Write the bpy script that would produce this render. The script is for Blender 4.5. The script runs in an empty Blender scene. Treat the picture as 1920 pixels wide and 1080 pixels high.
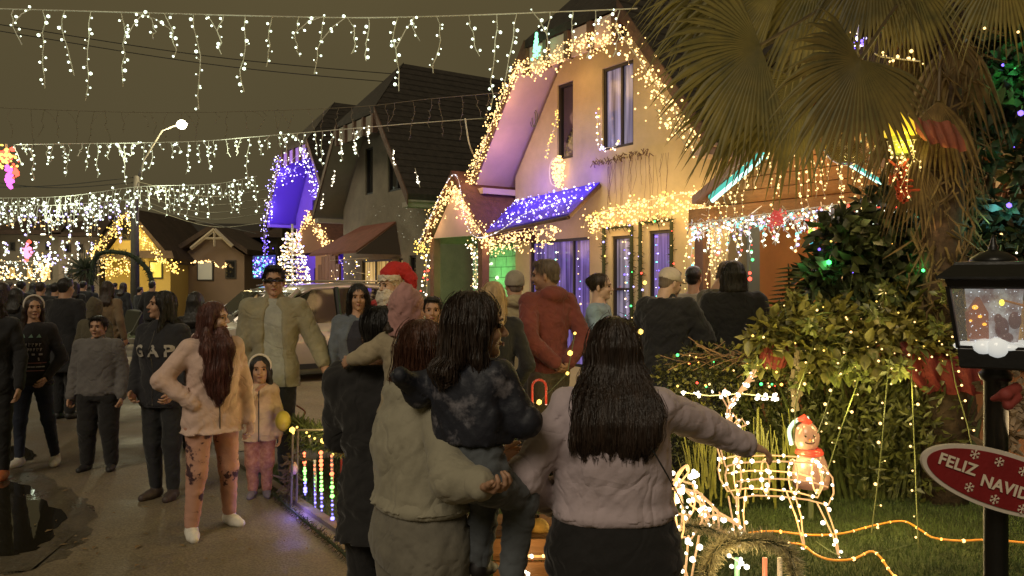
import bpy, bmesh, math, random
import numpy as np
from mathutils import Vector, Matrix, Euler
from mathutils.bvhtree import BVHTree
random.seed(7); np.random.seed(7)
R = math.radians
SC = bpy.context.scene
COL = SC.collection
# ---------------------------------------------------------------- camera, world, sun, exposure
FPX, HOR, CH = 1500.0, 530.0, 1.7
cam_d = bpy.data.cameras.new('camera'); cam = bpy.data.objects.new('camera', cam_d); COL.objects.link(cam)
cam.location = (0, 0, CH); cam.rotation_euler = (R(90), 0, 0)
cam_d.sensor_width = 36; cam_d.lens = 36*FPX/1920; cam_d.shift_y = -(540-HOR)/1920
cam_d.clip_start = .05; cam_d.clip_end = 2000
SC.camera = cam
W = bpy.data.worlds.new('World'); SC.world = W; W.use_nodes = True
wn = W.node_tree; bgn = wn.nodes['Background']
tc = wn.nodes.new('ShaderNodeTexCoord'); sp = wn.nodes.new('ShaderNodeSeparateXYZ')
rp = wn.nodes.new('ShaderNodeValToRGB'); rp.color_ramp.elements[0].position = .0; rp.color_ramp.elements[1].position = .55
rp.color_ramp.elements[0].color = (.052, .042, .022, 1); rp.color_ramp.elements[1].color = (.074, .057, .024, 1)
wns = wn.nodes.new('ShaderNodeTexNoise'); wns.inputs['Scale'].default_value = 2.2; wns.inputs['Detail'].default_value = 3
mx = wn.nodes.new('ShaderNodeMix'); mx.data_type = 'RGBA'; mx.blend_type = 'MULTIPLY'; mx.inputs[0].default_value = .35
wn.links.new(tc.outputs['Generated'], sp.inputs[0]); wn.links.new(sp.outputs[2], rp.inputs[0]); wn.links.new(tc.outputs['Generated'], wns.inputs['Vector'])
wn.links.new(rp.outputs[0], mx.inputs[6]); wn.links.new(wns.outputs[0], mx.inputs[7]); wn.links.new(mx.outputs[2], bgn.inputs[0])
bgn.inputs[1].default_value = 1.55
sun_d = bpy.data.lights.new('sun', 'SUN'); sun = bpy.data.objects.new('sun', sun_d); COL.objects.link(sun)
sun_d.energy = .95; sun_d.angle = R(25); sun_d.color = (1, .86, .66)
sun.rotation_euler = (R(52), 0, R(-24))
SC.view_settings.view_transform = 'Standard'; SC.view_settings.look = 'None'
SC.view_settings.exposure = .22; SC.view_settings.gamma = 1; SC.view_settings.use_curve_mapping = False
SC.render.engine = 'CYCLES'
cy = SC.cycles; cy.use_denoising = True; cy.sample_clamp_indirect = 1.5; cy.sample_clamp_direct = 0
cy.max_bounces = 5; cy.diffuse_bounces = 2; cy.glossy_bounces = 3; cy.transmission_bounces = 4; cy.transparent_max_bounces = 8
cy.caustics_reflective = False; cy.caustics_refractive = False
try: cy.use_light_tree = True
except Exception: pass
# ---------------------------------------------------------------- geometry of the place
UX, UY = -.558, .830          # along the street, away from the camera
NX, NY = .830, .558           # across it, towards the houses on the right
def S(s, t, z=0): return Vector((s*UX+t*NX, s*UY+t*NY, z))
def P(px, py, Y): return Vector(((px-960)/FPX*Y, Y, CH+(HOR-py)/FPX*Y))
def PT(px, py, t):
    a = (px-960)/FPX; y = t/(NX*a+NY); return P(px, py, y)
def st(px, py, t):
    p = PT(px, py, t); return (p.x*UX+p.y*UY, p.z)
def G(px, py, z=0):
    y = (CH-z)*FPX/(py-HOR); return Vector(((px-960)/FPX*y, y, z))
# ---------------------------------------------------------------- materials
MATS = {}
def mat(name, c, rough=.7, metal=0, var=0, vs=6, bump=0, bs=60, coat=0, stretch=None, spec=None, c2=None, sheen=0):
    if name in MATS: return MATS[name]
    m = bpy.data.materials.new(name); m.use_nodes = True; nt = m.node_tree; b = nt.nodes['Principled BSDF']
    b.inputs['Base Color'].default_value = (*c, 1); b.inputs['Roughness'].default_value = rough; b.inputs['Metallic'].default_value = metal
    b.inputs['Coat Weight'].default_value = coat
    if sheen: b.inputs['Sheen Weight'].default_value = sheen
    if spec is not None: b.inputs['Specular IOR Level'].default_value = spec
    if var or bump or c2:
        t = nt.nodes.new('ShaderNodeTexCoord'); mp = nt.nodes.new('ShaderNodeMapping'); nt.links.new(t.outputs['Object'], mp.inputs[0])
        if stretch: mp.inputs['Scale'].default_value = stretch
    if var or c2:
        n = nt.nodes.new('ShaderNodeTexNoise'); n.inputs['Scale'].default_value = vs; n.inputs['Detail'].default_value = 6; n.inputs['Roughness'].default_value = .65
        nt.links.new(mp.outputs[0], n.inputs['Vector'])
        r = nt.nodes.new('ShaderNodeValToRGB'); r.color_ramp.elements[0].position = .32; r.color_ramp.elements[1].position = .68
        a = c2 or tuple(x*(1-var) for x in c); bb = c if c2 else tuple(min(1, x*(1+var)) for x in c)
        r.color_ramp.elements[0].color = (*a, 1); r.color_ramp.elements[1].color = (*bb, 1)
        nt.links.new(n.outputs[0], r.inputs[0]); nt.links.new(r.outputs[0], b.inputs['Base Color'])
    if bump:
        n2 = nt.nodes.new('ShaderNodeTexNoise'); n2.inputs['Scale'].default_value = bs; n2.inputs['Detail'].default_value = 4
        nt.links.new(mp.outputs[0], n2.inputs['Vector'])
        bm_ = nt.nodes.new('ShaderNodeBump'); bm_.inputs['Strength'].default_value = bump; bm_.inputs['Distance'].default_value = .02
        nt.links.new(n2.outputs[0], bm_.inputs['Height']); nt.links.new(bm_.outputs[0], b.inputs['Normal'])
    MATS[name] = m; return m
def glow(name, c, s, sample=False):
    if name in MATS: return MATS[name]
    m = bpy.data.materials.new(name); m.use_nodes = True; nt = m.node_tree
    nt.nodes.remove(nt.nodes['Principled BSDF']); e = nt.nodes.new('ShaderNodeEmission')
    e.inputs[0].default_value = (*c, 1); e.inputs[1].default_value = s
    nt.links.new(e.outputs[0], nt.nodes['Material Output'].inputs[0])
    m.cycles.emission_sampling = 'AUTO' if sample else 'NONE'
    MATS[name] = m; return m
def cloth(name, c, var=.18, rough=.9, bump=.16):
    if name in MATS: return MATS[name]
    m = mat(name, c, rough, var=var, vs=9, bump=bump, bs=45, sheen=.15); nt = m.node_tree; L = nt.links.new; b = nt.nodes['Principled BSDF']
    old = b.inputs['Normal'].links[0].from_node; mp = nt.nodes['Mapping']
    n = nt.nodes.new('ShaderNodeTexNoise'); n.inputs['Scale'].default_value = 5.2; n.inputs['Detail'].default_value = 2.5; n.inputs['Distortion'].default_value = .7
    s1 = nt.nodes.new('ShaderNodeMath'); s1.operation = 'SUBTRACT'; s1.inputs[1].default_value = .5; s2 = nt.nodes.new('ShaderNodeMath'); s2.operation = 'ABSOLUTE'; s3 = nt.nodes.new('ShaderNodeMath'); s3.operation = 'MINIMUM'; s3.inputs[1].default_value = .07
    bp = nt.nodes.new('ShaderNodeBump'); bp.inputs['Strength'].default_value = .40; bp.inputs['Distance'].default_value = .15
    L(mp.outputs[0], n.inputs['Vector']); L(n.outputs[0], s1.inputs[0]); L(s1.outputs[0], s2.inputs[0]); L(s2.outputs[0], s3.inputs[0]); L(s3.outputs[0], bp.inputs['Height']); L(old.outputs[0], bp.inputs['Normal']); L(bp.outputs[0], b.inputs['Normal'])
    return m
# ---------------------------------------------------------------- object helpers
def tag(o, label=None, cat=None, group=None, kind=None):
    if label: o['label'] = label
    if cat: o['category'] = cat
    if group: o['group'] = group
    if kind: o['kind'] = kind
    return o
def empty(name, loc=(0, 0, 0), label=None, cat=None, group=None, rz=0):
    o = bpy.data.objects.new(name, None); COL.objects.link(o); o.location = loc; o.rotation_euler = (0, 0, rz)
    o.empty_display_size = .2
    return tag(o, label, cat, group)
def wmat(o):
    m = Matrix.Translation(o.location) @ o.rotation_euler.to_matrix().to_4x4()
    return (wmat(o.parent) @ m) if o.parent else m
def link(name, me, m=None, parent=None, world=True, smooth=False, kind=None, label=None):
    """WORLD: the mesh is in world coordinates and is moved into the parent's frame"""
    if m is not None: me.materials.clear(); me.materials.append(m)
    o = bpy.data.objects.new(name, me); COL.objects.link(o)
    if parent is not None:
        if world: me.transform(wmat(parent).inverted())
        o.parent = parent
    if smooth: me.polygons.foreach_set('use_smooth', [True]*len(me.polygons))
    if kind: o['kind'] = kind
    if label: o['label'] = label
    return o
def arr_mesh(name, V, F):
    """V (n,3), F (m,k) arrays"""
    V = np.asarray(V, dtype=np.float32); F = np.asarray(F, dtype=np.int32)
    me = bpy.data.meshes.new(name); k = F.shape[1]
    me.vertices.add(len(V)); me.vertices.foreach_set('co', V.ravel())
    me.loops.add(F.size); me.loops.foreach_set('vertex_index', F.ravel())
    me.polygons.add(len(F)); me.polygons.foreach_set('loop_start', np.arange(0, F.size, k, dtype=np.int32))
    me.update(calc_edges=True); me.validate(); return me
class MB:
    """collects shapes in world coordinates into one mesh"""
    def __init__(s): s.v = []; s.f = []
    def add(s, V, F):
        o = len(s.v); s.v += [tuple(p) for p in V]; s.f += [tuple(i+o for i in f) for f in F]; return s
    def box(s, lo, hi, M=None):
        c = [Vector((x, y, z)) for x in (lo[0], hi[0]) for y in (lo[1], hi[1]) for z in (lo[2], hi[2])]
        if M: c = [M @ p for p in c]
        return s.add(c, [(0, 1, 3, 2), (4, 6, 7, 5), (0, 4, 5, 1), (2, 3, 7, 6), (0, 2, 6, 4), (1, 5, 7, 3)])
    def sbox(s, s0, s1, t0, t1, z0, z1):
        c = [S(a, b, z) for a in (s0, s1) for b in (t0, t1) for z in (z0, z1)]
        return s.add(c, [(0, 1, 3, 2), (4, 6, 7, 5), (0, 4, 5, 1), (2, 3, 7, 6), (0, 2, 6, 4), (1, 5, 7, 3)])
    def prism(s, A, off):
        n = len(A); off = Vector(off); B = [Vector(p)+off for p in A]
        F = [tuple(range(n)), tuple(range(2*n-1, n-1, -1))] + [(i, i+n, (i+1) % n+n, (i+1) % n) for i in range(n)]
        return s.add([Vector(p) for p in A]+B, F)
    def tube(s, pts, r, n=6, cap=True):
        pts = [Vector(p) for p in pts]; rs = r if isinstance(r, (list, tuple)) else [r]*len(pts)
        V = []; F = []; up = Vector((0, 0, 1)); prev = None
        for i, p in enumerate(pts):
            d = (pts[min(i+1, len(pts)-1)]-pts[max(i-1, 0)])
            d = d.normalized() if d.length > 1e-9 else Vector((0, 0, 1))
            if prev is None: a = d.cross(up if abs(d.z) < .9 else Vector((1, 0, 0))).normalized()
            else:
                a = prev-d*prev.dot(d); a = a.normalized() if a.length > 1e-6 else d.orthogonal().normalized()
            prev = a; b = d.cross(a)
            for k in range(n):
                t = 2*math.pi*k/n; V.append(p+(a*math.cos(t)+b*math.sin(t))*rs[i])
        for i in range(len(pts)-1):
            for k in range(n):
                F.append((i*n+k, i*n+(k+1) % n, (i+1)*n+(k+1) % n, (i+1)*n+k))
        if cap and n > 2: F.append(tuple(range(n-1, -1, -1))); F.append(tuple((len(pts)-1)*n+k for k in range(n)))
        return s.add(V, F)
    def ball(s, c, r, M=None, nu=12, nv=8):
        rr = r if isinstance(r, (tuple, list)) else (r, r, r); c = Vector(c); V = []; F = []
        for i in range(1, nv):
            for k in range(nu):
                a = math.pi*i/nv; b = 2*math.pi*k/nu
                p = Vector((math.sin(a)*math.cos(b)*rr[0], math.sin(a)*math.sin(b)*rr[1], math.cos(a)*rr[2]))
                V.append(c+(M @ p if M else p))
        q = Vector((0, 0, rr[2])); V.append(c+(M @ q if M else q)); V.append(c-(M @ q if M else q))
        T = len(V)-2
        for i in range(nv-2):
            for k in range(nu): F.append((i*nu+k, (i+1)*nu+k, (i+1)*nu+(k+1) % nu, i*nu+(k+1) % nu))
        for k in range(nu):
            F.append((T, k, (k+1) % nu)); F.append((T+1, (nv-2)*nu+(k+1) % nu, (nv-2)*nu+k))
        return s.add(V, F)
    def lathe(s, c, prof, n=16, M=None):
        c = Vector(c); V = []; F = []
        for r, z in prof:
            for k in range(n):
                a = 2*math.pi*k/n; p = Vector((r*math.cos(a), r*math.sin(a), z)); V.append(c+(M @ p if M else p))
        for i in range(len(prof)-1):
            for k in range(n): F.append((i*n+k, i*n+(k+1) % n, (i+1)*n+(k+1) % n, (i+1)*n+k))
        F.append(tuple(range(n-1, -1, -1))); F.append(tuple((len(prof)-1)*n+k for k in range(n)))
        return s.add(V, F)
    def mesh(s, name='m'):
        me = bpy.data.meshes.new(name); me.from_pydata(s.v, [], s.f); me.update(); return me
    def link(s, name, m, parent=None, smooth=False, kind=None, label=None, bevel=0):
        me = s.mesh(name)
        if bevel:
            bm = bmesh.new(); bm.from_mesh(me)
            bmesh.ops.bevel(bm, geom=bm.edges[:], offset=bevel, segments=2, affect='EDGES', profile=.6); bm.to_mesh(me); bm.free()
        return link(name, me, m, parent, smooth=smooth, kind=kind, label=label)
def solo(o, label, cat, group=None):
    """a thing that is one mesh: put its origin at its base"""
    me = o.data; n = len(me.vertices); co = np.empty(n*3, dtype=np.float32); me.vertices.foreach_get('co', co); co = co.reshape(-1, 3)
    c = Vector(((co[:, 0].min()+co[:, 0].max())/2, (co[:, 1].min()+co[:, 1].max())/2, co[:, 2].min()))
    me.transform(Matrix.Translation(-c)); o.location = c
    return tag(o, label, cat, group)
def setting(o, kind='structure'): o['kind'] = kind; return o
def point_light(name, loc, c, e, r=.12, parent=None):
    d = bpy.data.lights.new(name, 'POINT'); d.energy = e; d.color = c; d.shadow_soft_size = r
    o = bpy.data.objects.new(name, d); COL.objects.link(o); o.location = Vector(loc)
    if parent is not None: o.parent = parent; o.location = wmat(parent).inverted() @ Vector(loc)
    return o
def textmesh(s, size, bold=0, ext=0, align='CENTER', spacing=1.0):
    c = bpy.data.curves.new('lettering', 'FONT'); c.body = s; c.size = size; c.offset = bold; c.extrude = ext; c.align_x = align; c.align_y = 'CENTER'; c.space_character = spacing
    c.resolution_u = 3
    o = bpy.data.objects.new('lettering', c); COL.objects.link(o)
    dg = bpy.context.evaluated_depsgraph_get(); me = bpy.data.meshes.new_from_object(o.evaluated_get(dg))
    bpy.data.objects.remove(o); bpy.data.curves.remove(c); return me
# ---------------------------------------------------------------- bulbs and strings
ICO = None
def ico():
    global ICO
    if ICO is None:
        bm = bmesh.new(); bmesh.ops.create_icosphere(bm, subdivisions=1, radius=1); bm.verts.ensure_lookup_table()
        ICO = (np.array([v.co[:] for v in bm.verts], dtype=np.float32), np.array([[v.index for v in f.verts] for f in bm.faces], dtype=np.int32)); bm.free()
    return ICO
def bulbs(pts, r, m, parent=None, name='bulbs'):
    if not len(pts): return None
    V0, F0 = ico(); pts = np.array([tuple(p) for p in pts], dtype=np.float32); n = len(pts)
    rr = r*np.random.choice([.55, .75, .9, 1.05, 1.35], (n, 1, 1)).astype(np.float32)
    V = (V0[None]*rr+pts[:, None, :]).reshape(-1, 3); F = (F0[None]+(np.arange(n)*len(V0))[:, None, None]).reshape(-1, 3)
    return link(name, arr_mesh(name, V, F), m, parent, kind='stuff')
def bulbs_mix(pts, r, mats, parent, name='bulbs'):
    L = [[] for _ in mats]
    for p in pts: L[random.randrange(len(mats))].append(p)
    for l, m in zip(L, mats): bulbs(l, r, m, parent, name)
def catmull(pts, n=8):
    pts = [Vector(p) for p in pts]; Q = [pts[0]*2-pts[1]]+pts+[pts[-1]*2-pts[-2]]; out = []
    for i in range(1, len(Q)-2):
        a, b, c, d = Q[i-1:i+3]
        for k in range(n):
            t = k/n; out.append(.5*((2*b)+(c-a)*t+(2*a-5*b+4*c-d)*t*t+(3*b-a-3*c+d)*t**3))
    out.append(pts[-1]); return out
def along(path, step):
    """points every STEP metres"""
    out = []; acc = 0
    for a, b in zip(path[:-1], path[1:]):
        L = (b-a).length
        while acc <= L and L > 0: out.append(a.lerp(b, acc/L)); acc += step
        acc -= L
    return out
MW = {}
def init_glow():
    MW['cool'] = glow('bulb_cool_white', (.86, 1, .74), 3.2); MW['warm'] = glow('bulb_warm_white', (1, .60, .21), 3.0)
    MW['amber'] = glow('bulb_amber', (1, .40, .07), 4.5); MW['blue'] = glow('bulb_blue', (.20, .12, 1), 3); MW['white'] = glow('bulb_white', (1, .90, .68), 4)
    MW['green'] = glow('bulb_green', (.08, 1, .2), 3.5); MW['red'] = glow('bulb_red', (1, .07, .04), 4); MW['lav'] = glow('bulb_lavender', (.5, .42, 1), 3.2)
    MW['gold'] = glow('bulb_gold', (1, .62, .12), 2.6); MW['teal'] = glow('bulb_teal', (.15, .95, .75), 3)
init_glow()
WIRE = mat('string_wire', (.70, .68, .55), .6); DWIRE = mat('string_wire_dark', (.12, .15, .07), .6)  # string_wire is kept pale to stand in for light from its bulbs
def strandline(p, L, wob=.035, n=7):
    x = 0; y = 0; out = []
    for i in range(n+1):
        out.append(p+Vector((x, y, -L*i/n))); x += random.uniform(-wob, wob); y += random.uniform(-wob, wob)*.6
    return out
def icicle_string(path, label, gap=.25, drop=(.25, .8), br=.012, bstep=.09, m='cool', wr=.004, lit=1.0, group=None, side=.03, fork=.25, tmax=None, wire=None, name='icicle_light_string', cat='string lights', lights=0, le=4, lc=(1, .9, .7), on_wire=0):
    root = empty(name, path[len(path)//2], label, cat, group)
    w = MB(); w.tube(path, wr*1.2, 4); B = []
    for p in along(path, gap):
        p = p.copy()+Vector((random.uniform(-.3, .3)*gap, 0, 0))
        L = random.uniform(*drop)*random.choice((.6, 1, 1, 1.15)); ln = strandline(p, L)
        w.tube(ln, wr, 3, cap=False)
        pts = along(ln, bstep)[1:]
        if random.random() < fork:
            q = p+Vector((random.uniform(.6, 1.0)*gap*random.choice((-1, 1)), 0, 0)); e = ln[3]
            l2 = [q, q.lerp(e, .5)+Vector((0, 0, .03)), e]; w.tube(l2, wr, 3, cap=False); pts += along(l2, bstep)
        if random.random() < lit:
            for b in pts:
                o = b+Vector((random.choice((-1, 1))*random.uniform(.3, 1)*side, 0, random.uniform(-.4, .4)*bstep))
                B.append(o)
                if side > .02: w.tube([b, o], wr*.8, 3, cap=False)
        else:
            for b in pts: w.tube([b, b+Vector((random.choice((-1, 1))*side*.8, 0, .01))], wr*1.1, 3, cap=False)
    if on_wire:
        for p in along(path, on_wire): B.append(p+Vector((0, 0, random.uniform(-.02, .02))))
    w.link('wire', wire or WIRE, root)
    if isinstance(m, (list, tuple)): bulbs_mix(B, br, [MW[k] for k in m], root)
    else: bulbs(B, br, MW[m], root)
    if lights:
        pp = along(path, max(.01, sum((b-a).length for a, b in zip(path[:-1], path[1:]))/lights))[:lights]
        for p in pp: point_light('string_glow', p+Vector((0, -.15, -.25)), lc, le, .25, root)
    return root
def verge_string(path, label, n, jit=(.1, .1, .1), br=.013, m='warm', group=None, down=0, lights=0, le=5, lc=(1, .6, .25), loff=(0, 0, 0), extra=None, name='light_string', power=1):
    """thickly bunched bulbs along a line"""
    root = empty(name, path[len(path)//2], label, 'string lights', group)
    w = MB(); path = [Vector(p) for p in path]; w.tube(path, .006, 4)
    cum = [0]
    for a, b in zip(path[:-1], path[1:]): cum.append(cum[-1]+(b-a).length)
    B = []
    for i in range(n):
        d = random.uniform(0, cum[-1]); k = next(j for j in range(1, len(cum)) if cum[j] >= d-1e-9); q = path[k-1].lerp(path[k], (d-cum[k-1])/max(1e-9, cum[k]-cum[k-1]))
        B.append(q+Vector((random.gauss(0, 1)*jit[0], random.gauss(0, 1)*jit[1], random.gauss(0, 1)*jit[2]-down*random.random()**power)))
    for i in range(0, n-1, 7):
        a, b = B[i], min((B[j] for j in range(i+1, min(n, i+40))), key=lambda q: (q-B[i]).length, default=B[i]); w.tube([a, b], .002, 3, cap=False)
    w.link('wire', WIRE, root)
    if extra: B += extra
    if isinstance(m, (list, tuple)): bulbs_mix(B, br, [MW[k] for k in m], root)
    else: bulbs(B, br, MW[m], root)
    for i in range(lights):
        d = cum[-1]*(i+.5)/lights; k = next(j for j in range(1, len(cum)) if cum[j] >= d-1e-9); q = path[k-1].lerp(path[k], (d-cum[k-1])/max(1e-9, cum[k]-cum[k-1]))
        point_light('string_glow', q+Vector(loff)+Vector((0, 0, -down*.4)), lc, le, .2, root)
    return root
# ---------------------------------------------------------------- smooth solids: distance fields turned into one continuous mesh
class Sdf:
    def __init__(s): s.p = []
    def ell(s, c, r, Rm=None, k=None, sub=False):
        c = np.array(c, float); r = np.array(r, float); e = np.max(r)
        A = None if Rm is None else np.array(Rm.to_3x3() if hasattr(Rm, 'to_3x3') else Rm)
        def f(X):
            q = X-c
            if A is not None: q = q @ A
            k0 = np.sqrt(((q/r)**2).sum(-1)); k1 = np.sqrt(((q/(r*r))**2).sum(-1))+1e-9
            return k0*(k0-1)/k1
        s.p.append((f, c-e, c+e, k, sub)); return s
    def cone(s, a, b, ra, rb, k=None, flat=None):
        a = np.array(a, float); b = np.array(b, float); e = max(ra, rb)
        d = b-a; L2 = max(d.dot(d), 1e-12)
        def f(X):
            q = X-a; t = np.clip((q @ d)/L2, 0, 1); w = q-t[..., None]*d
            if flat is not None:
                fa, ff = np.array(flat[0], float), flat[1]; fa = fa/np.linalg.norm(fa); w = w+(w @ fa)[..., None]*fa*(ff-1)
            return np.sqrt((w*w).sum(-1))-(ra+(rb-ra)*t)
        s.p.append((f, np.minimum(a, b)-e, np.maximum(a, b)+e, k, False)); return s
    def chain(s, pts, rs, k=None):
        for i in range(len(pts)-1): s.cone(pts[i], pts[i+1], rs[i], rs[i+1], k)
        return s
    def loft(s, rows, k=None, sub=False, expo=2.3):
        """rows (z, cx, cy, rx, ry) rising"""
        rows = sorted(rows); A = np.array(rows, float)
        def f(X):
            z = X[..., 2]; g = [np.interp(z, A[:, 0], A[:, i]) for i in (1, 2, 3, 4)]
            q = (np.abs((X[..., 0]-g[0])/g[2])**expo+np.abs((X[..., 1]-g[1])/g[3])**expo)**(1/expo)
            d = (q-1)*np.minimum(g[2], g[3])
            return np.maximum(d, np.maximum(A[0, 0]-z, z-A[-1, 0]))
        lo = np.array([(A[:, 1]-A[:, 3]).min(), (A[:, 2]-A[:, 4]).min(), A[0, 0]]); hi = np.array([(A[:, 1]+A[:, 3]).max(), (A[:, 2]+A[:, 4]).max(), A[-1, 0]])
        s.p.append((f, lo, hi, k, sub)); return s
    def field(s, v, k, disp=None):
        pos = [q for q in s.p if not q[4]]
        lo = np.min([q[1] for q in pos], 0)-3*v-.01; hi = np.max([q[2] for q in pos], 0)+3*v+.01
        n = np.maximum(4, np.ceil((hi-lo)/v).astype(int)+1)
        ax = [lo[i]+v*np.arange(n[i]) for i in range(3)]
        D = np.full(n, 10., dtype=np.float64)
        for f, a, b, kk, sub in s.p:
            kk = kk or k; pad = kk+2.5*v+.012
            i0 = np.clip(((a-pad-lo)/v).astype(int), 0, n-1); i1 = np.clip(((b+pad-lo)/v).astype(int)+2, 1, n)
            if np.any(i1 <= i0): continue
            sl = tuple(slice(i0[i], i1[i]) for i in range(3))
            X = np.stack(np.meshgrid(*[ax[i][sl[i]] for i in range(3)], indexing='ij'), -1)
            d = f(X); o = D[sl]
            if sub:
                h = np.clip(.5-.5*(o+d)/kk, 0, 1); D[sl] = o*(1-h)-d*h+kk*h*(1-h)
            else:
                h = np.clip(.5+.5*(d-o)/kk, 0, 1); D[sl] = d*(1-h)+o*h-kk*h*(1-h)
        if disp is not None:
            X = np.stack(np.meshgrid(*ax, indexing='ij'), -1); D = D+disp(X)
        D[0] = D[-1] = 1; D[:, 0] = D[:, -1] = 1; D[:, :, 0] = D[:, :, -1] = 1
        return D, lo
    def arrays(s, v, k=.02, disp=None):
        D, org = s.field(v, k, disp); return nets(D, org, v)
def nets(D, org, v):
    Sg = D < 0; nx, ny, nz = D.shape
    cs = (nx-1, ny-1, nz-1); acc = np.zeros(cs+(3,)); cnt = np.zeros(cs)
    cr = []
    for a in range(3):
        lo = [slice(None)]*3; hi = [slice(None)]*3; lo[a] = slice(0, -1); hi[a] = slice(1, None); lo = tuple(lo); hi = tuple(hi)
        c = Sg[lo] != Sg[hi]; den = D[lo]-D[hi]; t = np.where(c, D[lo]/np.where(np.abs(den) < 1e-12, 1, den), 0); cr.append(c)
        o = [i for i in range(3) if i != a]
        for d1 in (0, 1):
            for d2 in (0, 1):
                sl = [slice(None)]*3; sl[o[0]] = slice(d1, D.shape[o[0]]-1+d1); sl[o[1]] = slice(d2, D.shape[o[1]]-1+d2); sl = tuple(sl)
                cc = c[sl]; acc[..., a] += np.where(cc, t[sl], 0); acc[..., o[0]] += d1*cc; acc[..., o[1]] += d2*cc; cnt += cc
    m = cnt > 0; idx = np.full(cs, -1, dtype=np.int64); idx[m] = np.arange(m.sum())
    cell = np.argwhere(m); V = org+v*(cell+acc[m]/cnt[m][:, None])
    F = []
    for a in range(3):
        c = cr[a]; o = [i for i in range(3) if i != a]
        w = np.argwhere(c); ok = np.ones(len(w), bool)
        for i in o: ok &= (w[:, i] >= 1) & (w[:, i] <= D.shape[i]-2)
        w = w[ok]
        if not len(w): continue
        def at(d1, d2):
            q = w.copy(); q[:, o[0]] += d1; q[:, o[1]] += d2; return idx[q[:, 0], q[:, 1], q[:, 2]]
        q = np.stack([at(-1, -1), at(0, -1), at(0, 0), at(-1, 0)], 1)
        ins = Sg[w[:, 0], w[:, 1], w[:, 2]]
        if a == 1: ins = ~ins
        q[~ins] = q[~ins][:, ::-1]; F.append(q)
    return V, np.concatenate(F)
def joinarr(L):
    V = []; F = []; o = 0
    for v, f in L: V.append(v); F.append(f+o); o += len(v)
    return np.concatenate(V), np.concatenate(F)
def xf(VF, M):
    A = np.array(M); return VF[0] @ A[:3, :3].T+A[:3, 3], VF[1]
def folds(amp, wl, seed, zs=1.0):
    r = np.random.RandomState(seed); K = [(r.normal(size=3)*np.array([1, 1, zs])*6.28/wl/1.3, r.uniform(0, 6)) for _ in range(4)]
    def f(X):
        w = 0
        for i, (k, p) in enumerate(K):
            s_ = np.sin(X @ k+p+1.6*np.sin(X @ k[::-1]*.55+p))
            w = w+(.45*s_ if i < 2 else 1.0*(1-np.abs(s_))**3-.17)
        return amp*w
    return f
# ---------------------------------------------------------------- people
SKIN = {'a': mat('skin', (.42, .24, .15), .55, var=.08, vs=30), 'b': mat('skin_light', (.55, .36, .26), .55, var=.08, vs=30), 'd': mat('skin_tan', (.30, .165, .10), .55, var=.08, vs=30)}
HAIRM = {'black': mat('hair_black', (.010, .008, .007), .42, var=.5, vs=30, bump=.6, bs=90, stretch=(1, 1, .06)),
         'dark': mat('hair_dark_brown', (.028, .016, .010), .45, var=.5, vs=30, bump=.6, bs=90, stretch=(1, 1, .06)),
         'brown': mat('hair_brown', (.085, .035, .02), .42, var=.5, vs=30, bump=.6, bs=90, stretch=(1, 1, .06)),
         'auburn': mat('hair_auburn', (.10, .035, .026), .42, var=.5, vs=30, bump=.6, bs=90, stretch=(1, 1, .06)),
         'blonde': mat('hair_blonde', (.45, .32, .17), .5, var=.35, vs=30, bump=.6, bs=90, stretch=(1, 1, .06)),
         'grey': mat('hair_grey', (.16, .12, .09), .6, var=.3, vs=30, bump=.5, bs=90, stretch=(1, 1, .06))}
EYEW = mat('eye', (.015, .009, .006), .2); LIP = mat('lip', (.26, .085, .07), .5)
def head_sdf(fem=True, ear=True):
    s = Sdf(); s.ell((0, .012, .032), (.073, .092, .084)); s.ell((0, -.018, -.035), (.056 if fem else .061, .068, .076))
    s.ell((0, -.064, -.094), (.022 if fem else .027, .02, .017), k=.02)
    s.ell((0, -.074, .026), (.045, .018, .012), k=.02)
    for q in (-1, 1): s.ell((.034*q, -.062, -.03), (.021, .02, .02), k=.02)
    s.cone((0, -.084, .008), (0, -.104, -.026), .008, .0125, k=.01)
    for q in (-1, 1): s.ell((.010*q, -.094, -.031), (.007, .009, .006), k=.006)
    s.ell((0, -.084, -.060), (.021, .010, .008), k=.008)
    if ear:
        for q in (-1, 1): s.ell((.075*q, .014, -.012), (.008, .017, .029), k=.006)
    for q in (-1, 1): s.ell((.031*q, -.090, .004), (.015, .013, .009), k=.012, sub=True)
    s.ell((0, -.097, -.0605), (.019, .008, .0016), k=.003, sub=True)
    s.cone((0, .022, -.06), (0, .035, -.17), .052 if fem else .06, .056 if fem else .066, k=.03)
    return s
HEADC = {}
def head_arr(fem, v, ear=True):
    key = (fem, v, ear)
    if key not in HEADC: HEADC[key] = head_sdf(fem, ear).arrays(v, .018)
    return HEADC[key]
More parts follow.
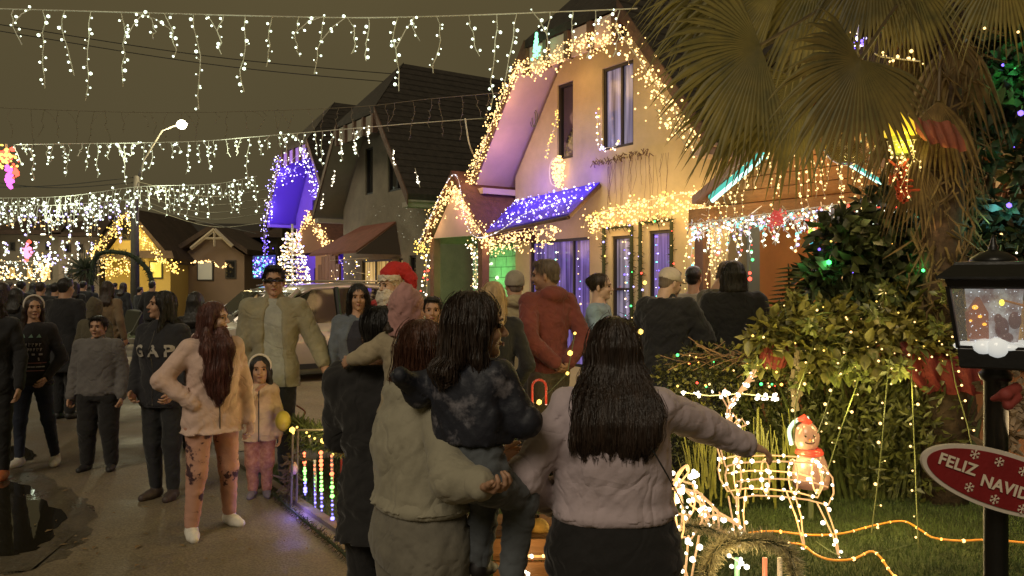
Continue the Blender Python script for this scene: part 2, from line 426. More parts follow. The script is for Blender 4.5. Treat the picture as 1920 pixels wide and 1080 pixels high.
def hand_arr(wrist, d, n, side, sc, v, curl=.6, thumb=.6, spread=.12, point=False):
    """d finger direction, n palm normal (towards palm side)"""
    d = Vector(d).normalized(); n = Vector(n); n = (n-d*n.dot(d)).normalized(); x = d.cross(n)*side
    M = Matrix((x, n, d)).transposed().to_4x4(); M.translation = wrist
    s = Sdf(); s.cone((0, 0, -.03), (0, 0, .02), .024, .026, k=.015)
    s.ell((0, 0, .05), (.040, .017, .048), k=.012)
    base = [(-.030, .083), (-.010, .090), (.011, .088), (.030, .080)]; ln = [.058, .072, .078, .070]
    for i, ((bx, bz), L) in enumerate(zip(base, ln)):
        c = curl*(1.0+.12*(1.5-i)); c = .12 if (point and i == 3) else c
        p = Vector((bx, 0, bz-.02)); a = 0; sp = (i-1.5)*spread; pts = [p]; 
        for q, f in enumerate((.30, .45, .30, .25)):
            if q: a += c
            p = p+Vector((math.sin(sp)*math.cos(a), math.sin(a), math.cos(a)*math.cos(sp)))*L*f; pts.append(p)
        s.chain([tuple(p) for p in pts], [.0105, .010, .0092, .0085, .0075], k=.004)
    p0 = Vector((.026, .004, .022)); a = thumb
    p1 = p0+Vector((math.sin(a), .35*curl, math.cos(a)))*.042; p2 = p1+Vector((math.sin(a*.6), .6*curl, math.cos(a*.6)))*.030; p3 = p2+Vector((math.sin(a*.4), .7*curl, math.cos(a*.4)))*.024
    s.chain([tuple(p) for p in (p0, p1, p2, p3)], [.016, .0125, .011, .0085], k=.008)
    V, F = s.arrays(v/sc, .006); V = V*sc
    # x is mirrored for the other side: flip the faces so that they stay outward
    if M.to_3x3().determinant() < 0: F = F[:, ::-1]
    return xf((V, F), M)
ARMS = {'down': ((.132, .01, .635), (.140, -.035, .485)), 'pocket': ((.150, .03, .635), (.105, -.065, .53)), 'hip': ((.20, .045, .66), (.105, -.03, .575)),
        'phone': ((.125, -.05, .66), (.045, -.15, .745)), 'fwd': ((.13, -.05, .65), (.07, -.16, .66)), 'back': ((.155, .07, .64), (.04, .105, .545)), 'mouth': ((.125, -.09, .66), (.02, -.115, .80)), 'swing': ((.135, .05, .64), (.15, .0, .49))}
def person(label, px, Y, H, yaw=0, w=1.0, kid=False, fem=True, arms=('down', 'down'), legs=((0, 0), (0, 0)), hy=0, hp=0, tilt=0, top=None, bot=None, shoe=(.02, .02, .02), hair=('long', 'dark'), skin='a', vox=.016, z0=0, x=None,
           hemz=.46, loose=.012, botloose=.008, hood=None, cut=None, lean=0, group=None, extras=None, face=True, hands=True, seat=None, hlen=.30, hwid=.11, curl=.5, hv=.0055, bust=True, stance=.0, handopt=None, skirt=None, nolegs=False, cuff=.0, foldamp=.0045, torso_dy=0, legpose=None, neckfwd=0):
    X = (px-960)/FPX*Y if x is None else x
    root = empty('person', (X, Y, z0), label, 'person', group, rz=R(yaw))
    zh, zs, zc, hh = (.455, .765, .80, .195) if kid else ((.50, .818, .866, .137) if fem else (.50, .820, .860, .140))
    hs = hh*H/.235; sw = (.086 if kid else (.094 if fem else .108))*(.85+.15*w); g = w
    L = lambda a: Vector(a)*H
    ly = lambda z: -lean*max(0, (z-zh))  # lean forward (-y)
    k1 = (zs-zh)/.318
    zz = lambda z: zh+(z-.50)*k1 if z > .5 else z*zh/.5
    # torso rows: z, rx, ry, cy
    b = .012 if (fem and bust and not kid) else 0
    rows = [(.46, .098, .066, .004), (.50, .101, .069, .006), (.55, .096, .064, .004), (.61, .082 if fem else .086, .056, 0), (.67, .086 if fem else .094, .058+b*.4, -b*.5), (.73, .094 if fem else .104, .062+b, -b), (.785, .098 if fem else .112, .056, 0), (.815, .085 if fem else .10, .045, 0), (.845, .04, .035, .004) if fem else (.852, .050, .042, .006)]
    def trow(off, zlo=0, zhi=9, gx=1, flare=0):
        o = []
        for z, rx, ry, cyy in rows:
            zr = zz(z)
            if zr < zlo: continue
            o.append((zr*H, 0, (cyy+ly(zr)+torso_dy)*H, (rx*g if z < .70 else (rx*(.5+.5*g) if z < .76 else rx*(.75+.25*g)))*H*gx+off, ry*g*H+off))
        if zlo and o[0][0] > zlo*H+.004:
            r0 = o[0]; o.insert(0, (zlo*H, r0[1], r0[2], r0[3]+flare, r0[4]+flare))
        return o
    sh = [Vector((q*sw*H, ly(zs)*H, (zs-.012)*H)) for q in (-1, 1)]
    el = []; wr = []; hd = []
    for i, q in enumerate((-1, 1)):
        a = arms[i]
        if isinstance(a, str):
            e, w_ = ARMS[a]; gg = (g-1)*.07
            e = (q*(e[0]+gg), e[1]+ly(e[2]), e[2]); w_ = (q*(w_[0]+gg*(a in ('down', 'swing', 'pocket'))), w_[1]+ly(w_[2]), w_[2])
            if kid: e = (e[0]*.95, e[1], zz(e[2])); w_ = (w_[0]*.95, w_[1], zz(w_[2]))
        else: e, w_ = a
        el.append(Vector(e)*H); wr.append(Vector(w_)*H)
    hip = [Vector((q*.050*g*H, .004*H, (zh-.01)*H)) for q in (-1, 1)]
    kn = []; an = []
    for i, q in enumerate((-1, 1)):
        dx, dy = legs[i]
        if legpose: kn.append(Vector(legpose[i][0])*H); an.append(Vector(legpose[i][1])*H); continue
        kn.append(Vector((q*(.050*(.7+.3*g)+stance*.5)+dx*.5, dy*.55-.008, zh*.545))*H); an.append(Vector((q*(.046+stance)+dx, dy+.012, .048))*H)
    ar = (.029 if fem else .032)*H*(.62+.38*g)*(.9 if kid else 1); th = .054*H*g; 
    top = top or {}; bot = bot or {}
    # skin body
    parts = []
    s = Sdf(); s.loft(trow(-.014 if g > .9 else -.006)); 
    for i in (0, 1):
        s.cone((0, ly(zs)*H, zs*H), sh[i], .035*H, .033*H); s.chain([sh[i], el[i], wr[i]], [ar, ar*.85, ar*.62], k=.02)
        if not nolegs: s.chain([hip[i], kn[i], an[i]], [th*.82, th*.56, th*.38], k=.03)
    s.cone((0, ly(zs)*H, (zs-.02)*H), (0, (ly(zc)-.004)*H, (zc+.01)*H), .034*H*(1.1 if not fem else .98), .031*H*(1.12 if not fem else 1), k=.03)
    parts.append(s.arrays(max(vox*1.25, .016), .03))
    hc = Vector((0, (ly(zc)-.012-neckfwd)*H, (zc+hh*.5)*H-.003)); 
    HM = Matrix.Translation(hc) @ Euler((R(hp), R(tilt), R(hy))).to_matrix().to_4x4() @ Matrix.Scale(hs, 4)
    piv = Matrix.Translation((0, .02, -.08)); HM = Matrix.Translation(hc) @ Matrix.Scale(hs, 4) @ piv @ Euler((R(hp), R(tilt), R(hy)), 'XYZ').to_matrix().to_4x4() @ piv.inverted()
    fv = min(.012, max(.0042, vox*.36)); fv = .0042 if vox < .013 else (.0055 if vox < .02 else .011)
    parts.append(xf(head_arr(fem, fv, ear=hair[0] not in ('long',)), HM))
    if hands:
        ho = handopt or {}
        for i, q in enumerate((-1, 1)):
            d = (wr[i]-el[i]).normalized(); o = ho.get(i, {})
            n = Vector(o.get('n', (-q, -.3, 0.05))); dd = Vector(o['d']) if 'd' in o else d
            parts.append(hand_arr(wr[i]+d*.012, dd, n, -q, .90*H/1.66*(1.0 if not kid else 1.0), max(.0045, vox*.4), o.get('curl', curl), o.get('thumb', .6), point=o.get('point', False)))
    V, F = joinarr(parts); link('body', arr_mesh('body', V, F), SKIN[skin], root, world=False, smooth=True)
    # shoes
    if not nolegs:
        for i, q in enumerate((-1, 1)):
            s = Sdf(); c = an[i]; yw = 0; t = 1.06
            L_ = .075*H*(1.05 if kid else 1)
            if legpose and len(legpose[i]) > 2: fz = c.z-.048*H; fd = Vector(legpose[i][2]).normalized()
            else: fz = c.z-.048*H; fd = Vector((q*.22, -1, 0)).normalized()
            hp_ = c+Vector((0, 0, -.022*H))-fd*.012*H; tp = c+fd*L_*1.1+Vector((0, 0, -.032*H))
            s.cone(hp_, c.lerp(tp, .5)+Vector((0, 0, -.014*H)), .024*H, .025*H, k=.02); s.cone(c.lerp(tp, .45)+Vector((0, 0, -.014*H)), tp, .026*H, .019*H, k=.02)
            s.cone(c+Vector((0, 0, -.02*H)), c+Vector((0, 0, .008*H)), .027*H, .025*H, k=.02)
            if abs(fd.z) < .3:
                zc_ = fz+.001
                s.p.append((lambda Xx, zc_=zc_: Xx[..., 2]-zc_, np.array(tp)-.2, np.array(tp)+.2, .004, True)); s.p[-1] = (lambda Xx, zc_=zc_: Xx[..., 2]-zc_, np.array(c)-.25, np.array(c)+.25, .004, True)
            Vs, Fs = s.arrays(max(.007, vox*.6), .02)
            sm = mat('shoe_%d_%d_%d' % tuple(int(v*99) for v in shoe), shoe, .6, var=.12, vs=20)
            link('shoe', arr_mesh('shoe', Vs, Fs), sm, root, world=False, smooth=True)
        # trousers
        s = Sdf(); zt = zz(.66)
        s.loft([r_ for r_ in trow(.002) if r_[0] <= min(zt, max(hemz, .50)+.06)*H+.01], k=.03)
        bl = botloose*H/1.65
        for i in (0, 1):
            a2 = an[i].lerp(kn[i], .06) if not bot.get('short') else kn[i].lerp(an[i], .1)
            s.chain([hip[i], kn[i], a2], [th*.98+bl*.6, th*.68+bl, th*.47+bl*1.1], k=.028)
        if skirt: s.loft(skirt, k=.02)
        Vt, Ft = s.arrays(vox, .028, folds(foldamp*.8, .16, hash(label) % 999, 2.2))
        link('trousers' if not skirt else 'skirt', arr_mesh('trousers', Vt, Ft), bot.get('m') or cloth('trousers_cloth_'+label[:18], bot.get('c', (.02, .02, .025))), root, world=False, smooth=True)
    # top
    s = Sdf(); lo = loose*H/1.65
    s.loft(trow(lo, zlo=hemz, flare=lo*.5+.012), k=.03)
    for i in (0, 1):
        s.cone((0, ly(zs)*H, (zs-.004)*H), sh[i], .034*H, .036*H+lo*.4, k=.03)
        e_ = wr[i].lerp(el[i], cuff); s.chain([sh[i], el[i], e_], [ar+lo*.9, ar*.9+lo, ar*.72+lo*.7], k=.022)
    if hood == 'down':
        s.ell((0, (ly(zs)+.046)*H, (zs+.024)*H), (.074*H, .040*H, .038*H), k=.02); s.ell((0, (ly(zs)-.004)*H, (zs+.030)*H), (.052*H, .045*H, .022*H), k=.02)
    if hood == 'collar': s.cone((0, ly(zs)*H, (zs+.01)*H), (0, (ly(zs)-.002)*H, (zs+.052)*H), .043*H, .040*H, k=.012)
    if cut: # open front showing the shirt below
        s.loft([(hemz*H-.1, 0, -.09*g*H, cut*H*1.3, .05*H), (zs*H, 0, -.09*H, cut*H*.8, .045*H), ((zs+.06)*H, 0, -.08*H, cut*H*.9, .055*H)], k=.01, sub=True)
    Vt, Ft = s.arrays(vox, .026, folds(foldamp, .13, hash(label[::-1]) % 999 if False else sum(map(ord, label)) % 999))
    tm = top.get('m') or cloth('top_cloth_'+label[:18], top.get('c', (.05, .05, .055)))
    to = link(top.get('name', 'jacket'), arr_mesh('top', Vt, Ft), tm, root, world=False, smooth=True)
    if top.get('name') in ('hoodie', 'jumper', 'sweatshirt', 'fleece', 'puffer_jacket') and vox < .02:
        T = sorted(trow(lo, zlo=hemz, flare=lo*.5+.012)); at = lambda z: (z, 0, np.interp(z, [q[0] for q in T], [q[2] for q in T]), np.interp(z, [q[0] for q in T], [q[3] for q in T])-.004, np.interp(z, [q[0] for q in T], [q[4] for q in T])-.004)
        a_, b_z = at(hemz*H+.002), at(hemz*H+.04); a_ = (a_[0]-.02, *a_[1:3], a_[3]-.006, a_[4]-.006)
        if b_z[0] > a_[0]: s = Sdf(); s.loft([a_, (hemz*H+.01, *at(hemz*H+.004)[1:]), b_z]); link('hem_band', arr_mesh('band', *s.arrays(vox*.8, .01, lambda X: .0005*np.sin(np.arctan2(X[..., 1], X[..., 0])*70))), tm, root, world=False, smooth=True)
        for i in (0, 1):
            s = Sdf(); s.cone(wr[i], wr[i].lerp(el[i], .16), ar*.66+.004, ar*.72+lo*.55); link('cuff', arr_mesh('cuff', *s.arrays(vox*.7, .01)), tm, root, world=False, smooth=True)
    if top.get('name') in ('jacket', 'coat', 'hoodie', 'overshirt', 'cardigan', 'shirt') and vox < .02 and not cut:
        T = sorted(trow(lo, zlo=hemz)); mb = MB(); mb.tube([(0, q[2]-q[4]-.001, q[0]) for q in T if q[0] < zs*H], .004, 5); o_ = mb.link('zip', mat('zip_dark', (.05, .045, .04), .4), None); o_.parent = root
    if cut:
        s = Sdf(); s.loft(trow(lo*.35, zlo=hemz+.0), k=.03)
        Vt2, Ft2 = s.arrays(vox, .02, folds(.002, .1, 5)); link('shirt', arr_mesh('shirt', Vt2, Ft2), cloth('shirt_cloth_'+label[:14], top.get('c2', (.4, .4, .38))), root, world=False, smooth=True)
    # hair
    st_, hcol = hair[0], hair[1]; s = Sdf()
    hl = hlen/hs
    hvx = (.0075 if vox < .013 else (.010 if vox < .02 else .016))/hs
    if st_ in ('long', 'back', 'bob', 'hooded'):
        s.ell((0, .02, .038), (.083, .096, .090)); hl = {'bob': .14*hs}.get(st_, hlen)/hs; hw = hwid/hs
        yb = (.057*g*H+loose*H/1.65+.012*H)/hs-.005; c1 = max(.062, yb*.8); c2 = max(.068, yb)
        r_ = [(.02, 0, .03, .088, .088), (-.05, 0, .045, .092, .075), (-.11, 0, .055+.3*(c1-.062), max(.09, hw*.82), .060)]
        if hl > .14: r_ += [(-.165, 0, c1, max(.09, hw*.96), .05), (-(.165+hl)*.5-.01, 0, c2, hw, .046), (-hl, 0, c2+.004, hw*.95, .040), (-hl-.035, 0, c2+.004, hw*.8, .026), (-hl-.06, 0, c2+.004, hw*.45, .012)]
        else: r_ += [(-hl-.012, 0, .06, .085, .05), (-hl-.03, 0, .06, .07, .03)]
        s.loft(r_, k=.03, expo=2.0)
        if st_ in ('long', 'bob'):
            for q in (-1, 1): s.chain([(.066*q, -.02, .05), (.082*q, -.008, -.03), (.082*q, -.0, -.11), (.088*q, -.02, -.11-min(hl, .22)*.6)], [.018, .020, .022, .014], k=.02)
        s.ell((0, -.115, -.035), (.054, .068, .094), k=.012, sub=True); s.ell((0, -.10, -.17), (.05, .075, .08), k=.02, sub=True)
    elif st_ == 'short':
        s.ell((0, .022, .042), (.079, .092, .084)); s.ell((0, -.03, .095), (.055, .05, .025), k=.02)
        s.ell((0, -.115, -.045), (.075, .10, .105), k=.012, sub=True); s.ell((0, .02, -.135), (.11, .12, .075), k=.012, sub=True); s.ell((0, .058, -.025), (.056, .042, .042), k=.02)
    elif st_ == 'bun':
        s.ell((0, .022, .038), (.080, .094, .087)); s.ell((0, .10, .05), (.035, .035, .035), k=.012)
        s.ell((0, -.115, -.045), (.065, .085, .10), k=.012, sub=True)
    elif st_ == 'pony':
        s.ell((0, .022, .038), (.081, .094, .087)); s.chain([(0, .10, .04), (0, .135, -.02), (0, .13, -.14), (0, .12, -.14-hlen*.5)], [.03, .035, .036, .012], k=.015)
        s.ell((0, -.115, -.045), (.062, .085, .10), k=.012, sub=True)
    if s.p:
        rs_ = np.random.RandomState(len(label)); ph = rs_.uniform(0, 6)
        def strands(Xx):
            a = np.arctan2(Xx[..., 1]-.02, Xx[..., 0]); lw = np.clip(-(Xx[..., 2]+.1)*8, 0, 1); return .0009*np.sin(a*38+ph+3*np.sin(Xx[..., 2]*16+a*2))+.0018*lw*np.sin(Xx[..., 0]*95+Xx[..., 2]*14+2*np.sin(Xx[..., 2]*17))+.004*np.sin(Xx[..., 0]*30+Xx[..., 2]*20+ph)*lw+.003*lw*np.sin(Xx[..., 0]*140+ph)*(Xx[..., 2] < -hl+.03)
        VF = s.arrays(hvx, .02, strands); VF = xf(VF, HM); hairVF = VF
        ho_ = link('hair', arr_mesh('hair', *VF), HAIRM[hcol], root, world=False, smooth=True)
        if vox < .0162 and len(hair) < 3: link('hair_strands', strand_arrays(VF, 2600 if vox < .012 else (1300 if vox < .0137 else 700), hl*hs if st_ in ('long', 'bob') else .05), HAIRM[hcol], root, world=False, kind='stuff')
    hm = lambda pts: [HM @ Vector(p) for p in pts]
    if face and vox < .024:
        for q in (-1, 1):
            MB().ball(HM @ Vector((.031*q, -.0775, .003)), .0085*hs, nu=8, nv=6).link('eye', EYEW, None, smooth=True).parent = root
            b_ = MB(); b_.tube(hm([(.013*q, -.091, .022), (.030*q, -.090, .027), (.047*q, -.078, .021)]), [.0032*hs, .0036*hs, .002*hs], 5); o_ = b_.link('eyebrow', HAIRM['black' if hcol in ('black', 'dark') else 'dark'], None, smooth=True); o_.parent = root
        b_ = MB(); b_.tube(hm([(-.019, -.0905, -.0615), (-.008, -.0965, -.0585), (0, -.097, -.0600), (.008, -.0965, -.0585), (.019, -.0905, -.0615)]), [.001*hs, .0036*hs, .0038*hs, .0036*hs, .001*hs], 6)
        b_.tube(hm([(-.016, -.0905, -.0625), (0, -.0965, -.0665), (.016, -.0905, -.0625)]), [.001*hs, .0044*hs, .001*hs], 6); o_ = b_.link('lips', LIP, None, smooth=True); o_.parent = root
    if st_ == 'beanie' or (len(hair) > 2 and hair[2] == 'beanie'):
        s = Sdf(); s.ell((0, .022, .055), (.088, .10, .088)); s.loft([(.0, 0, .02, .087, .100), (.045, 0, .018, .090, .104)], k=.01, expo=2)
        s.ell((0, .0, -.07), (.15, .15, .075), k=.004, sub=True)
        VF = xf(s.arrays(hvx, .015), HM); link('beanie', arr_mesh('beanie', *VF), cloth('beanie_'+label[:12], hair[3] if len(hair) > 3 else (.02, .02, .02)), root, world=False, smooth=True)
    if len(hair) > 2 and hair[2] == 'cap':
        s = Sdf(); s.ell((0, .018, .05), (.084, .098, .082)); s.ell((0, .0, -.055), (.15, .15, .082), k=.004, sub=True)
        s.cone((0, -.06, .045), (0, -.135, .033), .05, .035, k=.01, flat=((0, 0, 1), 7))
        VF = xf(s.arrays(hvx, .012), HM); link('cap', arr_mesh('cap', *VF), cloth('cap_'+label[:12], hair[3]), root, world=False, smooth=True)
    if len(hair) > 2 and hair[2] == 'hood':
        s = Sdf(); s.ell((0, .03, .035), (.098, .112, .105)); s.loft([(-.14, 0, .05, .095, .08), (-.02, 0, .035, .10, .10)], k=.03, expo=2); s.ell((0, .07, .12), (.03, .03, .04), k=.04)
        s.ell((0, -.12, -.03), (.066, .085, .10), k=.012, sub=True)
        VF = xf(s.arrays(hvx, .02, folds(.004, .09, 3)), HM); link('hood', arr_mesh('hood', *VF), cloth('hood_'+label[:12], hair[3]), root, world=False, smooth=True)
    if len(hair) > 2 and hair[2] == 'band':
        b_ = MB(); pts = [(.086*math.cos(t), .0-.012*math.sin(t)*0+.002, .03+.094*math.sin(t)) for t in np.linspace(-.35, math.pi+.35, 18)]
        b_.tube(hm([(x_, -.022, z_) for x_, _, z_ in pts]), .011*hs, 6); o_ = b_.link('headband', mat('headband_white', (.62, .56, .48), .7), None, smooth=True); o_.parent = root
    root['_hm'] = [c for r__ in HM for c in r__]; del root['_hm']
    return root, to, HM
def strand_arrays(VF, n, ln, rad=.0011):
    Vv, Ff = VF; rg = random.Random(5); bv = BVHTree.FromPolygons([tuple(v) for v in Vv], [tuple(int(i) for i in f) for f in Ff]); mb = MB()
    for i in range(n):
        p = Vector(Vv[rg.randrange(len(Vv))]); loc_, nr, _, _ = bv.find_nearest(p)
        off = rg.uniform(.0005, .004)+(.015*rg.random()**2 if rg.random() < .3 else 0); pts = [p+nr*off]; st_ = rg.uniform(.014, .022); drift = Vector((rg.uniform(-.4, .4), rg.uniform(-.4, .4), 0))*.35
        cur = p
        for k in range(rg.randint(5, 10)):
            dn = Vector((0, 0, -1))+drift; t = dn-nr*dn.dot(nr)
            if t.length < .25: break
            q = cur+t.normalized()*st_; h, n2, _, _ = bv.find_nearest(q)
            if h is None: break
            if (h-q).length > .012: pts.append(pts[-1]+Vector((drift.x*.01, drift.y*.01, -st_))); break
            cur = h; nr = n2; pts.append(cur+nr*(off+.0008*math.sin(k+i)))
        if len(pts) > 2: mb.tube(pts, [rad]*(len(pts)-1)+[rad*.3], 3, cap=False)
    me = mb.mesh('hair_strands'); return me
def decal(me, topobj, m, center, name='print', yawvec=(0, -1, 0), parent=None):
    """lays flat lettering (mesh in its x/y plane) on the front of a garment, following its surface"""
    V = [v.co[:] for v in topobj.data.vertices]; Fs = [tuple(p.vertices) for p in topobj.data.polygons]; bv = BVHTree.FromPolygons(V, Fs)
    for v in me.vertices:
        o = Vector((center[0]+v.co.x, -1.0, center[1]+v.co.y)); h = bv.ray_cast(o, Vector((0, 1, 0)))
        v.co = (h[0]+Vector((0, -.010, 0))) if h[0] is not None else Vector((o.x, center[2] if len(center) > 2 else -.12, o.z))
    return link(name, me, m, parent or topobj.parent, world=False)
# ---------------------------------------------------------------- ground, street, lawns
def sheet(name, poly, z, m, sub=0, kind='structure'):
    mb = MB(); mb.add([(p[0], p[1], z) for p in poly], [tuple(range(len(poly)))]); o = mb.link(name, m); o['kind'] = kind; return o
def asphalt(name, c1, c2, rlo, rhi, scale=1.1):
    m = mat(name, c1, .6); nt = m.node_tree; b = nt.nodes['Principled BSDF']
    t = nt.nodes.new('ShaderNodeTexCoord'); L = nt.links.new
    n1 = nt.nodes.new('ShaderNodeTexNoise'); n1.inputs['Scale'].default_value = scale; n1.inputs['Detail'].default_value = 8; n1.inputs['Roughness'].default_value = .7
    n2 = nt.nodes.new('ShaderNodeTexNoise'); n2.inputs['Scale'].default_value = 70; n2.inputs['Detail'].default_value = 3
    n3 = nt.nodes.new('ShaderNodeTexVoronoi'); n3.inputs['Scale'].default_value = 5.5; n3.feature = 'DISTANCE_TO_EDGE'
    for n in (n1, n2, n3): L(t.outputs['Object'], n.inputs['Vector'])
    r = nt.nodes.new('ShaderNodeValToRGB'); r.color_ramp.elements[0].position = .35; r.color_ramp.elements[1].position = .68
    r.color_ramp.elements[0].color = (*c1, 1); r.color_ramp.elements[1].color = (*c2, 1); L(n1.outputs[0], r.inputs[0])
    mxn = nt.nodes.new('ShaderNodeMix'); mxn.data_type = 'RGBA'; mxn.blend_type = 'MULTIPLY'; mxn.inputs[0].default_value = .6
    r2 = nt.nodes.new('ShaderNodeValToRGB'); r2.color_ramp.elements[0].color = (.45, .45, .45, 1); r2.color_ramp.elements[1].color = (1.35, 1.35, 1.35, 1); r2.color_ramp.elements[0].position = .35; r2.color_ramp.elements[1].position = .65
    L(n2.outputs[0], r2.inputs[0]); L(r.outputs[0], mxn.inputs[6]); L(r2.outputs[0], mxn.inputs[7]); L(mxn.outputs[2], b.inputs['Base Color'])
    rr = nt.nodes.new('ShaderNodeMapRange'); rr.inputs[1].default_value = .35; rr.inputs[2].default_value = .6; rr.inputs[3].default_value = rlo; rr.inputs[4].default_value = rhi
    L(n1.outputs[0], rr.inputs[0]); L(rr.outputs[0], b.inputs['Roughness'])
    bp = nt.nodes.new('ShaderNodeBump'); bp.inputs['Strength'].default_value = .5; bp.inputs['Distance'].default_value = .01; L(n2.outputs[0], bp.inputs['Height']); L(bp.outputs[0], b.inputs['Normal'])
    return m
GROUND = asphalt('ground_asphalt', (.10, .082, .054), (.16, .126, .082), .42, .75, .9)
sheet('ground', [(-300, -60), (300, -60), (300, 500), (-300, 500)], 0, GROUND)
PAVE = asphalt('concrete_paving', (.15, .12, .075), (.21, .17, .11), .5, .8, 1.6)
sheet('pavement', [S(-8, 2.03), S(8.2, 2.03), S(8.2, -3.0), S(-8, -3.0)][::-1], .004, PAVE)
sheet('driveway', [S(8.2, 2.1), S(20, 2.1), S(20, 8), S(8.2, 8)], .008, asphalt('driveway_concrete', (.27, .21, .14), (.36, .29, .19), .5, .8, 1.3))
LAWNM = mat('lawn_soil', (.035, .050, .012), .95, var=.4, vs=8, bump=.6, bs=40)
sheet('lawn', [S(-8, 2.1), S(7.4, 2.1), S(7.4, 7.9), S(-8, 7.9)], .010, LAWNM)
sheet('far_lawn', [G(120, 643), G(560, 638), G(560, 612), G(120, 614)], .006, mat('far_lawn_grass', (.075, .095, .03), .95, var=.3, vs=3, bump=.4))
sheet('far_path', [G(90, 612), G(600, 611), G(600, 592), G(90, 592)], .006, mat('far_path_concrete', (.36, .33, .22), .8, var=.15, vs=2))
k = MB(); k.sbox(-8, 8.2, 2.03, 2.10, 0, .035); setting(k.link('lawn_edging', mat('edging_concrete', (.16, .13, .09), .85, var=.3, vs=5, bump=.4)))
k = MB(); k.sbox(9.6, 21, 1.98, 2.12, 0, .07); setting(k.link('kerb', mat('kerb_concrete', (.42, .37, .27), .8, var=.2, vs=4, bump=.3), bevel=.01))
a, b_ = G(90, 645), G(640, 640); k = MB(); k.prism([a+Vector((0, 0, 0)), b_, b_+Vector((0, .3, 0)), a+Vector((0, .3, 0))], (0, 0, .12)); setting(k.link('kerb', MATS['kerb_concrete']))
# grass blades over the near lawn
def grass(n, smin, smax, tmin, tmax, h=(.02, .055), name='grass', far=0):
    s_ = np.random.uniform(smin, smax, n); t_ = np.random.uniform(tmin, tmax, n)
    x = s_*UX+t_*NX; y = s_*UY+t_*NY; keep = y > 2.2; x, y = x[keep], y[keep]; n = len(x)
    a = np.random.uniform(0, 6.28, n); hh = np.random.uniform(*h, n); w = .0032; tilt = np.random.uniform(-.02, .02, (n, 2))
    V = np.zeros((n, 3, 3)); V[:, 0] = np.stack([x-np.cos(a)*w, y-np.sin(a)*w, np.full(n, .008)], 1); V[:, 1] = np.stack([x+np.cos(a)*w, y+np.sin(a)*w, np.full(n, .008)], 1)
    V[:, 2] = np.stack([x+tilt[:, 0], y+tilt[:, 1], hh], 1)
    o = link(name, arr_mesh(name, V.reshape(-1, 3), np.arange(n*3).reshape(-1, 3)), mat('grass_blades', (.055, .085, .018), .7, var=.5, vs=5)); o['kind'] = 'stuff'
    tag(o, 'short green grass of the front lawn around the wire reindeer'); return o
grass(120000, .2, 5.2, 2.12, 7.2)
grass(22000, 5.0, 7.4, 2.12, 7.9, h=(.03, .07))
# puddles
def puddle(pts, label, z=.0085):
    q = catmull([Vector((p[0], p[1], 0)) for p in pts+[pts[0]]], 5)[:-1]
    e_ = min(.03, .05*(q[0]-q[len(q)//2]).length); q = [p+Vector((random.uniform(-e_, e_), random.uniform(-e_, e_), 0)) for p in q]
    mb = MB(); mb.add([(p.x, p.y, z) for p in q], [tuple(range(len(q)))]); o = mb.link('puddle', mat('puddle_water', (.022, .019, .012), .025, spec=1.0, bump=.03, bs=4)); o['kind'] = 'structure'; return o
sheet('wet_asphalt', [p.xy for p in catmull([G(-160, 880), G(20, 872), G(110, 905), G(175, 960), G(150, 1015), G(90, 1062), G(0, 1080), G(-200, 1075), G(-260, 960), G(-160, 880)], 8)[:-1] for p in [p+Vector((random.uniform(-.05, .05), random.uniform(-.05, .05), 0))]], .0065, asphalt('wet_asphalt', (.065, .054, .035), (.12, .095, .06), .16, .6, 2.2))
puddle([G(-60, 915), G(30, 905), G(75, 935), G(120, 975), G(95, 1005), G(70, 1030), G(10, 1045), G(-120, 1040), G(-160, 960)], '')
puddle([G(-40, 850), G(20, 838), G(62, 845), G(60, 862), G(10, 872), G(-40, 868)], '')
# ---------------------------------------------------------------- houses
def wall_poly(outer, holes, t0, t1, mb=None):
    """OUTER, HOLES in (s, z); a wall slab between t0 and t1 with real openings"""
    bm = bmesh.new(); es = []
    for lp in [outer]+holes:
        vs = [bm.verts.new((a, 0, z)) for a, z in lp]; es += [bm.edges.new((vs[i], vs[(i+1) % len(vs)])) for i in range(len(vs))]
    bmesh.ops.triangle_fill(bm, use_beauty=True, edges=es)
    r = bmesh.ops.extrude_face_region(bm, geom=bm.faces[:])
    for v in [g for g in r['geom'] if isinstance(g, bmesh.types.BMVert)]: v.co.y = 1
    bm.normal_update()
    for v in bm.verts: v.co = S(v.co.x, t0+(t1-t0)*v.co.y, v.co.z)
    bmesh.ops.recalc_face_normals(bm, faces=bm.faces[:])
    me = bpy.data.meshes.new('wall'); bm.to_mesh(me); bm.free(); return me
def rect(s0, s1, z0, z1): return [(s0, z0), (s1, z0), (s1, z1), (s0, z1)]
GLASSD = mat('window_glass_dark', (.012, .012, .012), .06, spec=.8)
FRAMED = mat('window_frame_dark', (.022, .018, .014), .5, bump=.1)
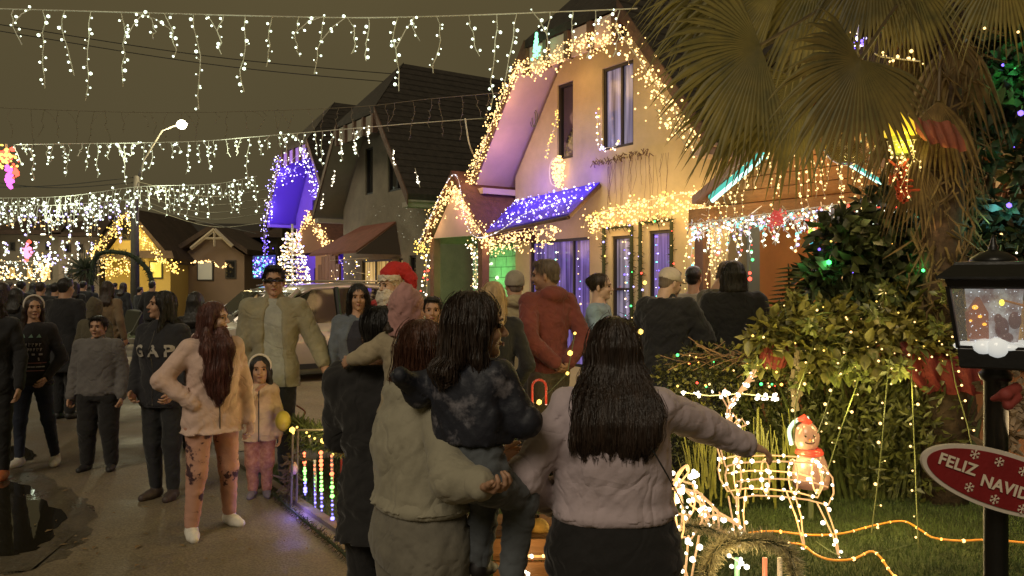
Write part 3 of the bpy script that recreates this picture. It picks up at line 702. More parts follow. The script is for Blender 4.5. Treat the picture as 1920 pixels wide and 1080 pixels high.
def window(root, s0, s1, z0, z1, t, pane=None, mull=(), trans=(), fr=None, fw=.045, curtain=None):
    fr = fr or FRAMED; m = MB(); d0, d1 = t-.02, t+.05
    for a in ((s0, s1, z0, z0+fw), (s0, s1, z1-fw, z1)): m.sbox(a[0], a[1], d0, d1, a[2], a[3])
    for a in ((s0, s0+fw), (s1-fw, s1)): m.sbox(a[0], a[1], d0+.003, d1-.003, z0+fw*.9, z1-fw*.9)
    for f in mull: q = s0+(s1-s0)*f; m.sbox(q-.02, q+.02, d0+.006, d1-.006, z0+fw*.9, z1-fw*.9)
    for f in trans: q = z0+(z1-z0)*f; m.sbox(s0+fw*.9, s1-fw*.9, d0+.009, d1-.009, q-.02, q+.02)
    w = m.link('window', fr, root)
    p = MB(); p.sbox(s0+fw*.5, s1-fw*.5, t+.02, t+.028, z0+fw*.5, z1-fw*.5); p.link('pane', pane or GLASSD, w)
    if curtain:
        c = MB(); n = 26; V = []
        for i in range(n+1):
            q = s0+fw+(s1-s0-2*fw)*i/n; o = .02*math.sin(i*1.9)+.01*math.sin(i*4.1)
            V += [S(q, t+.10+o, z0+fw), S(q, t+.10+o, z1-fw)]
        c.add(V, [(2*i, 2*i+1, 2*i+3, 2*i+2) for i in range(n)]); c.link('curtain', curtain, w, smooth=True)
    return w
def aframe(label, sc, tf, tv, k, wallm, roofm, soffm, hb=2.42, htop=1.1, zb=3.4, zt=5.45, side=2.42, depth=7, windows=(), slats=3, lower=2.9, slatm=None, courses=True, group='steep roofed row houses along the street'):
    """sc centre along the street, tf facade, tv verge; K scales it"""
    root = empty('house', S(sc, tf, 0), label, 'house', group)
    hv = (2.72*k, 1.11*k); zb *= k; zt *= k; zr = zt+hv[1]*(zt-zb)/(hv[0]-hv[1]); tr = tv+1.25*k; tb = tf+depth
    slope = (hv[0]-hv[1])/(zt-zb)
    hw = side*k; th = .09
    xin = lambda z: min(hw, hv[0]+(zb-z)*slope-.16)
    ztop = zt-.10*k
    outer = [(sc-hw, 0), (sc+hw, 0), (sc+hw, zb-.05)]
    zk = zb+(hv[0]-.16-hw)/slope
    outer = [(sc-hw, 0), (sc+hw, 0), (sc+hw, zk), (sc+xin(ztop), ztop), (sc-xin(ztop), ztop), (sc-hw, zk)]
    holes = [rect(*w[:4]) for w in windows]
    link('wall', wall_poly(outer, holes, tf, tf+.16), wallm, root)
    for q in (-1, 1):
        m = MB(); a, b = sorted((sc+q*hw, sc+q*(hw-.15))); m.sbox(a, b, tf+.163, tb, 0, zk-.02); m.link('wall', wallm, root)
    for w in windows: window(root, *w[:4], tf+.05, **(w[4] if len(w) > 4 else {}))
    # roof slopes: thick slabs; underside is the soffit
    for q in (-1, 1):
        lowz = zb; A = [S(sc+q*hv[0], tv, lowz), S(sc+q*hv[1], tv, zt), S(sc, tr, zr), S(sc, tb, zr), S(sc+q*hv[0], tb, lowz)]
        m = MB(); up = Vector((0, 0, th/ math.sin(math.atan(1/slope))*.7)); m.prism(A, up); m.link('roof', roofm, root)
        if courses:
            nc = 22; C0 = Vector((0, 0, up.z+.004)); thi = .035
            for i in range(nc):
                f0, f1 = i/nc, (i+1.12)/nc; f1 = min(f1, 1)
                def pt(f, back):
                    z = lowz+(zr-lowz)*f; s_ = sc+q*hv[0]*(1-f); return S(s_, tb-.05 if back else (tv+.01 if z <= zt else tv+.01+(tr-tv)*(z-zt)/(zr-zt)), z)
                a_, b_, c_, d_ = pt(f0, 0), pt(f0, 1), pt(f1, 1), pt(f1, 0); lift = Vector((0, 0, thi)); mc = MB(); mc.add([a_+C0, b_+C0, c_+C0, d_+C0, a_+C0+lift, b_+C0+lift, c_+C0+lift*.15, d_+C0+lift*.15], [(0, 3, 2, 1), (4, 5, 6, 7), (0, 1, 5, 4), (1, 2, 6, 5), (2, 3, 7, 6), (3, 0, 4, 7)]); mc.link('shingle_course', roofm, root)
        B = [p-Vector((0, 0, .012)) for p in (A[0], A[1])]+[S(sc+q*hv[1], tf+.3, zt-.012), S(sc+q*hv[0], tf+.3, lowz-.012)]
        m = MB(); m.prism(B, (0, 0, -.03)); m.link('soffit', soffm, root)
        # closed box at the foot of the eave
        m = MB(); a, b = sorted((sc+q*(hw+.003), sc+q*(hv[0]-.03))); m.sbox(a, b, tv+.02, tb, lowz-.15, lowz-.05); m.link('eave_board', soffm, root)
        m = MB(); m.prism([S(sc+q*(hv[0]+.03), tv-.03, lowz-.12), S(sc+q*(hv[0]+.03), tv-.03, lowz+.10), S(sc+q*hv[1], tv-.03, zt+.12), S(sc+q*hv[1], tv-.03, zt-.10)], tuple(S(0, .028, 0))); m.link('verge_board', mat('verge_wood', (.10, .055, .035), .7, var=.3, vs=10, bump=.3), root)
    m = MB(); m.prism([S(sc-hv[1], tv, zt), S(sc+hv[1], tv, zt), S(sc, tr, zr)], (0, 0, .12)); m.link('hip_roof', roofm, root)
    # louvred panel under the half hip: pale panels parted by dark rafters
    n = slats+1; w0 = 2*hv[1]*.96
    for i in range(n):
        a = sc-w0/2+w0*i/n+.05; b = sc-w0/2+w0*(i+1)/n-.05; zl = zt-.42*k if True else 0
        m = MB(); m.sbox(a, b, tv+.02, tv+.05, zl, zt-.02); m.link('gable_panel', slatm or soffm, root)
    for i in range(n+1):
        a = sc-w0/2+w0*i/n; m = MB(); m.sbox(a-.045, a+.045, tv-.05, tv+.07, zt-.44*k, zt-.03); m.link('rafter', MATS['verge_wood'], root)
    return root, dict(sc=sc, tv=tv, tf=tf, hv=hv, zb=zb, zt=zt, zr=zr, hw=hw)
ROOFD = mat('roof_shingle_dark', (.030, .024, .018), .85, var=.4, vs=7, bump=.7, bs=22)
PLY = mat('plaster_cream', (.53, .44, .26), .85, var=.15, vs=1.6, bump=.15, bs=30)
SOFP = mat('soffit_pink', (.56, .43, .38), .8, var=.07, vs=3, bump=.08)
PLG = mat('plaster_grey', (.21, .18, .125), .9, var=.14, vs=3, bump=.25, bs=25)
SOFG = mat('soffit_grey', (.30, .27, .21), .85, var=.1, vs=3)
LILAC = mat('room_wall_lilac', (.42, .36, .70), .8, var=.08)
# glazing through which a blue lit room shows
def roomglass(name, c, s):
    return glow(name, c, s, sample=False)
BLUEPANE = mat('glass_blue_room', (.16, .15, .42), .12, spec=.7)
def litpane(name, c, e, rough=.15, curt=False):
    m = mat(name, c, rough); b = m.node_tree.nodes['Principled BSDF']; b.inputs['Emission Color'].default_value = (*c, 1); b.inputs['Emission Strength'].default_value = e
    if curt:
        nt = m.node_tree; t = nt.nodes.new('ShaderNodeTexCoord'); mp = nt.nodes.new('ShaderNodeMapping'); mp.inputs['Scale'].default_value = (9, 9, .35); n = nt.nodes.new('ShaderNodeTexNoise'); n.inputs['Scale'].default_value = 1.6; n.inputs['Detail'].default_value = 2
        r = nt.nodes.new('ShaderNodeValToRGB'); r.color_ramp.elements[0].position = .36; r.color_ramp.elements[1].position = .66; r.color_ramp.elements[0].color = (*[x*.35 for x in c], 1); r.color_ramp.elements[1].color = (*[min(1, x*1.5+.04) for x in c], 1)
        L = nt.links.new; L(t.outputs['Object'], mp.inputs[0]); L(mp.outputs[0], n.inputs['Vector']); L(n.outputs[0], r.inputs[0]); L(r.outputs[0], b.inputs['Emission Color']); L(r.outputs[0], b.inputs['Base Color'])
    m.cycles.emission_sampling = 'NONE'; return m
LITBLUE = litpane('pane_blue_lit', (.15, .11, .42), .32, curt=True); LITWARM = litpane('pane_warm_lit', (.75, .45, .14), .45, curt=True); LITLAV = litpane('pane_pale_lit', (.24, .24, .42), .25, curt=True)
y_root, YH = aframe('cream plastered house with a steep roof outlined in warm bulbs and a blue lit awning', 9.37, 8.0, 7.3, 1.0, PLY, ROOFD, SOFP, windows=[
    (8.72, 9.42, 3.72, 4.98, dict(mull=(.42,), pane=LITLAV)), (10.14, 10.56, 3.72, 4.96, dict(pane=GLASSD)),
    (8.78, 9.20, .95, 2.40, dict(trans=(.45,), pane=LITLAV)), (7.98, 8.40, .95, 2.44, dict(pane=LITBLUE)), (9.72, 11.35, .35, 2.42, dict(mull=(.28,), pane=LITBLUE))])
g_root, GH = aframe('unlit grey plastered house with a huge dark roof and brown awning', 17.37, 8.0, 7.3, 1.0, PLG, ROOFD, SOFG, windows=[
    (*sorted((st(685, 300, 8)[0], st(699, 300, 8)[0])), st(690, 365, 8)[1], st(690, 277, 8)[1], {}), (*sorted((st(727, 300, 8)[0], st(757, 300, 8)[0])), st(740, 358, 8)[1], st(740, 265, 8)[1], dict(mull=(.5,))),
    (*sorted((st(735, 500, 8)[0], st(748, 500, 8)[0])), .9, 2.3, {}), (*sorted((st(767, 500, 8)[0], st(780, 500, 8)[0])), .9, 2.3, {}), (16.3, 18.6, .9, 2.25, dict(mull=(.35, .68), pane=LITWARM))])
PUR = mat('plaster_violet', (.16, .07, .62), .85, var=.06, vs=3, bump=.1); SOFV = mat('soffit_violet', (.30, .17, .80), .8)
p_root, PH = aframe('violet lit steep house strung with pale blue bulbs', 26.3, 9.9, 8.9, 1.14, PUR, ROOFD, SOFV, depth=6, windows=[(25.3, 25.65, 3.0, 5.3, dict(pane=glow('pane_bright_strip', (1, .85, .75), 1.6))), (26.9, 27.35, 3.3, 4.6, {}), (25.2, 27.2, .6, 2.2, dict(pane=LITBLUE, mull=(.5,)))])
for (s_, z_) in ((25.6, 2.2), (27.3, 3.2), (24.6, 4.2), (26.4, 5.0)): point_light('house_glow', S(s_, 8.6, z_), (.30, .12, 1), 22, .3, p_root)
# ground floor extras of the cream house
WOODO = mat('cladding_orange_wood', (.34, .14, .045), .6, var=.3, vs=12, bump=.3, bs=20, stretch=(.3, .3, 3))
side = empty('carport', S(12.7, 8.2, 0), 'green lit carport wall of blocks between cream house and grey house', 'carport')
GREENW = mat('block_wall_pale', (.42, .48, .40), .85, var=.12, vs=9, bump=.35, bs=30)
m = MB(); m.sbox(11.85, 13.9, 8.40, 8.5, 0, 2.44); m.link('wall', mat('mortar_grey', (.22, .25, .2), .9), side)
blk = None; nrow = 0; bl_, bh_ = .39, .20
for r_ in range(12):
    for c_ in range(6):
        a = 11.87+c_*bl_-(r_ % 2)*bl_/2; b = a+bl_-.016
        a = max(a, 11.86); b = min(b, 13.88)
        if b-a < .06: continue
        mm = MB(); mm.sbox(a, b, 8.385-random.random()*.008, 8.42, r_*bh_+.008, (r_+1)*bh_-.008); mm.link('brick', GREENW, side)
for i in range(5):
    mm = MB(); z = 2.46+i*.19; mm.sbox(11.8, 13.95, 8.30, 8.33, z, z+.175); mm.link('board', WOODO, side)
m = MB(); m.sbox(11.8, 14.2, 8.31, 8.6, 3.42, 3.5); m.link('top_board', ROOFD, side)
for z_ in (.9, 1.9): point_light('green_glow', S(12.8, 7.85, z_), (.22, 1, .24), 13, .15, side)
# small porch gable
pg = empty('porch_gable', S(12.26, 7.0, 0), 'small entrance gable with pinkish face edged in warm bulbs', 'porch')
pa, pb, pc = S(13.3, 7.0, 2.50), S(12.26, 7.0, 3.56), S(11.22, 7.0, 2.46)
m = MB(); m.prism([S(13.1, 7.05, 2.52), S(12.26, 7.05, 3.42), S(11.4, 7.05, 2.50)], tuple(S(0, .04, 0))); m.link('gable_panel', SOFP, pg)
for (a, b) in (((13.36, 2.44), (12.26, 3.60)), ((12.26, 3.60), (11.16, 2.40))):
    m = MB(); A = [S(a[0], 6.95, a[1]), S(b[0], 6.95, b[1]), S(b[0], 8.25, b[1]), S(a[0], 8.25, a[1])]; m.prism(A, (0, 0, .07)); m.link('roof', mat('porch_roof_brown', (.11, .045, .03), .8, var=.3, vs=9, bump=.4), pg)
for s_ in (13.15, 11.45):
    m = MB(); m.sbox(s_-.07, s_+.07, 7.05, 7.19, 0, 2.52); m.link('post', mat('post_brown', (.14, .07, .04), .7, var=.2, bump=.2), pg)
# slanting blue awning
AWN = mat('awning_violet_blue', (.07, .04, .55), .7, var=.15, vs=8, bump=.2)
aw = empty('awning', S(10.3, 8, 2.6), 'slanting blue awning covered in small bulbs over the big window', 'awning')
A = [S(11.75, 7.98, 3.13), S(9.45, 7.98, 3.22), S(9.0, 7.02, 2.66), S(11.5, 7.02, 2.50)]
m = MB(); m.prism(A, (0, 0, .025)); o = m.link('cover', AWN, aw)
m = MB()
for (a, b) in ((A[0], A[3]), (A[1], A[2]), (A[2], A[3]), (A[0], A[1])): m.tube([a-Vector((0, 0, .03)), b-Vector((0, 0, .03))], .03, 6)
m.link('frame', MATS['verge_wood'], aw)
bl = []; 
for i in range(240):
    u, v = random.random(), random.random(); p = A[0].lerp(A[1], u).lerp(A[3].lerp(A[2], u), v); bl.append(p+Vector((0, 0, .04+random.random()*.02)))
bs_ = empty('light_net', S(10.3, 7.5, 2.8), 'net of pale blue bulbs lying on the slanting awning', 'string lights')
bulbs_mix(bl, .0125, [MW['lav'], MW['white'], MW['blue']], bs_)
for u in (.15, .38, .62, .85): point_light('blue_glow', A[0].lerp(A[1], u).lerp(A[3].lerp(A[2], u), .45)+Vector((0, 0, .35)), (.12, .05, 1), 3.2, .1, bs_)
# light on the cream house's front
for (s_, t_, z_, c_, e_) in ((11.3, 7.45, 3.95, (1, .50, .45), 2.6), (10.9, 7.3, 4.6, (1, .5, .3), 3.0), (9.6, 7.4, 4.9, (1, .64, .22), 5.5), (8.2, 7.4, 4.4, (1, .66, .25), 5), (10.9, 7.75, 3.45, (.10, .04, 1), 4), (9.55, 7.75, 3.4, (.12, .04, 1), 4), (10.2, 7.3, 3.6, (.14, .08, 1), 5), (9.9, 7.5, 4.75, (1, .45, .06), 4), (7.9, 7.3, 3.2, (1, .66, .25), 7), (8.8, 7.3, 2.9, (1, .66, .25), 5), (7.6, 7.2, 2.0, (1, .72, .3), 4), (10.6, 7.3, 2.2, (.45, .3, 1), 6), (12.0, 6.9, 2.9, (1, .35, .5), 2.5), (10.2, 6.6, 1.2, (.9, .5, .9), 5)):
    point_light('facade_glow', S(s_, t_, z_), c_, e_, .25, y_root)
# lights along the verge of the cream house: left slope, across under the half hip, right slope
vp = [S(12.12, 7.2, 3.15), S(12.05, 7.2, 3.45), S(11.3, 7.2, 4.4), S(10.5, 7.2, 5.22)]
verge_string(vp, 'warm bulbs bunched down the left roof edge of the cream house', 380, (.05, .05, .06), .0125, 'warm', lights=3, le=3.5, loff=(0, -.15, 0))
verge_string([S(10.5, 7.2, 5.2), S(9.9, 7.2, 5.05), S(9.3, 7.2, 5.22), S(8.5, 7.2, 5.12), S(8.24, 7.2, 5.2)], 'warm bulbs bunched across the top of the cream gable', 330, (.08, .05, .08), .0125, 'warm', down=.15, lights=2, le=3)
verge_string([S(8.24, 7.2, 5.2), S(7.6, 7.2, 4.45), S(7.0, 7.2, 3.7), S(6.7, 7.2, 3.35)], 'warm bulbs bunched down the right roof edge of the cream house', 230, (.09, .06, .10), .0125, 'warm', lights=1, le=3)
verge_string([S(9.55, 7.8, 2.72), S(8.6, 7.8, 2.83), S(7.1, 7.8, 2.90)], 'golden icicle bulbs along the ground floor cornice of the cream house', 470, (.05, .06, .05), .013, ['warm', 'warm', 'gold'], down=.30, power=1.6, lights=5, le=5.5, loff=(0, -.25, -.1))
verge_string([S(7.15, 7.75, 2.9), S(7.1, 7.75, 2.1)], 'golden bulbs hanging down the right corner of the cream house', 70, (.05, .03, .05), .013, 'warm', lights=1, le=2)
verge_string([S(11.75, 7.3, 2.42), S(10.8, 7.2, 2.50), S(9.5, 7.2, 2.52)], 'warm icicle bulbs hanging from the awning over the big window', 330, (.06, .06, .04), .0125, 'warm', down=.28, power=1.5, lights=3, le=4, loff=(0, -.2, 0))
verge_string([pa+Vector((.0, -.1, -.02)), S(12.95, 6.9, 2.85), pb+Vector((0, -.1, -.12)), S(11.7, 6.9, 2.95), pc+Vector((0, -.1, 0)), S(10.9, 6.9, 2.3)], 'warm bulbs bunched round the small entrance gable', 420, (.06, .05, .07), .013, 'warm', down=.1, lights=4, le=3, loff=(0, -.1, 0))
verge_string([S(13.35, 6.92, 2.45), S(13.32, 6.92, 2.25)], 'tuft of golden bulbs at the left foot of the entrance gable', 50, (.07, .06, .06), .014, 'gold')
verge_string([PT(1255, 640, 7.6), PT(1245, 560, 7.6)], 'few golden bulbs beside the black jacket by the right window', 4, (.02, .02, .1), .02, 'gold')
# white piping outline: gable then swag along the awning
pp = catmull([S(13.38, 6.88, 2.42), pb+Vector((0, -.14, .02)), S(11.6, 6.85, 2.75), S(11.25, 6.85, 2.45), S(10.6, 6.85, 2.50), S(9.9, 6.85, 2.72), S(9.1, 6.85, 2.83)], 10)
o = empty('rope_light', pp[20], 'thin white rope light outlining the entrance gable and awning edge', 'rope light'); m = MB(); m.tube(pp, .006, 5); m.link('tube', WIRE, o); bulbs(along(pp, .035), .009, glow('rope_dot_white', (.95, .9, 1), 2.2), o)
# hanging wreath-like figure between floors, laser sparkle
fg = []
for i in range(130):
    a = random.uniform(0, 6.28); r_ = random.gauss(.17, .035) if random.random() < .6 else random.uniform(0, .17); fg.append(S(10.40+math.cos(a)*r_*.8, 7.9, 3.52+math.sin(a)*r_*1.3))
o = empty('light_figure', S(10.52, 7.9, 3.3), 'glowing figure of warm bulbs hung below the left upper window', 'light figure')
m = MB(); m.tube([S(10.52+.15*math.cos(a), 7.92, 3.52+.23*math.sin(a)) for a in np.linspace(0, 6.28, 20)], .01, 5); m.link('frame', WIRE, o); bulbs(fg, .017, MW['warm'], o)
point_light('figure_glow', S(10.52, 7.55, 3.5), (1, .6, .25), 4, .1, o)
cv = catmull([S(10.72, 7.88, 3.75), S(10.62, 7.88, 4.0), S(10.5, 7.88, 4.2), S(10.4, 7.88, 4.42), S(10.38, 7.88, 4.5)], 8)
verge_string(cv, 'thin curl of golden bulbs hanging in the left upper window', 42, (.02, .01, .02), .011, 'gold')
verge_string([S(9.44, 7.92, 4.3), S(9.42, 7.92, 3.75), S(9.0, 7.92, 3.72)], 'bright white bulbs in the corner of the right upper window', 26, (.02, .01, .05), .014, ['white', 'lav', 'white', 'amber'])
m = MB()
for i in range(90): p = S(random.uniform(8.3, 9.6), 7.95, 3.62-random.random()*.1); m.tube([p, p+Vector((random.uniform(-.05, .05), -.04, -random.uniform(.02, .07)))], .008, 3)
for i in range(24):
    a = random.uniform(7.9, 9.3); m.tube(strandline(S(a, 7.96, 3.5), random.uniform(.3, 1.0), .02), .0025, 3)
solo(m.link('dead_vine', mat('vine_dry', (.16, .10, .07), .9)), 'dry vine trailing down the wall below the right upper window', 'vine')
m = MB()
for k_ in range(2): m.tube([S(11.1+.08*math.cos(a)+k_*.05, 7.93, 4.5+.14*math.sin(a)) for a in np.linspace(0, 6.28, 16)], .006, 4)
m.tube(catmull([S(11.9, 7.3, 4.55), S(11.5, 7.7, 4.62), S(11.15, 7.93, 4.75)], 6), .008, 4)
solo(m.link('cable', DWIRE), 'loop of dark cable hanging on the cream wall near the left soffit', 'cable')
# green tree shaped light on the gable
m = []; 
for i in range(70):
    z = random.random(); m.append(S(9.92+random.uniform(-1, 1)*.14*(1-z), 7.12, 5.12+z*.38))
o = empty('light_figure', S(9.92, 7.12, 5.1), 'small green glowing tree figure on top of the cream gable', 'light figure'); bulbs(m, .02, glow('bulb_tree_green', (.25, 1, .5), 2.4), o); q = MB(); q.tube([S(9.92, 7.14, 5.1), S(9.92, 7.14, 5.55)], .01, 5); q.link('frame', DWIRE, o); point_light('green_glow', S(9.92, 6.95, 5.3), (.2, 1, .4), 1.5, .1, o)
# grey house: awning, sparkles
aw2 = empty('awning', S(17.2, 7.9, 2.2), 'brown sloping awning over the ground floor window of the grey house', 'awning')
AWB = mat('awning_brown', (.20, .07, .045), .85, var=.2, vs=6, bump=.25)
A = [S(18.6, 7.97, 3.05), S(16.6, 7.97, 3.05), S(16.35, 6.9, 2.35), S(19.3, 6.9, 2.35)]
m = MB(); m.prism(A, (0, 0, .05)); m.link('cover', AWB, aw2)
m = MB(); m.prism([S(16.6, 7.97, 3.03), S(16.35, 6.9, 2.33), S(16.35, 7.97, 2.33)], tuple(S(.02, 0, 0))); m.link('side_panel', mat('awning_side', (.05, .03, .022), .9), aw2)
verge_string([S(18.9, 7.3, 2.25), S(16.6, 7.3, 2.25)], 'warm drops of light under the brown awning of the grey house', 70, (.05, .05, .05), .012, ['warm', 'white', 'lav', 'gold'], down=1.1, lights=2, le=5, loff=(0, -.2, 0))
for a, lb in (((640, 262), 'short white icicle on the left roof edge of the grey house'), ((664, 250), 'short white icicle below the left ridge end of the grey house'), ((690, 235), 'long white icicle over the narrow upper window of the grey house'), ((737, 280), 'short white icicle at the wide upper window of the grey house'), ((778, 315), 'slanting white icicle on the right roof slope of the grey house'), ((606, 365), 'small white icicle low on the left roof edge of the grey house'), ((628, 320), 'white icicle halfway down the left roof edge of the grey house')):
    p = PT(a[0], a[1], 7.15); q = p+Vector((.10 if a[0] == 778 else (-.06 if a[0] < 630 else .02), 0, -.38)); verge_string([p, q], lb, 11, (.015, .01, .02), .014, 'white')
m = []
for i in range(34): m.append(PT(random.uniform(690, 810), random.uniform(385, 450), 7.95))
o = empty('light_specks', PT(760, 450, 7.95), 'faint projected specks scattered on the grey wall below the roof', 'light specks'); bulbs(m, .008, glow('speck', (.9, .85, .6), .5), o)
# violet house strings
def house_outline(H, lab, n, m, br, lights=0, le=0, lc=(1, .6, .3), dt=.12, jit=.06, part='all'):
    sc, tv, (a, b), zb, zt = H['sc'], H['tv']-dt, H['hv'], H['zb'], H['zt']
    verge_string([S(sc+a*.98, tv, zb-.2), S(sc+b, tv, zt-.2)], lab+' left slope', n, (jit,)*3, br, m, lights=lights, le=le, lc=lc)
    verge_string([S(sc+b, tv, zt-.25), S(sc, tv, zt-.45), S(sc-b, tv, zt-.25)], lab+' top', n//2, (jit*1.2,)*3, br, m, down=.6, lights=0)
    verge_string([S(sc-b, tv, zt-.2), S(sc-a*.98, tv, zb-.2)], lab+' right slope', n, (jit,)*3, br, m, lights=lights, le=le, lc=lc)
house_outline(PH, 'pale blue bulbs on the violet house,', 150, ['lav', 'white', 'blue'], .019, 2, 8, (.35, .25, 1), jit=.09)
verge_string([S(28.9, 8.7, 3.6), S(28.9, 8.7, 2.1)], 'blue bulbs down the left corner post of the violet house', 60, (.1, .05, .1), .022, ['blue', 'lav'])
# small gable of the violet house
p2 = empty('porch_gable', S(23.4, 8.2, 0), 'small brown entrance gable edged in warm bulbs beside the violet house', 'porch')
ga, gb, gc = PT(540, 478, 8.2), PT(582, 400, 8.2), PT(622, 470, 8.2)
m = MB(); m.prism([ga, gb, gc], tuple(S(0, .05, 0))); m.link('gable_panel', mat('gable_brown', (.22, .10, .06), .8), p2)
for a, b in ((ga, gb), (gb, gc)):
    m = MB(); o_ = S(0, 3, 0); m.prism([a, b, b+o_, a+o_], (0, 0, .1)); m.link('roof', MATS['porch_roof_brown'], p2)
m = MB(); w0, w1 = st(625, 500, 8.25)[0], st(590, 500, 8.25)[0]; m.sbox(w0, w1, 8.27, 8.4, 0, st(600, 470, 8.25)[1]); m.link('wall', mat('plaster_orange', (.42, .22, .12), .85), p2)
verge_string([ga+Vector((0, -.1, 0)), gb+Vector((0, -.1, -.05)), gc+Vector((0, -.1, 0))], 'warm bulbs bunched round the brown entrance gable', 260, (.06, .06, .10), .022, 'warm', lights=2, le=6)
# arched timber door
ad = empty('arched_door', PT(612, 530, 8.0), 'brown arched timber door beside the small gable of the violet house', 'door')
s0, s1 = st(636, 520, 8.1)[0], st(596, 520, 8.1)[0]; zt_ = st(615, 472, 8.1)[1]; n = 6
for i in range(n):
    a = s0+(s1-s0)*i/n; f = abs((i+.5)/n-.5)*2; m = MB(); m.sbox(a+.01, a+(s1-s0)/n-.01, 8.1, 8.16, 0, zt_-.5*f*f); m.link('plank', mat('door_wood', (.16, .075, .045), .7, var=.3, vs=10, bump=.3, stretch=(1, 1, .2)), ad)
# cone of light rings and the blue net beside it
lt = empty('light_tree', PT(560, 545, 7.0), 'cone shaped tree of stacked white and gold light rings by the violet house', 'light tree')
c = PT(548, 545, 7.2); c.z = 0; B1 = []; m = MB(); m.tube([c, c+Vector((0, 0, 3.3))], .03, 6); zT = PT(548, 440, 7.2).z
for i in range(24):
    z = zT*(1-i/27); r_ = .18+.62*i/24+.03*math.sin(i*2.3); ring = [c+Vector((math.cos(a)*r_, math.sin(a)*r_, z)) for a in np.linspace(0, 6.28, 22)]; m.tube(ring, .012, 4, cap=False); B1 += along(ring, .075)
m.link('frame', WIRE, lt); bulbs_mix([p+Vector((random.gauss(0, .02), 0, random.gauss(0, .03))) for p in B1], .022, [MW['white'], MW['warm'], MW['lav'], MW['white']], lt); point_light('tree_glow', c+Vector((0, -1.2, 1.4)), (.85, .7, 1), 20, .3, lt)
sb = [PT(640+random.gauss(0, 1)*1-103+random.gauss(0, 12), 505+random.gauss(0, 8), 7.2) for i in range(60)]
nt_ = empty('light_net', PT(495, 520, 8), 'blue and teal net of bulbs left of the stacked light tree', 'string lights'); B2 = [PT(random.uniform(474, 516), random.uniform(482, 520), 8.3) for i in range(150)]; bulbs_mix(B2, .024, [MW['blue'], MW['teal'], MW['lav'], MW['blue']], nt_)
m = MB(); m.add([PT(474, 480, 8.35), PT(517, 478, 8.35), PT(517, 522, 8.35), PT(474, 522, 8.35)], [(0, 1, 2, 3)]); m.link('backing', mat('backing_blue', (.03, .05, .35), .8), nt_); point_light('net_glow', PT(495, 500, 7.9), (.1, .25, 1), 8, .2, nt_)

# evergreen garlands with bulbs framing the two narrow ground floor windows
for (s0, s1, z1, lb) in ((8.78, 9.20, 2.40, 'left'), (7.98, 8.40, 2.44, 'right')):
    q = [S(s1+.10, 7.93, .9), S(s1+.10, 7.93, z1+.12), S(s0-.10, 7.93, z1+.12), S(s0-.10, 7.93, .9)]; o = empty('garland', q[0], 'dark green garland framing the '+lb+' narrow window of the cream house', 'garland'); m = MB(); m.tube(q, .03, 6)
    for p in along(q, .03):
        for j in range(4): m.tube([p, p+Vector((random.gauss(0, .035), random.gauss(0, .03), random.gauss(0, .035)))], [.010, .002], 3, cap=False)
    m.link('branches', mat('garland_needles', (.035, .045, .018), .85), o); bulbs_mix([p+Vector((random.gauss(0, .03), -.05, random.gauss(0, .02))) for p in along(q, .24)], .012, [MW['red'], MW['gold'], MW['green'], MW['lav'], MW['warm']], o)
for (s0, s1, z0, z1, n, lb) in ((8.80, 9.18, .95, 2.3, 30, 'left narrow window'), (8.0, 8.38, .95, 2.35, 34, 'right narrow window'), (9.75, 11.3, .9, 2.2, 90, 'big blue lit window')):
    o = empty('string_lights', S((s0+s1)/2, 7.9, z0), 'loose coloured bulbs hanging over the '+lb+' of the cream house', 'string lights'); m = MB(); P_ = []
    for k_ in range(max(2, int((s1-s0)/.19))):
        a = random.uniform(s0, s1); ln = strandline(S(a, 7.97, z1), random.uniform(.6, 1.0)*(z1-z0), .012); m.tube(ln, .0025, 3); P_ += along(ln, .12)
    m.link('wire', DWIRE, o); bulbs_mix([p+Vector((random.gauss(0, .015), -.02, 0)) for p in P_], .0115, [MW['lav'], MW['white'], MW['blue'], MW['teal'], MW['warm']], o)
verge_string([S(12.0, 7.25, 2.4), S(11.9, 7.25, 1.9), S(11.95, 7.25, 1.2)], 'warm and white bulbs bunched down the post right of the green wall', 90, (.06, .04, .06), .013, ['warm', 'white'], lights=1, le=2)
verge_string([S(13.2, 6.95, 2.2), S(13.15, 6.95, 1.6), S(13.2, 6.95, 1.1)], 'garland of golden star bulbs down the post left of the green wall', 40, (.05, .03, .05), .017, ['gold', 'white', 'red'])
fl = []
for i in range(14): fl.append(S(random.uniform(12.1, 13.6), 8.36, random.uniform(1.2, 2.4)))
o = empty('light_specks', S(12.8, 8.36, 1.2), 'pale snowflake lights spotted over the green block wall', 'light specks'); bulbs(fl, .028, glow('flake_pale', (.9, 1, .65), 1.8), o)

# a few dead leaves and scraps on the path
m = MB()
for i in range(70):
    u, v = random.uniform(40, 690), random.uniform(760, 1075); p = G(u, v, .014); a = random.uniform(0, 6.28); l_ = random.uniform(.012, .035); d = Vector((math.cos(a), math.sin(a), 0)); e = Vector((-d.y, d.x, 0))
    m.add([p-d*l_, p+e*l_*.45+Vector((0, 0, .006)), p+d*l_, p-e*l_*.45+Vector((0, 0, .004))], [(0, 1, 2, 3)])
o = m.link('leaf_litter', mat('dead_leaf', (.20, .13, .06), .8, var=.4, vs=20)); o['kind'] = 'stuff'
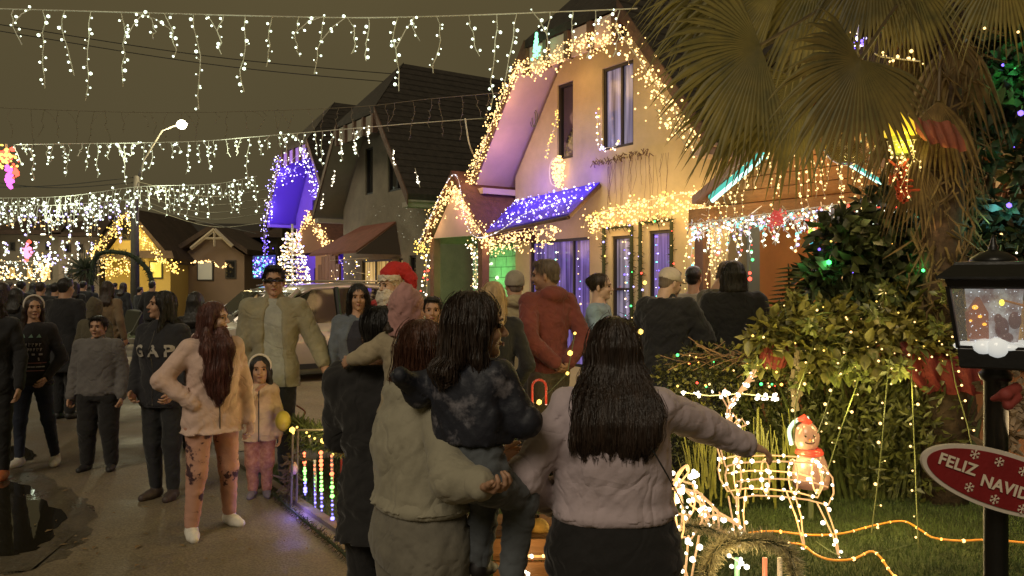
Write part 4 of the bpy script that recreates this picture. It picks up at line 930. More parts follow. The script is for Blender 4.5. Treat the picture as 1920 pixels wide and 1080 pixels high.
# ---------------------------------------------------------------- orange neighbour on the right
n_root = empty('house', S(3, 8.0, 0), 'orange walled neighbour house behind the palm and shrubs', 'house')
ORG = mat('plaster_orange_wall', (.46, .20, .075), .85, var=.1, vs=3, bump=.15)
SAL = mat('plaster_salmon', (.55, .28, .17), .85, var=.06, vs=2, bump=.12)
m = MB(); m.sbox(1.6, 6.45, 8.0, 8.2, 0, 4.2); m.link('wall', ORG, n_root)
m = MB(); m.sbox(-6, 1.6, 7.9, 8.1, 0, 4.6); m.link('wall', SAL, n_root)
m = MB(); m.sbox(1.5, 6.5, 7.2, 12, 4.2, 4.3); m.sbox(-6, 1.5, 7.2, 12, 4.6, 4.7); m.link('roof', ROOFD, n_root)
m = MB(); m.sbox(6.45, 6.9, 8.3, 8.5, 0, 2.9); m.link('side_gate', mat('gate_grey', (.24, .27, .25), .6), n_root)
for i in range(9): mm = MB(); a = 4.55+i*.115; mm.sbox(a, a+.105, 7.955, 7.99, 0, 2.45); mm.link('board', WOODO, n_root)
window(n_root, 3.0, 4.3, .9, 2.3, 7.98, pane=LITWARM, mull=(.5,))
# its porch gable with teal light bars
pn = empty('porch_gable', S(4.95, 6.5, 0), 'wooden porch gable of the orange house edged by teal light bars', 'porch')
a, b, c = S(6.15, 6.5, 2.56), S(4.92, 6.5, 3.24), S(3.55, 6.5, 2.48)
WP = mat('porch_wood_gold', (.30, .15, .05), .7, var=.25, vs=9, bump=.3, stretch=(1, 1, 4))
for i in range(5):
    z0 = 2.52+i*.13; f = i/5.6; mm = MB(); s0 = 3.7+(4.92-3.7)*f; s1 = 6.0+(4.92-6.0)*f; mm.sbox(s0, s1, 6.56, 6.60, z0, z0+.12); mm.link('board', WP, pn)
for (p, q) in ((a, b), (b, c)):
    m = MB(); o_ = S(0, 1.6, 0); m.prism([p, q, q+o_, p+o_], (0, 0, .08)); m.link('roof', mat('porch_roof_pink', (.34, .22, .18), .8, bump=.2), pn)
m = MB(); m.sbox(3.5, 6.2, 6.5, 6.62, 2.30, 2.50); m.link('beam', WP, pn)
for s_ in (6.05, 3.6): m = MB(); m.sbox(s_-.06, s_+.06, 6.5, 6.62, 0, 2.30); m.link('post', MATS['post_brown'], pn)
TEAL = glow('bar_teal', (.12, .62, .48), .9, True); TEALH = glow('bar_teal_core', (.55, 1, .85), 2.2, True)
for (x0, y0, x1, y1, r_, lb) in ((1334, 372, 1430, 290, .045, 'thick teal light bar along the left porch roof edge'), (1590, 304, 1660, 346, .020, 'thin green light bar on the right porch roof edge')):
    o = empty('light_bar', PT(x0, y0, 6.4), lb, 'light bar'); m = MB(); m.tube([PT(x0, y0, 6.4), PT(x1, y1, 6.4)], r_, 8); m.link('tube', TEAL, o)
    m = MB(); d = Vector((.0, -.02, -.03)); m.tube([PT(x0, y0, 6.37)+d, PT(x1, y1, 6.37)+d], r_*.45, 6); m.link('lit_strip', TEALH, o)
verge_string([PT(1430, 292, 6.38), PT(1480, 246, 6.38)], 'white sparkling bulbs up the left porch roof edge beyond the teal bar', 34, (.02, .02, .02), .014, ['teal', 'white'])
icicle_string([a+Vector((.1, -.12, -.05)), S(5.5, 6.38, 2.85), b+Vector((0, -.12, -.1)), S(4.2, 6.38, 2.8), c+Vector((0, -.12, 0))], 'warm icicle lights hanging from the orange house porch gable', .07, (.15, .75), .010, .055, 'warm', lit=.9, wr=.002, side=.012, fork=0, lights=4, le=3.5, lc=(1, .55, .2))
icicle_string([S(6.3, 6.6, 2.62), S(5.75, 6.6, 2.55)], 'long warm icicle lights at the left post of the orange house porch', .06, (.5, 1.0), .010, .05, 'warm', wr=.002, side=.015, fork=0, lights=1, le=2)
icicle_string([S(6.0, 6.3, 2.32), S(5.0, 6.3, 2.36), S(3.4, 6.3, 2.42)], 'dense white and coloured icicle lights along the porch beam', .035, (.08, .38), .011, .05, ['cool', 'white', 'lav', 'white', 'red', 'warm', 'cool', 'teal'], wr=.0035, side=.02, fork=.1, lights=4, le=2.5, lc=(.9, .85, 1))
m = MB(); 
for i in range(240):
    p = S(random.uniform(3.4, 6.0), 6.33, 2.33+random.gauss(0, .03)); m.tube([p, p+Vector((random.gauss(0, .06), random.gauss(0, .03), random.gauss(-.05, .06)))], .006, 3)
solo(m.link('tinsel', mat('tinsel_silver', (.7, .68, .72), .25, metal=.8)), 'silver tinsel bunched along the porch beam', 'tinsel')
m = MB()
for i in range(60):
    p = PT(1455+random.gauss(0, 6), 412+random.gauss(0, 8), 6.15); m.tube([p, p+Vector((random.gauss(0, .025), 0, random.gauss(0, .025)))], .009, 3)
solo(m.link('ornament', litpane('ornament_red_lit', (.6, .09, .08), .4)), 'red lit tinsel star hanging from the porch beam', 'ornament')
for i, (x_, y_, c_) in enumerate(((1520, 425, (.6, .8, .1)), (1520, 436, (.1, .6, .1)), (1520, 447, (.12, .5, .2)), (1520, 458, (.1, .1, .7)))):
    pass
o = empty('ornament', PT(1520, 440, 6.2), 'small striped lantern in yellow green and blue hanging under the beam', 'ornament')
for i, cc in enumerate(((.9, .8, .1), (.5, .9, .1), (.15, .8, .15), (.1, .5, .6), (.12, .12, .95))):
    m = MB(); p = PT(1520, 424+i*10, 6.2); m.lathe(p, [(.015, -.018), (.022, -.01), (.022, .01), (.015, .018)], 10); m.link('ring', litpane('lantern_ring_%d' % i, cc, .9), o)
for (px, py, mm_, r_, lb) in ((1409, 471, 'green', .02, 'upper green bulb beside the timber boards of the porch'), (1411, 487, 'green', .02, 'lower green bulb beside the timber boards of the porch'), (1406, 512, 'red', .022, 'upper red bulb behind the black haired man in black'), (1406, 523, 'red', .024, 'lower red bulb behind the black haired man in black')):
    o = empty('bulb_light', PT(px, py, 7.2), lb, 'bulb'); bulbs([PT(px, py, 7.2)], r_, MW[mm_], o, 'bulb'); m = MB(); m.tube([PT(px, py, 7.2), PT(px, py-22, 7.3)], .004, 4); m.link('wire', DWIRE, o)
point_light('green_glow', PT(1415, 478, 7.1), (.1, 1, .2), 1.2, .05, n_root); point_light('red_glow', PT(1409, 518, 7.1), (1, .05, .03), .8, .05, n_root)
for (s_, t_, z_, c_, e_) in ((5.2, 7.3, 1.9, (1, .5, .15), 9), (3.4, 7.2, 2.6, (1, .5, .2), 8), (1.4, 7.1, 2.4, (1, .5, .3), 9)): point_light('facade_glow', S(s_, t_, z_), c_, e_, .2, n_root)
# ---------------------------------------------------------------- far houses
def simple_house(label, x0, x1, yb, Y, eave, apx, apy, wallm, roofm, over=.5, depth=7, wins=(), group='houses closing the end of the street', front=True, fl=None):
    """gable turned to the camera; pixel sizes at depth Y"""
    L, Rr = P(x0, eave if fl is None else fl, Y), P(x1, eave, Y); A = P(apx, apy, Y); root = empty('house', Vector(((L.x+Rr.x)/2, Y, 0)), label, 'house', group)
    w = [Vector((L.x+over*.6, Y, 0)), Vector((Rr.x-over*.6, Y, 0)), Vector((Rr.x-over*.6, Y, Rr.z)), Vector((A.x, Y, A.z-.15)), Vector((L.x+over*.6, Y, L.z))]
    m = MB(); m.prism(w, (0, depth, 0)); m.link('wall', wallm, root)
    for a, b in ((L, A), (A, Rr)):
        a = a.copy(); b = b.copy(); a.y = b.y = Y-over; m = MB(); m.prism([a, b, b+Vector((0, 0, .25)), a+Vector((0, 0, .25))], (0, depth+over, 0)); m.link('roof', roofm, root)
    for (u0, v0, u1, v1, pm) in wins:
        p, q = P(u0, v0, Y-.03), P(u1, v1, Y-.03); m = MB(); m.box((p.x-.06, Y-.06, q.z-.06), (q.x+.06, Y-.02, p.z+.06)); f = m.link('window', FRAMED, root)
        m = MB(); m.box((p.x, Y-.08, q.z), (q.x, Y-.063, p.z)); m.link('pane', pm, f)
    return root, L, A, Rr
YEL = mat('plaster_yellow', (.50, .36, .10), .85, var=.06, vs=1); ROOFB = mat('roof_brown', (.055, .035, .022), .9, var=.3, vs=2, bump=.4, bs=8)
h1, L1, A1, R1 = simple_house('yellow gabled house with golden bulbs on its roof edges at the street end', 185, 332, 540, 36, 496, 250, 402, YEL, ROOFB, fl=478, wins=[(231, 422, 243, 448, GLASSD), (283, 492, 303, 520, litpane('pane_yellow_lit', (.7, .55, .1), .7))])
verge_string([L1+Vector((0, -.8, -.1)), A1+Vector((0, -.8, -.1)), R1+Vector((0, -.8, -.1))], 'golden bulbs along both roof edges of the yellow gabled house', 330, (.12, .1, .14), .028, ['gold', 'warm', 'gold'], down=.2, lights=4, le=45, lc=(1, .78, .35), loff=(0, -.8, 0))
verge_string([P(328, 492, 35), P(330, 508, 35)], 'tuft of golden bulbs at the right foot of the yellow gable', 24, (.15, .05, .1), .036, 'gold')
verge_string([P(184, 486, 34.5), P(242, 486, 34.5)], 'golden icicle bulbs under the ground floor eave of the yellow gabled house', 150, (.1, .1, .1), .028, ['gold', 'warm'], down=.65, lights=1, le=60, lc=(1, .75, .2), loff=(0, -.5, 0))
m = MB(); m.box((P(184, 0, 35).x, 34.8, P(0, 487, 35).z), (P(246, 0, 35).x, 36, P(0, 478, 35).z)); o = m.link('porch_roof', ROOFB, h1)
m = MB(); m.prism([P(262, 470, 35.5), P(322, 470, 35.5), P(326, 484, 35.2), P(258, 484, 35.2)], (0, .5, 0)); m.link('porch_roof', ROOFB, h1)
h2, *_ = simple_house('dark roofed bungalow with a pale gable behind the parked cars', 330, 470, 540, 38, 478, 402, 432, mat('plaster_dim', (.20, .14, .09), .9), ROOFB, wins=[(372, 492, 398, 524, litpane('pane_curtain_dim', (.38, .36, .26), .28)), (425, 490, 440, 520, GLASSD)])
m = MB(); m.prism([P(322, 418, 42), P(505, 420, 42), P(505, 500, 42), P(322, 500, 42)], (0, 6, 0)); m.link('roof', mat('roof_slate_dim', (.05, .045, .035), .9), h2)
m = MB()
for (u0, v0, u1, v1) in ((358, 466, 402, 430), (402, 430, 436, 462)): m.tube([P(u0, v0, 37.3), P(u1, v1, 37.3)], .09, 4)
m.tube([P(385, 447, 37.3), P(418, 447, 37.3)], .05, 4); m.tube([P(402, 432, 37.3), P(402, 462, 37.3)], .05, 4); m.link('barge_board', mat('board_pale', (.42, .36, .26), .8), h2)
verge_string([P(358, 492, 37), P(402, 489, 37)], 'thin row of warm bulbs on the bungalow porch', 26, (.02, .02, .03), .035, 'warm'); verge_string(catmull([P(402, 492, 37), P(414, 503, 37), P(426, 494, 37)], 5), 'short sagging swag of warm bulbs right of the bungalow porch', 20, (.02, .02, .03), .03, 'warm')
for (u0, u1, v1, c_, lb) in ((0, 110, 440, (.14, .125, .09), 'low dim house at the far left behind the crowd'), (110, 186, 444, (.20, .17, .13), 'dim beige house between the far left house and the yellow gable'), (470, 520, 446, (.08, .07, .05), 'dark house just left of the violet house')):
    Y = 42; root = empty('house', Vector((P((u0+u1)/2, 0, Y).x, Y, 0)), lb, 'house', 'houses closing the end of the street')
    a, b = P(u0, v1, Y), P(u1, v1, Y); m = MB(); m.box((a.x, Y, 0), (b.x, Y+6, a.z)); m.link('wall', mat('far_wall_%d' % u0, c_, .9, var=.1, vs=1), root)
    m = MB(); m.prism([a+Vector((-.4, -.5, 0)), b+Vector((.4, -.5, 0)), b+Vector((-.6, 3, 1.2)), a+Vector((.6, 3, 1.2))], (0, 0, .2)); m.link('roof', ROOFB, root)
    for j in range(3):
        u = u0+(u1-u0)*(.18+.3*j); p, q = P(u, v1+14, Y), P(u+9, v1+30, Y); m = MB(); m.box((p.x, Y-.06, q.z), (q.x, Y-.02, p.z)); w_ = m.link('window', FRAMED, root); m = MB(); m.box((p.x+.06, Y-.08, q.z+.06), (q.x-.06, Y-.063, p.z-.06)); m.link('pane', GLASSD, w_)
        p, q = P(u-3, 500, Y), P(u+12, 524, Y); m = MB(); m.box((p.x, Y-.06, q.z), (q.x, Y-.02, p.z)); w_ = m.link('window', FRAMED, root); m = MB(); m.box((p.x+.06, Y-.08, q.z+.06), (q.x-.06, Y-.063, p.z-.06)); m.link('pane', LITWARM if u0 == 0 else GLASSD, w_)
verge_string([P(0, 490, 40), P(88, 490, 40)], 'white and warm bulbs thick over the far left house front', 190, (.2, .15, .3), .032, ['white', 'cool', 'warm'], down=.9, lights=2, le=60, lc=(1, .85, .6), loff=(0, -.8, 0))
verge_string([P(78, 492, 39), P(84, 525, 39)], 'bright warm column of bulbs at the porch of the far left house', 70, (.18, .1, .2), .04, 'warm', lights=1, le=30)
verge_string([P(20, 520, 39), P(40, 520, 39)], 'warm bulbs low behind the crowd at the far left', 12, (.5, .1, .1), .05, 'warm')
verge_string([P(70, 492, 38), P(135, 482, 38)], 'bluish bulbs swagged between the two far left houses', 50, (.12, .1, .2), .04, ['lav', 'cool', 'white'])
for i, u in enumerate((10, 40, 66, 92, 118, 146, 171)): verge_string([P(u, 452, 37), P(u+2, 488 if i % 2 else 480, 37)], ['first', 'second', 'third', 'fourth', 'fifth', 'sixth', 'seventh'][i]+' vertical white icicle from the left in front of the far houses', 12, (.05, .05, .05), .04, ['cool', 'lav', 'white'], group='vertical icicles before the far houses')
for i, (u, v0, v1) in enumerate(((225, 430, 455), (253, 425, 455))): verge_string([P(u, v0, 34), P(u+1, v1, 34)], ('bluish icicle on the yellow house wall left of the pole', 'bluish icicle hanging on the lamp pole before the yellow house')[i], 12, (.04, .04, .05), .035, ['lav', 'cool'])
o = empty('light_figure', P(52, 484, 36), 'small pink and red glowing star figure hung before the far left house', 'light figure'); bulbs_mix([P(52+random.gauss(0, 3.5), 472+random.gauss(0, 8), 36) for i in range(45)], .07, [MW['red'], glow('bulb_pink', (1, .25, .45), 2.4), glow('bulb_pink', (1, .25, .45), 2.4)], o); m = MB(); m.tube([P(52, 460, 36.1), P(52, 486, 36.1)], .03, 5); m.link('frame', WIRE, o)
# skyline hills of roofs and trees far off
m = MB(); 
for i in range(26):
    u = -260+i*45; h = 438+random.uniform(-9, 9); p = P(u, h, 90); q = P(u+52, h, 90); m.box((p.x, 90, 0), (q.x, 94, p.z))
o = m.link('distant_roofs', mat('distant_dark', (.035, .032, .022), .95)); o['kind'] = 'stuff'
# ---------------------------------------------------------------- street lamp, poles, cables
sl = empty('street_lamp', P(253, 540, 26.0).xy.to_3d(), 'tall street lamp pole with a lit head before the yellow gabled house', 'street lamp')
p0 = P(253, 540, 26); p0.z = 0; top = P(256, 330, 26); arm = P(304, 245, 26); hd_ = P(332, 234, 26)
POLEM = mat('pole_grey', (.10, .09, .07), .7, var=.2, bump=.1)
m = MB(); m.tube([p0, P(253, 400, 26), top], [.15, .12, .09], 10); m.link('pole', POLEM, sl, smooth=True)
m = MB(); m.tube([top-Vector((0, 0, .2)), P(270, 300, 26), arm, hd_], [.04, .03, .028, .028], 8); m.link('arm', mat('arm_pale', (.14, .13, .10), .7), sl, smooth=True)
m = MB(); m.ball(P(342, 231, 26), (.20, .12, .08)); m.link('lamp_head', mat('lamp_head_grey', (.3, .3, .28), .5), sl, smooth=True)
m = MB(); m.ball(P(342, 233, 26)+Vector((0, -.05, -.02)), (.16, .13, .15), nu=22, nv=14); m.link('lamp_glass', glow('street_lamp_glass', (1, .95, .62), 14), sl, smooth=True)
point_light('lamp_light', P(342, 240, 26)+Vector((0, -.3, -.3)), (1, .85, .5), 420, .3, sl)
s2 = empty('street_lamp', P(81, 540, 46).xy.to_3d(), 'distant street lamp with a small lit head above the far left houses', 'street lamp')
m = MB(); q = P(76, 540, 46); q.z = 0; m.tube([q, P(76, 440, 46), P(80, 438, 46)], .07, 6); m.link('pole', POLEM, s2); m = MB(); m.ball(P(82, 442, 45.9), .17); m.link('lamp_glass', MATS['street_lamp_glass'], s2); point_light('lamp_light', P(82, 446, 45), (1, .85, .55), 140, .2, s2)
s3 = empty('utility_pole', P(324, 500, 40).xy.to_3d(), 'thin bare utility pole right of the yellow gabled house', 'utility pole'); m = MB(); q = P(324, 500, 40); q.z = 0; m.tube([q, P(325, 412, 40)], .09, 8); m.link('pole', mat('pole_wood', (.16, .13, .08), .9), s3); m = MB(); m.tube([P(318, 420, 40), P(332, 420, 40)], .06, 5); m.link('crossarm', MATS['pole_wood'], s3)
CAB = mat('cable_black', (.03, .027, .02), .7); CABP = mat('cable_pale', (.16, .15, .10), .7)
for i, (pts, mm_, lb) in enumerate([([(-40, 40, 20), (430, 110, 22), (900, 152, 24)], CAB, 'upper black cable crossing the sky behind the first icicle string'), ([(-40, 52, 21), (430, 125, 23), (900, 168, 25)], CAB, 'lower black cable crossing the sky behind the first icicle string'),
        ([(254, 340, 26), (380, 368, 25), (500, 356, 24)], CABP, 'pale cable from the lamp pole towards the violet house, topmost of the bundle'), ([(254, 350, 26), (380, 384, 25), (500, 372, 24)], CABP, 'pale cable from the lamp pole, second of the bundle'), ([(254, 362, 26), (380, 398, 25), (500, 385, 24)], CABP, 'pale cable from the lamp pole, third of the bundle'), ([(254, 372, 26), (380, 410, 25), (500, 400, 24)], CABP, 'pale cable from the lamp pole, fourth of the bundle'), ([(254, 382, 26), (390, 424, 25), (500, 418, 24)], CABP, 'pale cable from the lamp pole, lowest of the bundle'),
        ([(-60, 352, 24), (100, 348, 25), (254, 332, 26)], CAB, 'black cable running left from the lamp pole top'), ([(-60, 336, 24), (100, 352, 25), (254, 342, 26)], CAB, 'black sagging cable below it running left from the lamp pole'), ([(480, 438, 24), (300, 395, 25), (254, 352, 26)], CAB, 'black cable slanting down right of the lamp pole'),
        ([(872, 222, 14), (880, 270, 14), (893, 300, 14.3)], WIRE, 'short pale cable dropping from the third string to the cream house roof')]):
    q = catmull([P(*p) for p in pts], 10); m = MB(); m.tube(q, .012 if i < 2 else .013, 4); solo(m.link('cable', mm_), lb, 'cable')
# overhead icicle strings across the street
def pcurve(pts): return catmull([P(*p) for p in pts], 12)
icicle_string(pcurve([(-60, 15, 8), (200, 22, 8), (450, 29, 8), (640, 33, 8), (800, 31, 8), (1000, 24, 8), (1195, 16, 8)]), 'nearest white icicle string hanging across the top of the view', .25, (.26, .86), .0128, .078, 'cool', wr=.0052, lights=5, le=1.6, lc=(.9, 1, .75), group='icicle strings across the street', side=.04, fork=.35)
icicle_string(pcurve([(-60, 200, 12.5), (300, 211, 12.5), (640, 202, 12.5), (800, 186, 12.5), (935, 174, 12.8)]), 'unlit second icicle string hanging behind the first', .24, (.30, .62), .01, .10, 'cool', wr=.0035, lit=0, group='icicle strings across the street', side=.03, wire=mat('unlit_wire', (.22, .19, .13), .8))
icicle_string(pcurve([(30, 271, 15), (340, 266, 15), (470, 257, 15), (660, 241, 15)]), 'white icicle string in the middle distance above the violet house', .17, (.18, .70), .0175, .095, 'cool', wr=.006, lit=.92, group='icicle strings across the street', side=.04, fork=.3, lights=3, le=14, lc=(.9, 1, .75))
m = MB(); m.tube(pcurve([(660, 241, 15), (780, 231, 15), (905, 222, 15)]), .008, 4); solo(m.link('string_wire', WIRE), 'bare wire carrying the middle string on to the cream house roof', 'cable')
icicle_string(pcurve([(-40, 372, 21), (120, 368, 21), (260, 350, 21), (400, 345, 21), (482, 330, 21)]), 'dense white icicle string above the yellow gabled house', .11, (.30, .95), .023, .13, 'cool', wr=.006, group='icicle strings across the street', side=.06, lights=3, le=30, lc=(.9, 1, .75))
icicle_string(pcurve([(-40, 385, 24), (120, 384, 24), (260, 372, 24)]), 'dense white icicle string just behind and left over the far roofs', .13, (.35, 1.0), .026, .16, ['cool', 'cool', 'lav'], wr=.006, group='icicle strings across the street', side=.07, lights=2, le=30, lc=(.9, 1, .8))
icicle_string(pcurve([(-40, 402, 29), (100, 405, 29), (190, 400, 29)]), 'farthest white icicle string over the crowd at the left', .17, (.3, .9), .029, .18, ['cool', 'cool', 'warm'], wr=.006, group='icicle strings across the street', side=.07)
# red and pink candle ornament at the left edge
o = empty('light_figure', P(10, 330, 14), 'red bow and pink candle light figure hanging at the left edge', 'light figure')
bulbs_mix([P(5+random.gauss(0, 14), 295+random.gauss(0, 9), 14) for i in range(80)], .032, [MW['red'], MW['red'], MW['amber'], MW['gold']], o); bulbs([P(17+random.gauss(0, 3), 333+random.gauss(0, 9), 14) for i in range(60)], .03, glow('bulb_magenta', (1, .12, .75), 2.6), o, 'bulbs')
bulbs([P(28+random.gauss(0, 5), 322+random.gauss(0, 5), 14) for i in range(12)], .03, MW['red'], o); m = MB(); m.tube([P(12, 270, 14.05), P(17, 350, 14.05)], .02, 6); m.tube([P(-18, 296, 14.05), P(30, 292, 14.05)], .02, 6); m.link('frame', WIRE, o)
# garland arch in the street
ag = empty('garland_arch', G(240, 640), 'dark garland arch standing over the walkway before the yellow house', 'arch')
ap = catmull([P(168, 560, 24), P(180, 482, 24), P(228, 474, 24), P(262, 490, 24), P(284, 525, 24), P(286, 600, 24)], 8); m = MB(); m.tube(ap, .07, 6)
for p in along(ap, .04):
    for j in range(3): d = Vector((random.gauss(0, 1), random.gauss(0, 1), random.gauss(0, 1))).normalized()*.15; m.tube([p, p+d], [.03, .004], 3)
m.link('garland', mat('garland_dark', (.02, .03, .012), .9), ag)
# yucca like palm by the far house
yk = empty('yucca', G(162, 620), 'dark spiky yucca standing before the far houses', 'plant'); c = P(160, 505, 28); m = MB(); q = c.copy(); q.z = 0; m.tube([q, c], .16, 8); m.link('trunk', mat('bark_dark', (.05, .035, .025), .9), yk)
m = MB()
for i in range(150):
    d = Vector((random.gauss(0, 1), random.gauss(0, 1), random.gauss(.25, 1))).normalized(); m.tube([c, c+d*random.uniform(.5, .85)], [.03, .004], 3)
o_ = m.link('leaves', mat('yucca_leaf', (.035, .045, .02), .7), yk); o_['kind'] = 'stuff'
# ---------------------------------------------------------------- cars
def car(label, pos, heading, col, L=4.1, Wd=1.72, Hh=1.62, group='cars parked on the driveways'):
    root = empty('parked_car', pos, label, 'car', group, rz=heading)   # local -x is the nose
    PA = mat('car_paint_'+label[:8], col, .35, metal=.35, coat=.8, var=.03, vs=40); GL = mat('car_glass', (.010, .012, .010), .05, spec=.9); BK = mat('car_trim_black', (.015, .015, .015), .6)
    X = [-.5, -.485, -.44, -.36, -.26, -.19, -.02, .12, .28, .40, .46, .49, .5]
    zl = [.38, .30, .24, .22, .22, .22, .22, .22, .22, .24, .28, .34, .42]
    zb = [.66, .80, .90, .96, 1.0, 1.02, 1.03, 1.03, 1.04, 1.05, 1.04, 1.0, .92]
    wd = [.78, .88, .95, .985, 1, 1, 1, 1, 1, .99, .97, .93, .88]
    def loft(rows, name, m, par, sm=True):
        mb = MB(); n = len(rows[0]); V = [p for r in rows for p in r]; F = [(i*n+j, i*n+(j+1) % n, (i+1)*n+(j+1) % n, (i+1)*n+j) for i in range(len(rows)-1) for j in range(n)]
        F += [tuple(range(n-1, -1, -1)), tuple((len(rows)-1)*n+j for j in range(n))]; mb.add(V, F); me = mb.mesh(name); o = link(name, me, m, par, world=False, smooth=sm); o.parent = par; return o
    rows = []
    for x, a, b, w in zip(X, zl, zb, wd):
        h = w*Wd/2; mid = a+(b-a)*.55
        rows.append([(x*L, -h*.93, a), (x*L, -h, a+.10), (x*L, -h, mid), (x*L, -h*.955, b-.03), (x*L, -h*.80, b), (x*L, 0, b+.03), (x*L, h*.80, b), (x*L, h*.955, b-.03), (x*L, h, mid), (x*L, h, a+.10), (x*L, h*.93, a)])
    body = loft(rows, 'body', PA, root)
    # cabin: dark glass volume, painted roof and pillars over it
    gx = [(-.235, 1.0, .0), (-.10, 1.50, 1), (-.02, Hh-.06, 1), (.20, Hh-.02, 1), (.36, Hh-.07, 1), (.44, Hh-.28, 1), (.485, 1.02, 0)]
    rows = []
    for x, zt, f in gx:
        h = Wd/2*.93; ht = Wd/2*(.93-.17*(zt-1.0)/.62); rows.append([(x*L, -h, .98), (x*L, -ht, zt-.05), (x*L, -ht*.8, zt), (x*L, ht*.8, zt), (x*L, ht, zt-.05), (x*L, h, .98)])
    loft(rows, 'windows', GL, root, False)
    rows = []
    for x, zt in ((-.085, 1.50), (-.02, Hh-.035), (.20, Hh+.005), (.36, Hh-.045), (.415, Hh-.13)):
        ht = Wd/2*(.93-.17*(zt-1.0)/.62); rows.append([(x*L, -ht*1.01, zt-.07), (x*L, -ht*.97, zt-.01), (x*L, -ht*.7, zt+.025), (x*L, ht*.7, zt+.025), (x*L, ht*.97, zt-.01), (x*L, ht*1.01, zt-.07)])
    loft(rows, 'roof', PA, root)
    for q in (-1, 1):
        for (xa, za, xb, zb_, wd_, nm) in ((-.235, 1.0, -.075, Hh-.10, .045, 'pillar'), (.09, 1.0, .085, Hh-.06, .04, 'pillar'), (.30, 1.0, .32, Hh-.10, .06, 'pillar'), (.485, 1.0, .40, Hh-.12, .06, 'pillar')):
            h = Wd/2*.935*q; ht = Wd/2*.775*q; m = MB(); m.tube([(xa*L, h, za), (xb*L, ht, zb_)], wd_, 6); o = m.link(nm, PA if nm == 'pillar' and abs(xa) > .2 else BK, None); o.parent = root
        m = MB(); m.tube([(-.05*L, q*Wd*.36, Hh+.02), (.0*L, q*Wd*.36, Hh+.05), (.30*L, q*Wd*.36, Hh+.045), (.36*L, q*Wd*.36, Hh-.02)], .018, 6); o = m.link('roof_rail', mat('rail_alu', (.5, .5, .5), .3, metal=.9), None); o.parent = root
        m = MB(); m.ball((-.17*L, q*(Wd/2+.08), 1.05), (.07, .10, .07)); o = m.link('wing_mirror', PA, None, smooth=True); o.parent = root
        m = MB(); m.box((-.20*L, q*(Wd/2+.002)-.004, .24), (.40*L, q*(Wd/2+.002)+.004, .33)); o = m.link('sill_trim', BK, None); o.parent = root
        for xd in (.06, .27):
            m = MB(); m.box((xd*L-.09, q*(Wd/2+.012)-.012, .88), (xd*L+.05, q*(Wd/2+.012)+.012, .91)); o = m.link('door_handle', PA, None); o.parent = root
        for xd in (-.19, .085, .31):
            m = MB(); m.box((xd*L-.004, q*(Wd/2+.0015)-.0015, .34), (xd*L+.004, q*(Wd/2+.0015)+.0015, .96)); o = m.link('door_seam', BK, None); o.parent = root
        m = MB(); m.ball((-.475*L, q*.62, .76), (.10, .17, .07)); o = m.link('headlight', mat('headlight_glass', (.6, .62, .6), .1), None, smooth=True); o.parent = root
        m = MB(); m.ball((.487*L, q*.66, .9), (.06, .13, .12)); o = m.link('tail_light', mat('tail_light_red', (.35, .01, .01), .2), None, smooth=True); o.parent = root
        for xw in (-.31, .31):
            Mx = Matrix.Rotation(R(90), 3, 'X'); m = MB(); m.lathe((xw*L, q*(Wd/2-.10), .33), [(.20, -.11), (.31, -.10), (.33, -.05), (.33, .05), (.31, .10), (.20, .11)], 22, Mx); w_ = m.link('wheel', mat('tyre', (.012, .012, .012), .85), None, smooth=True); w_.parent = root
            m = MB(); m.lathe((xw*L, q*(Wd/2-.02)+q*.02, .33), [(.20, -.015), (.21, .015), (.06, .02)], 16, Mx)
            for k_ in range(5):
                a = k_*1.2566; m.tube([(xw*L, q*(Wd/2+.005), .33), (xw*L+.19*math.cos(a), q*(Wd/2+.005), .33+.19*math.sin(a))], .025, 4)
            r_ = m.link('rim', mat('rim_alloy', (.35, .35, .34), .35, metal=.8), None); r_.parent = w_
    m = MB(); m.box((-.503*L, -.45, .40), (-.492*L, .45, .60)); o = m.link('grille', BK, None); o.parent = root
    m = MB(); m.box((-.506*L, -.22, .46), (-.502*L, .22, .56)); o = m.link('number_plate', mat('plate_white', (.6, .6, .58), .5), None); o.parent = root
    return root
hd0 = math.atan2(NY, NX)
car('silver beige estate car parked nose out behind the man in the open shirt', S(14.0, 4.9), hd0, (.50, .44, .37), L=4.2, Hh=1.68)
car('dark compact car with pale doors parked behind the woman in the black hoodie', S(18.2, 5.5), hd0, (.22, .20, .17), L=4.0, Hh=1.5)
car('pale roofed car half hidden behind the silver beige estate car', S(21.4, 6.6), hd0, (.42, .40, .36), L=4.2, Hh=1.6)
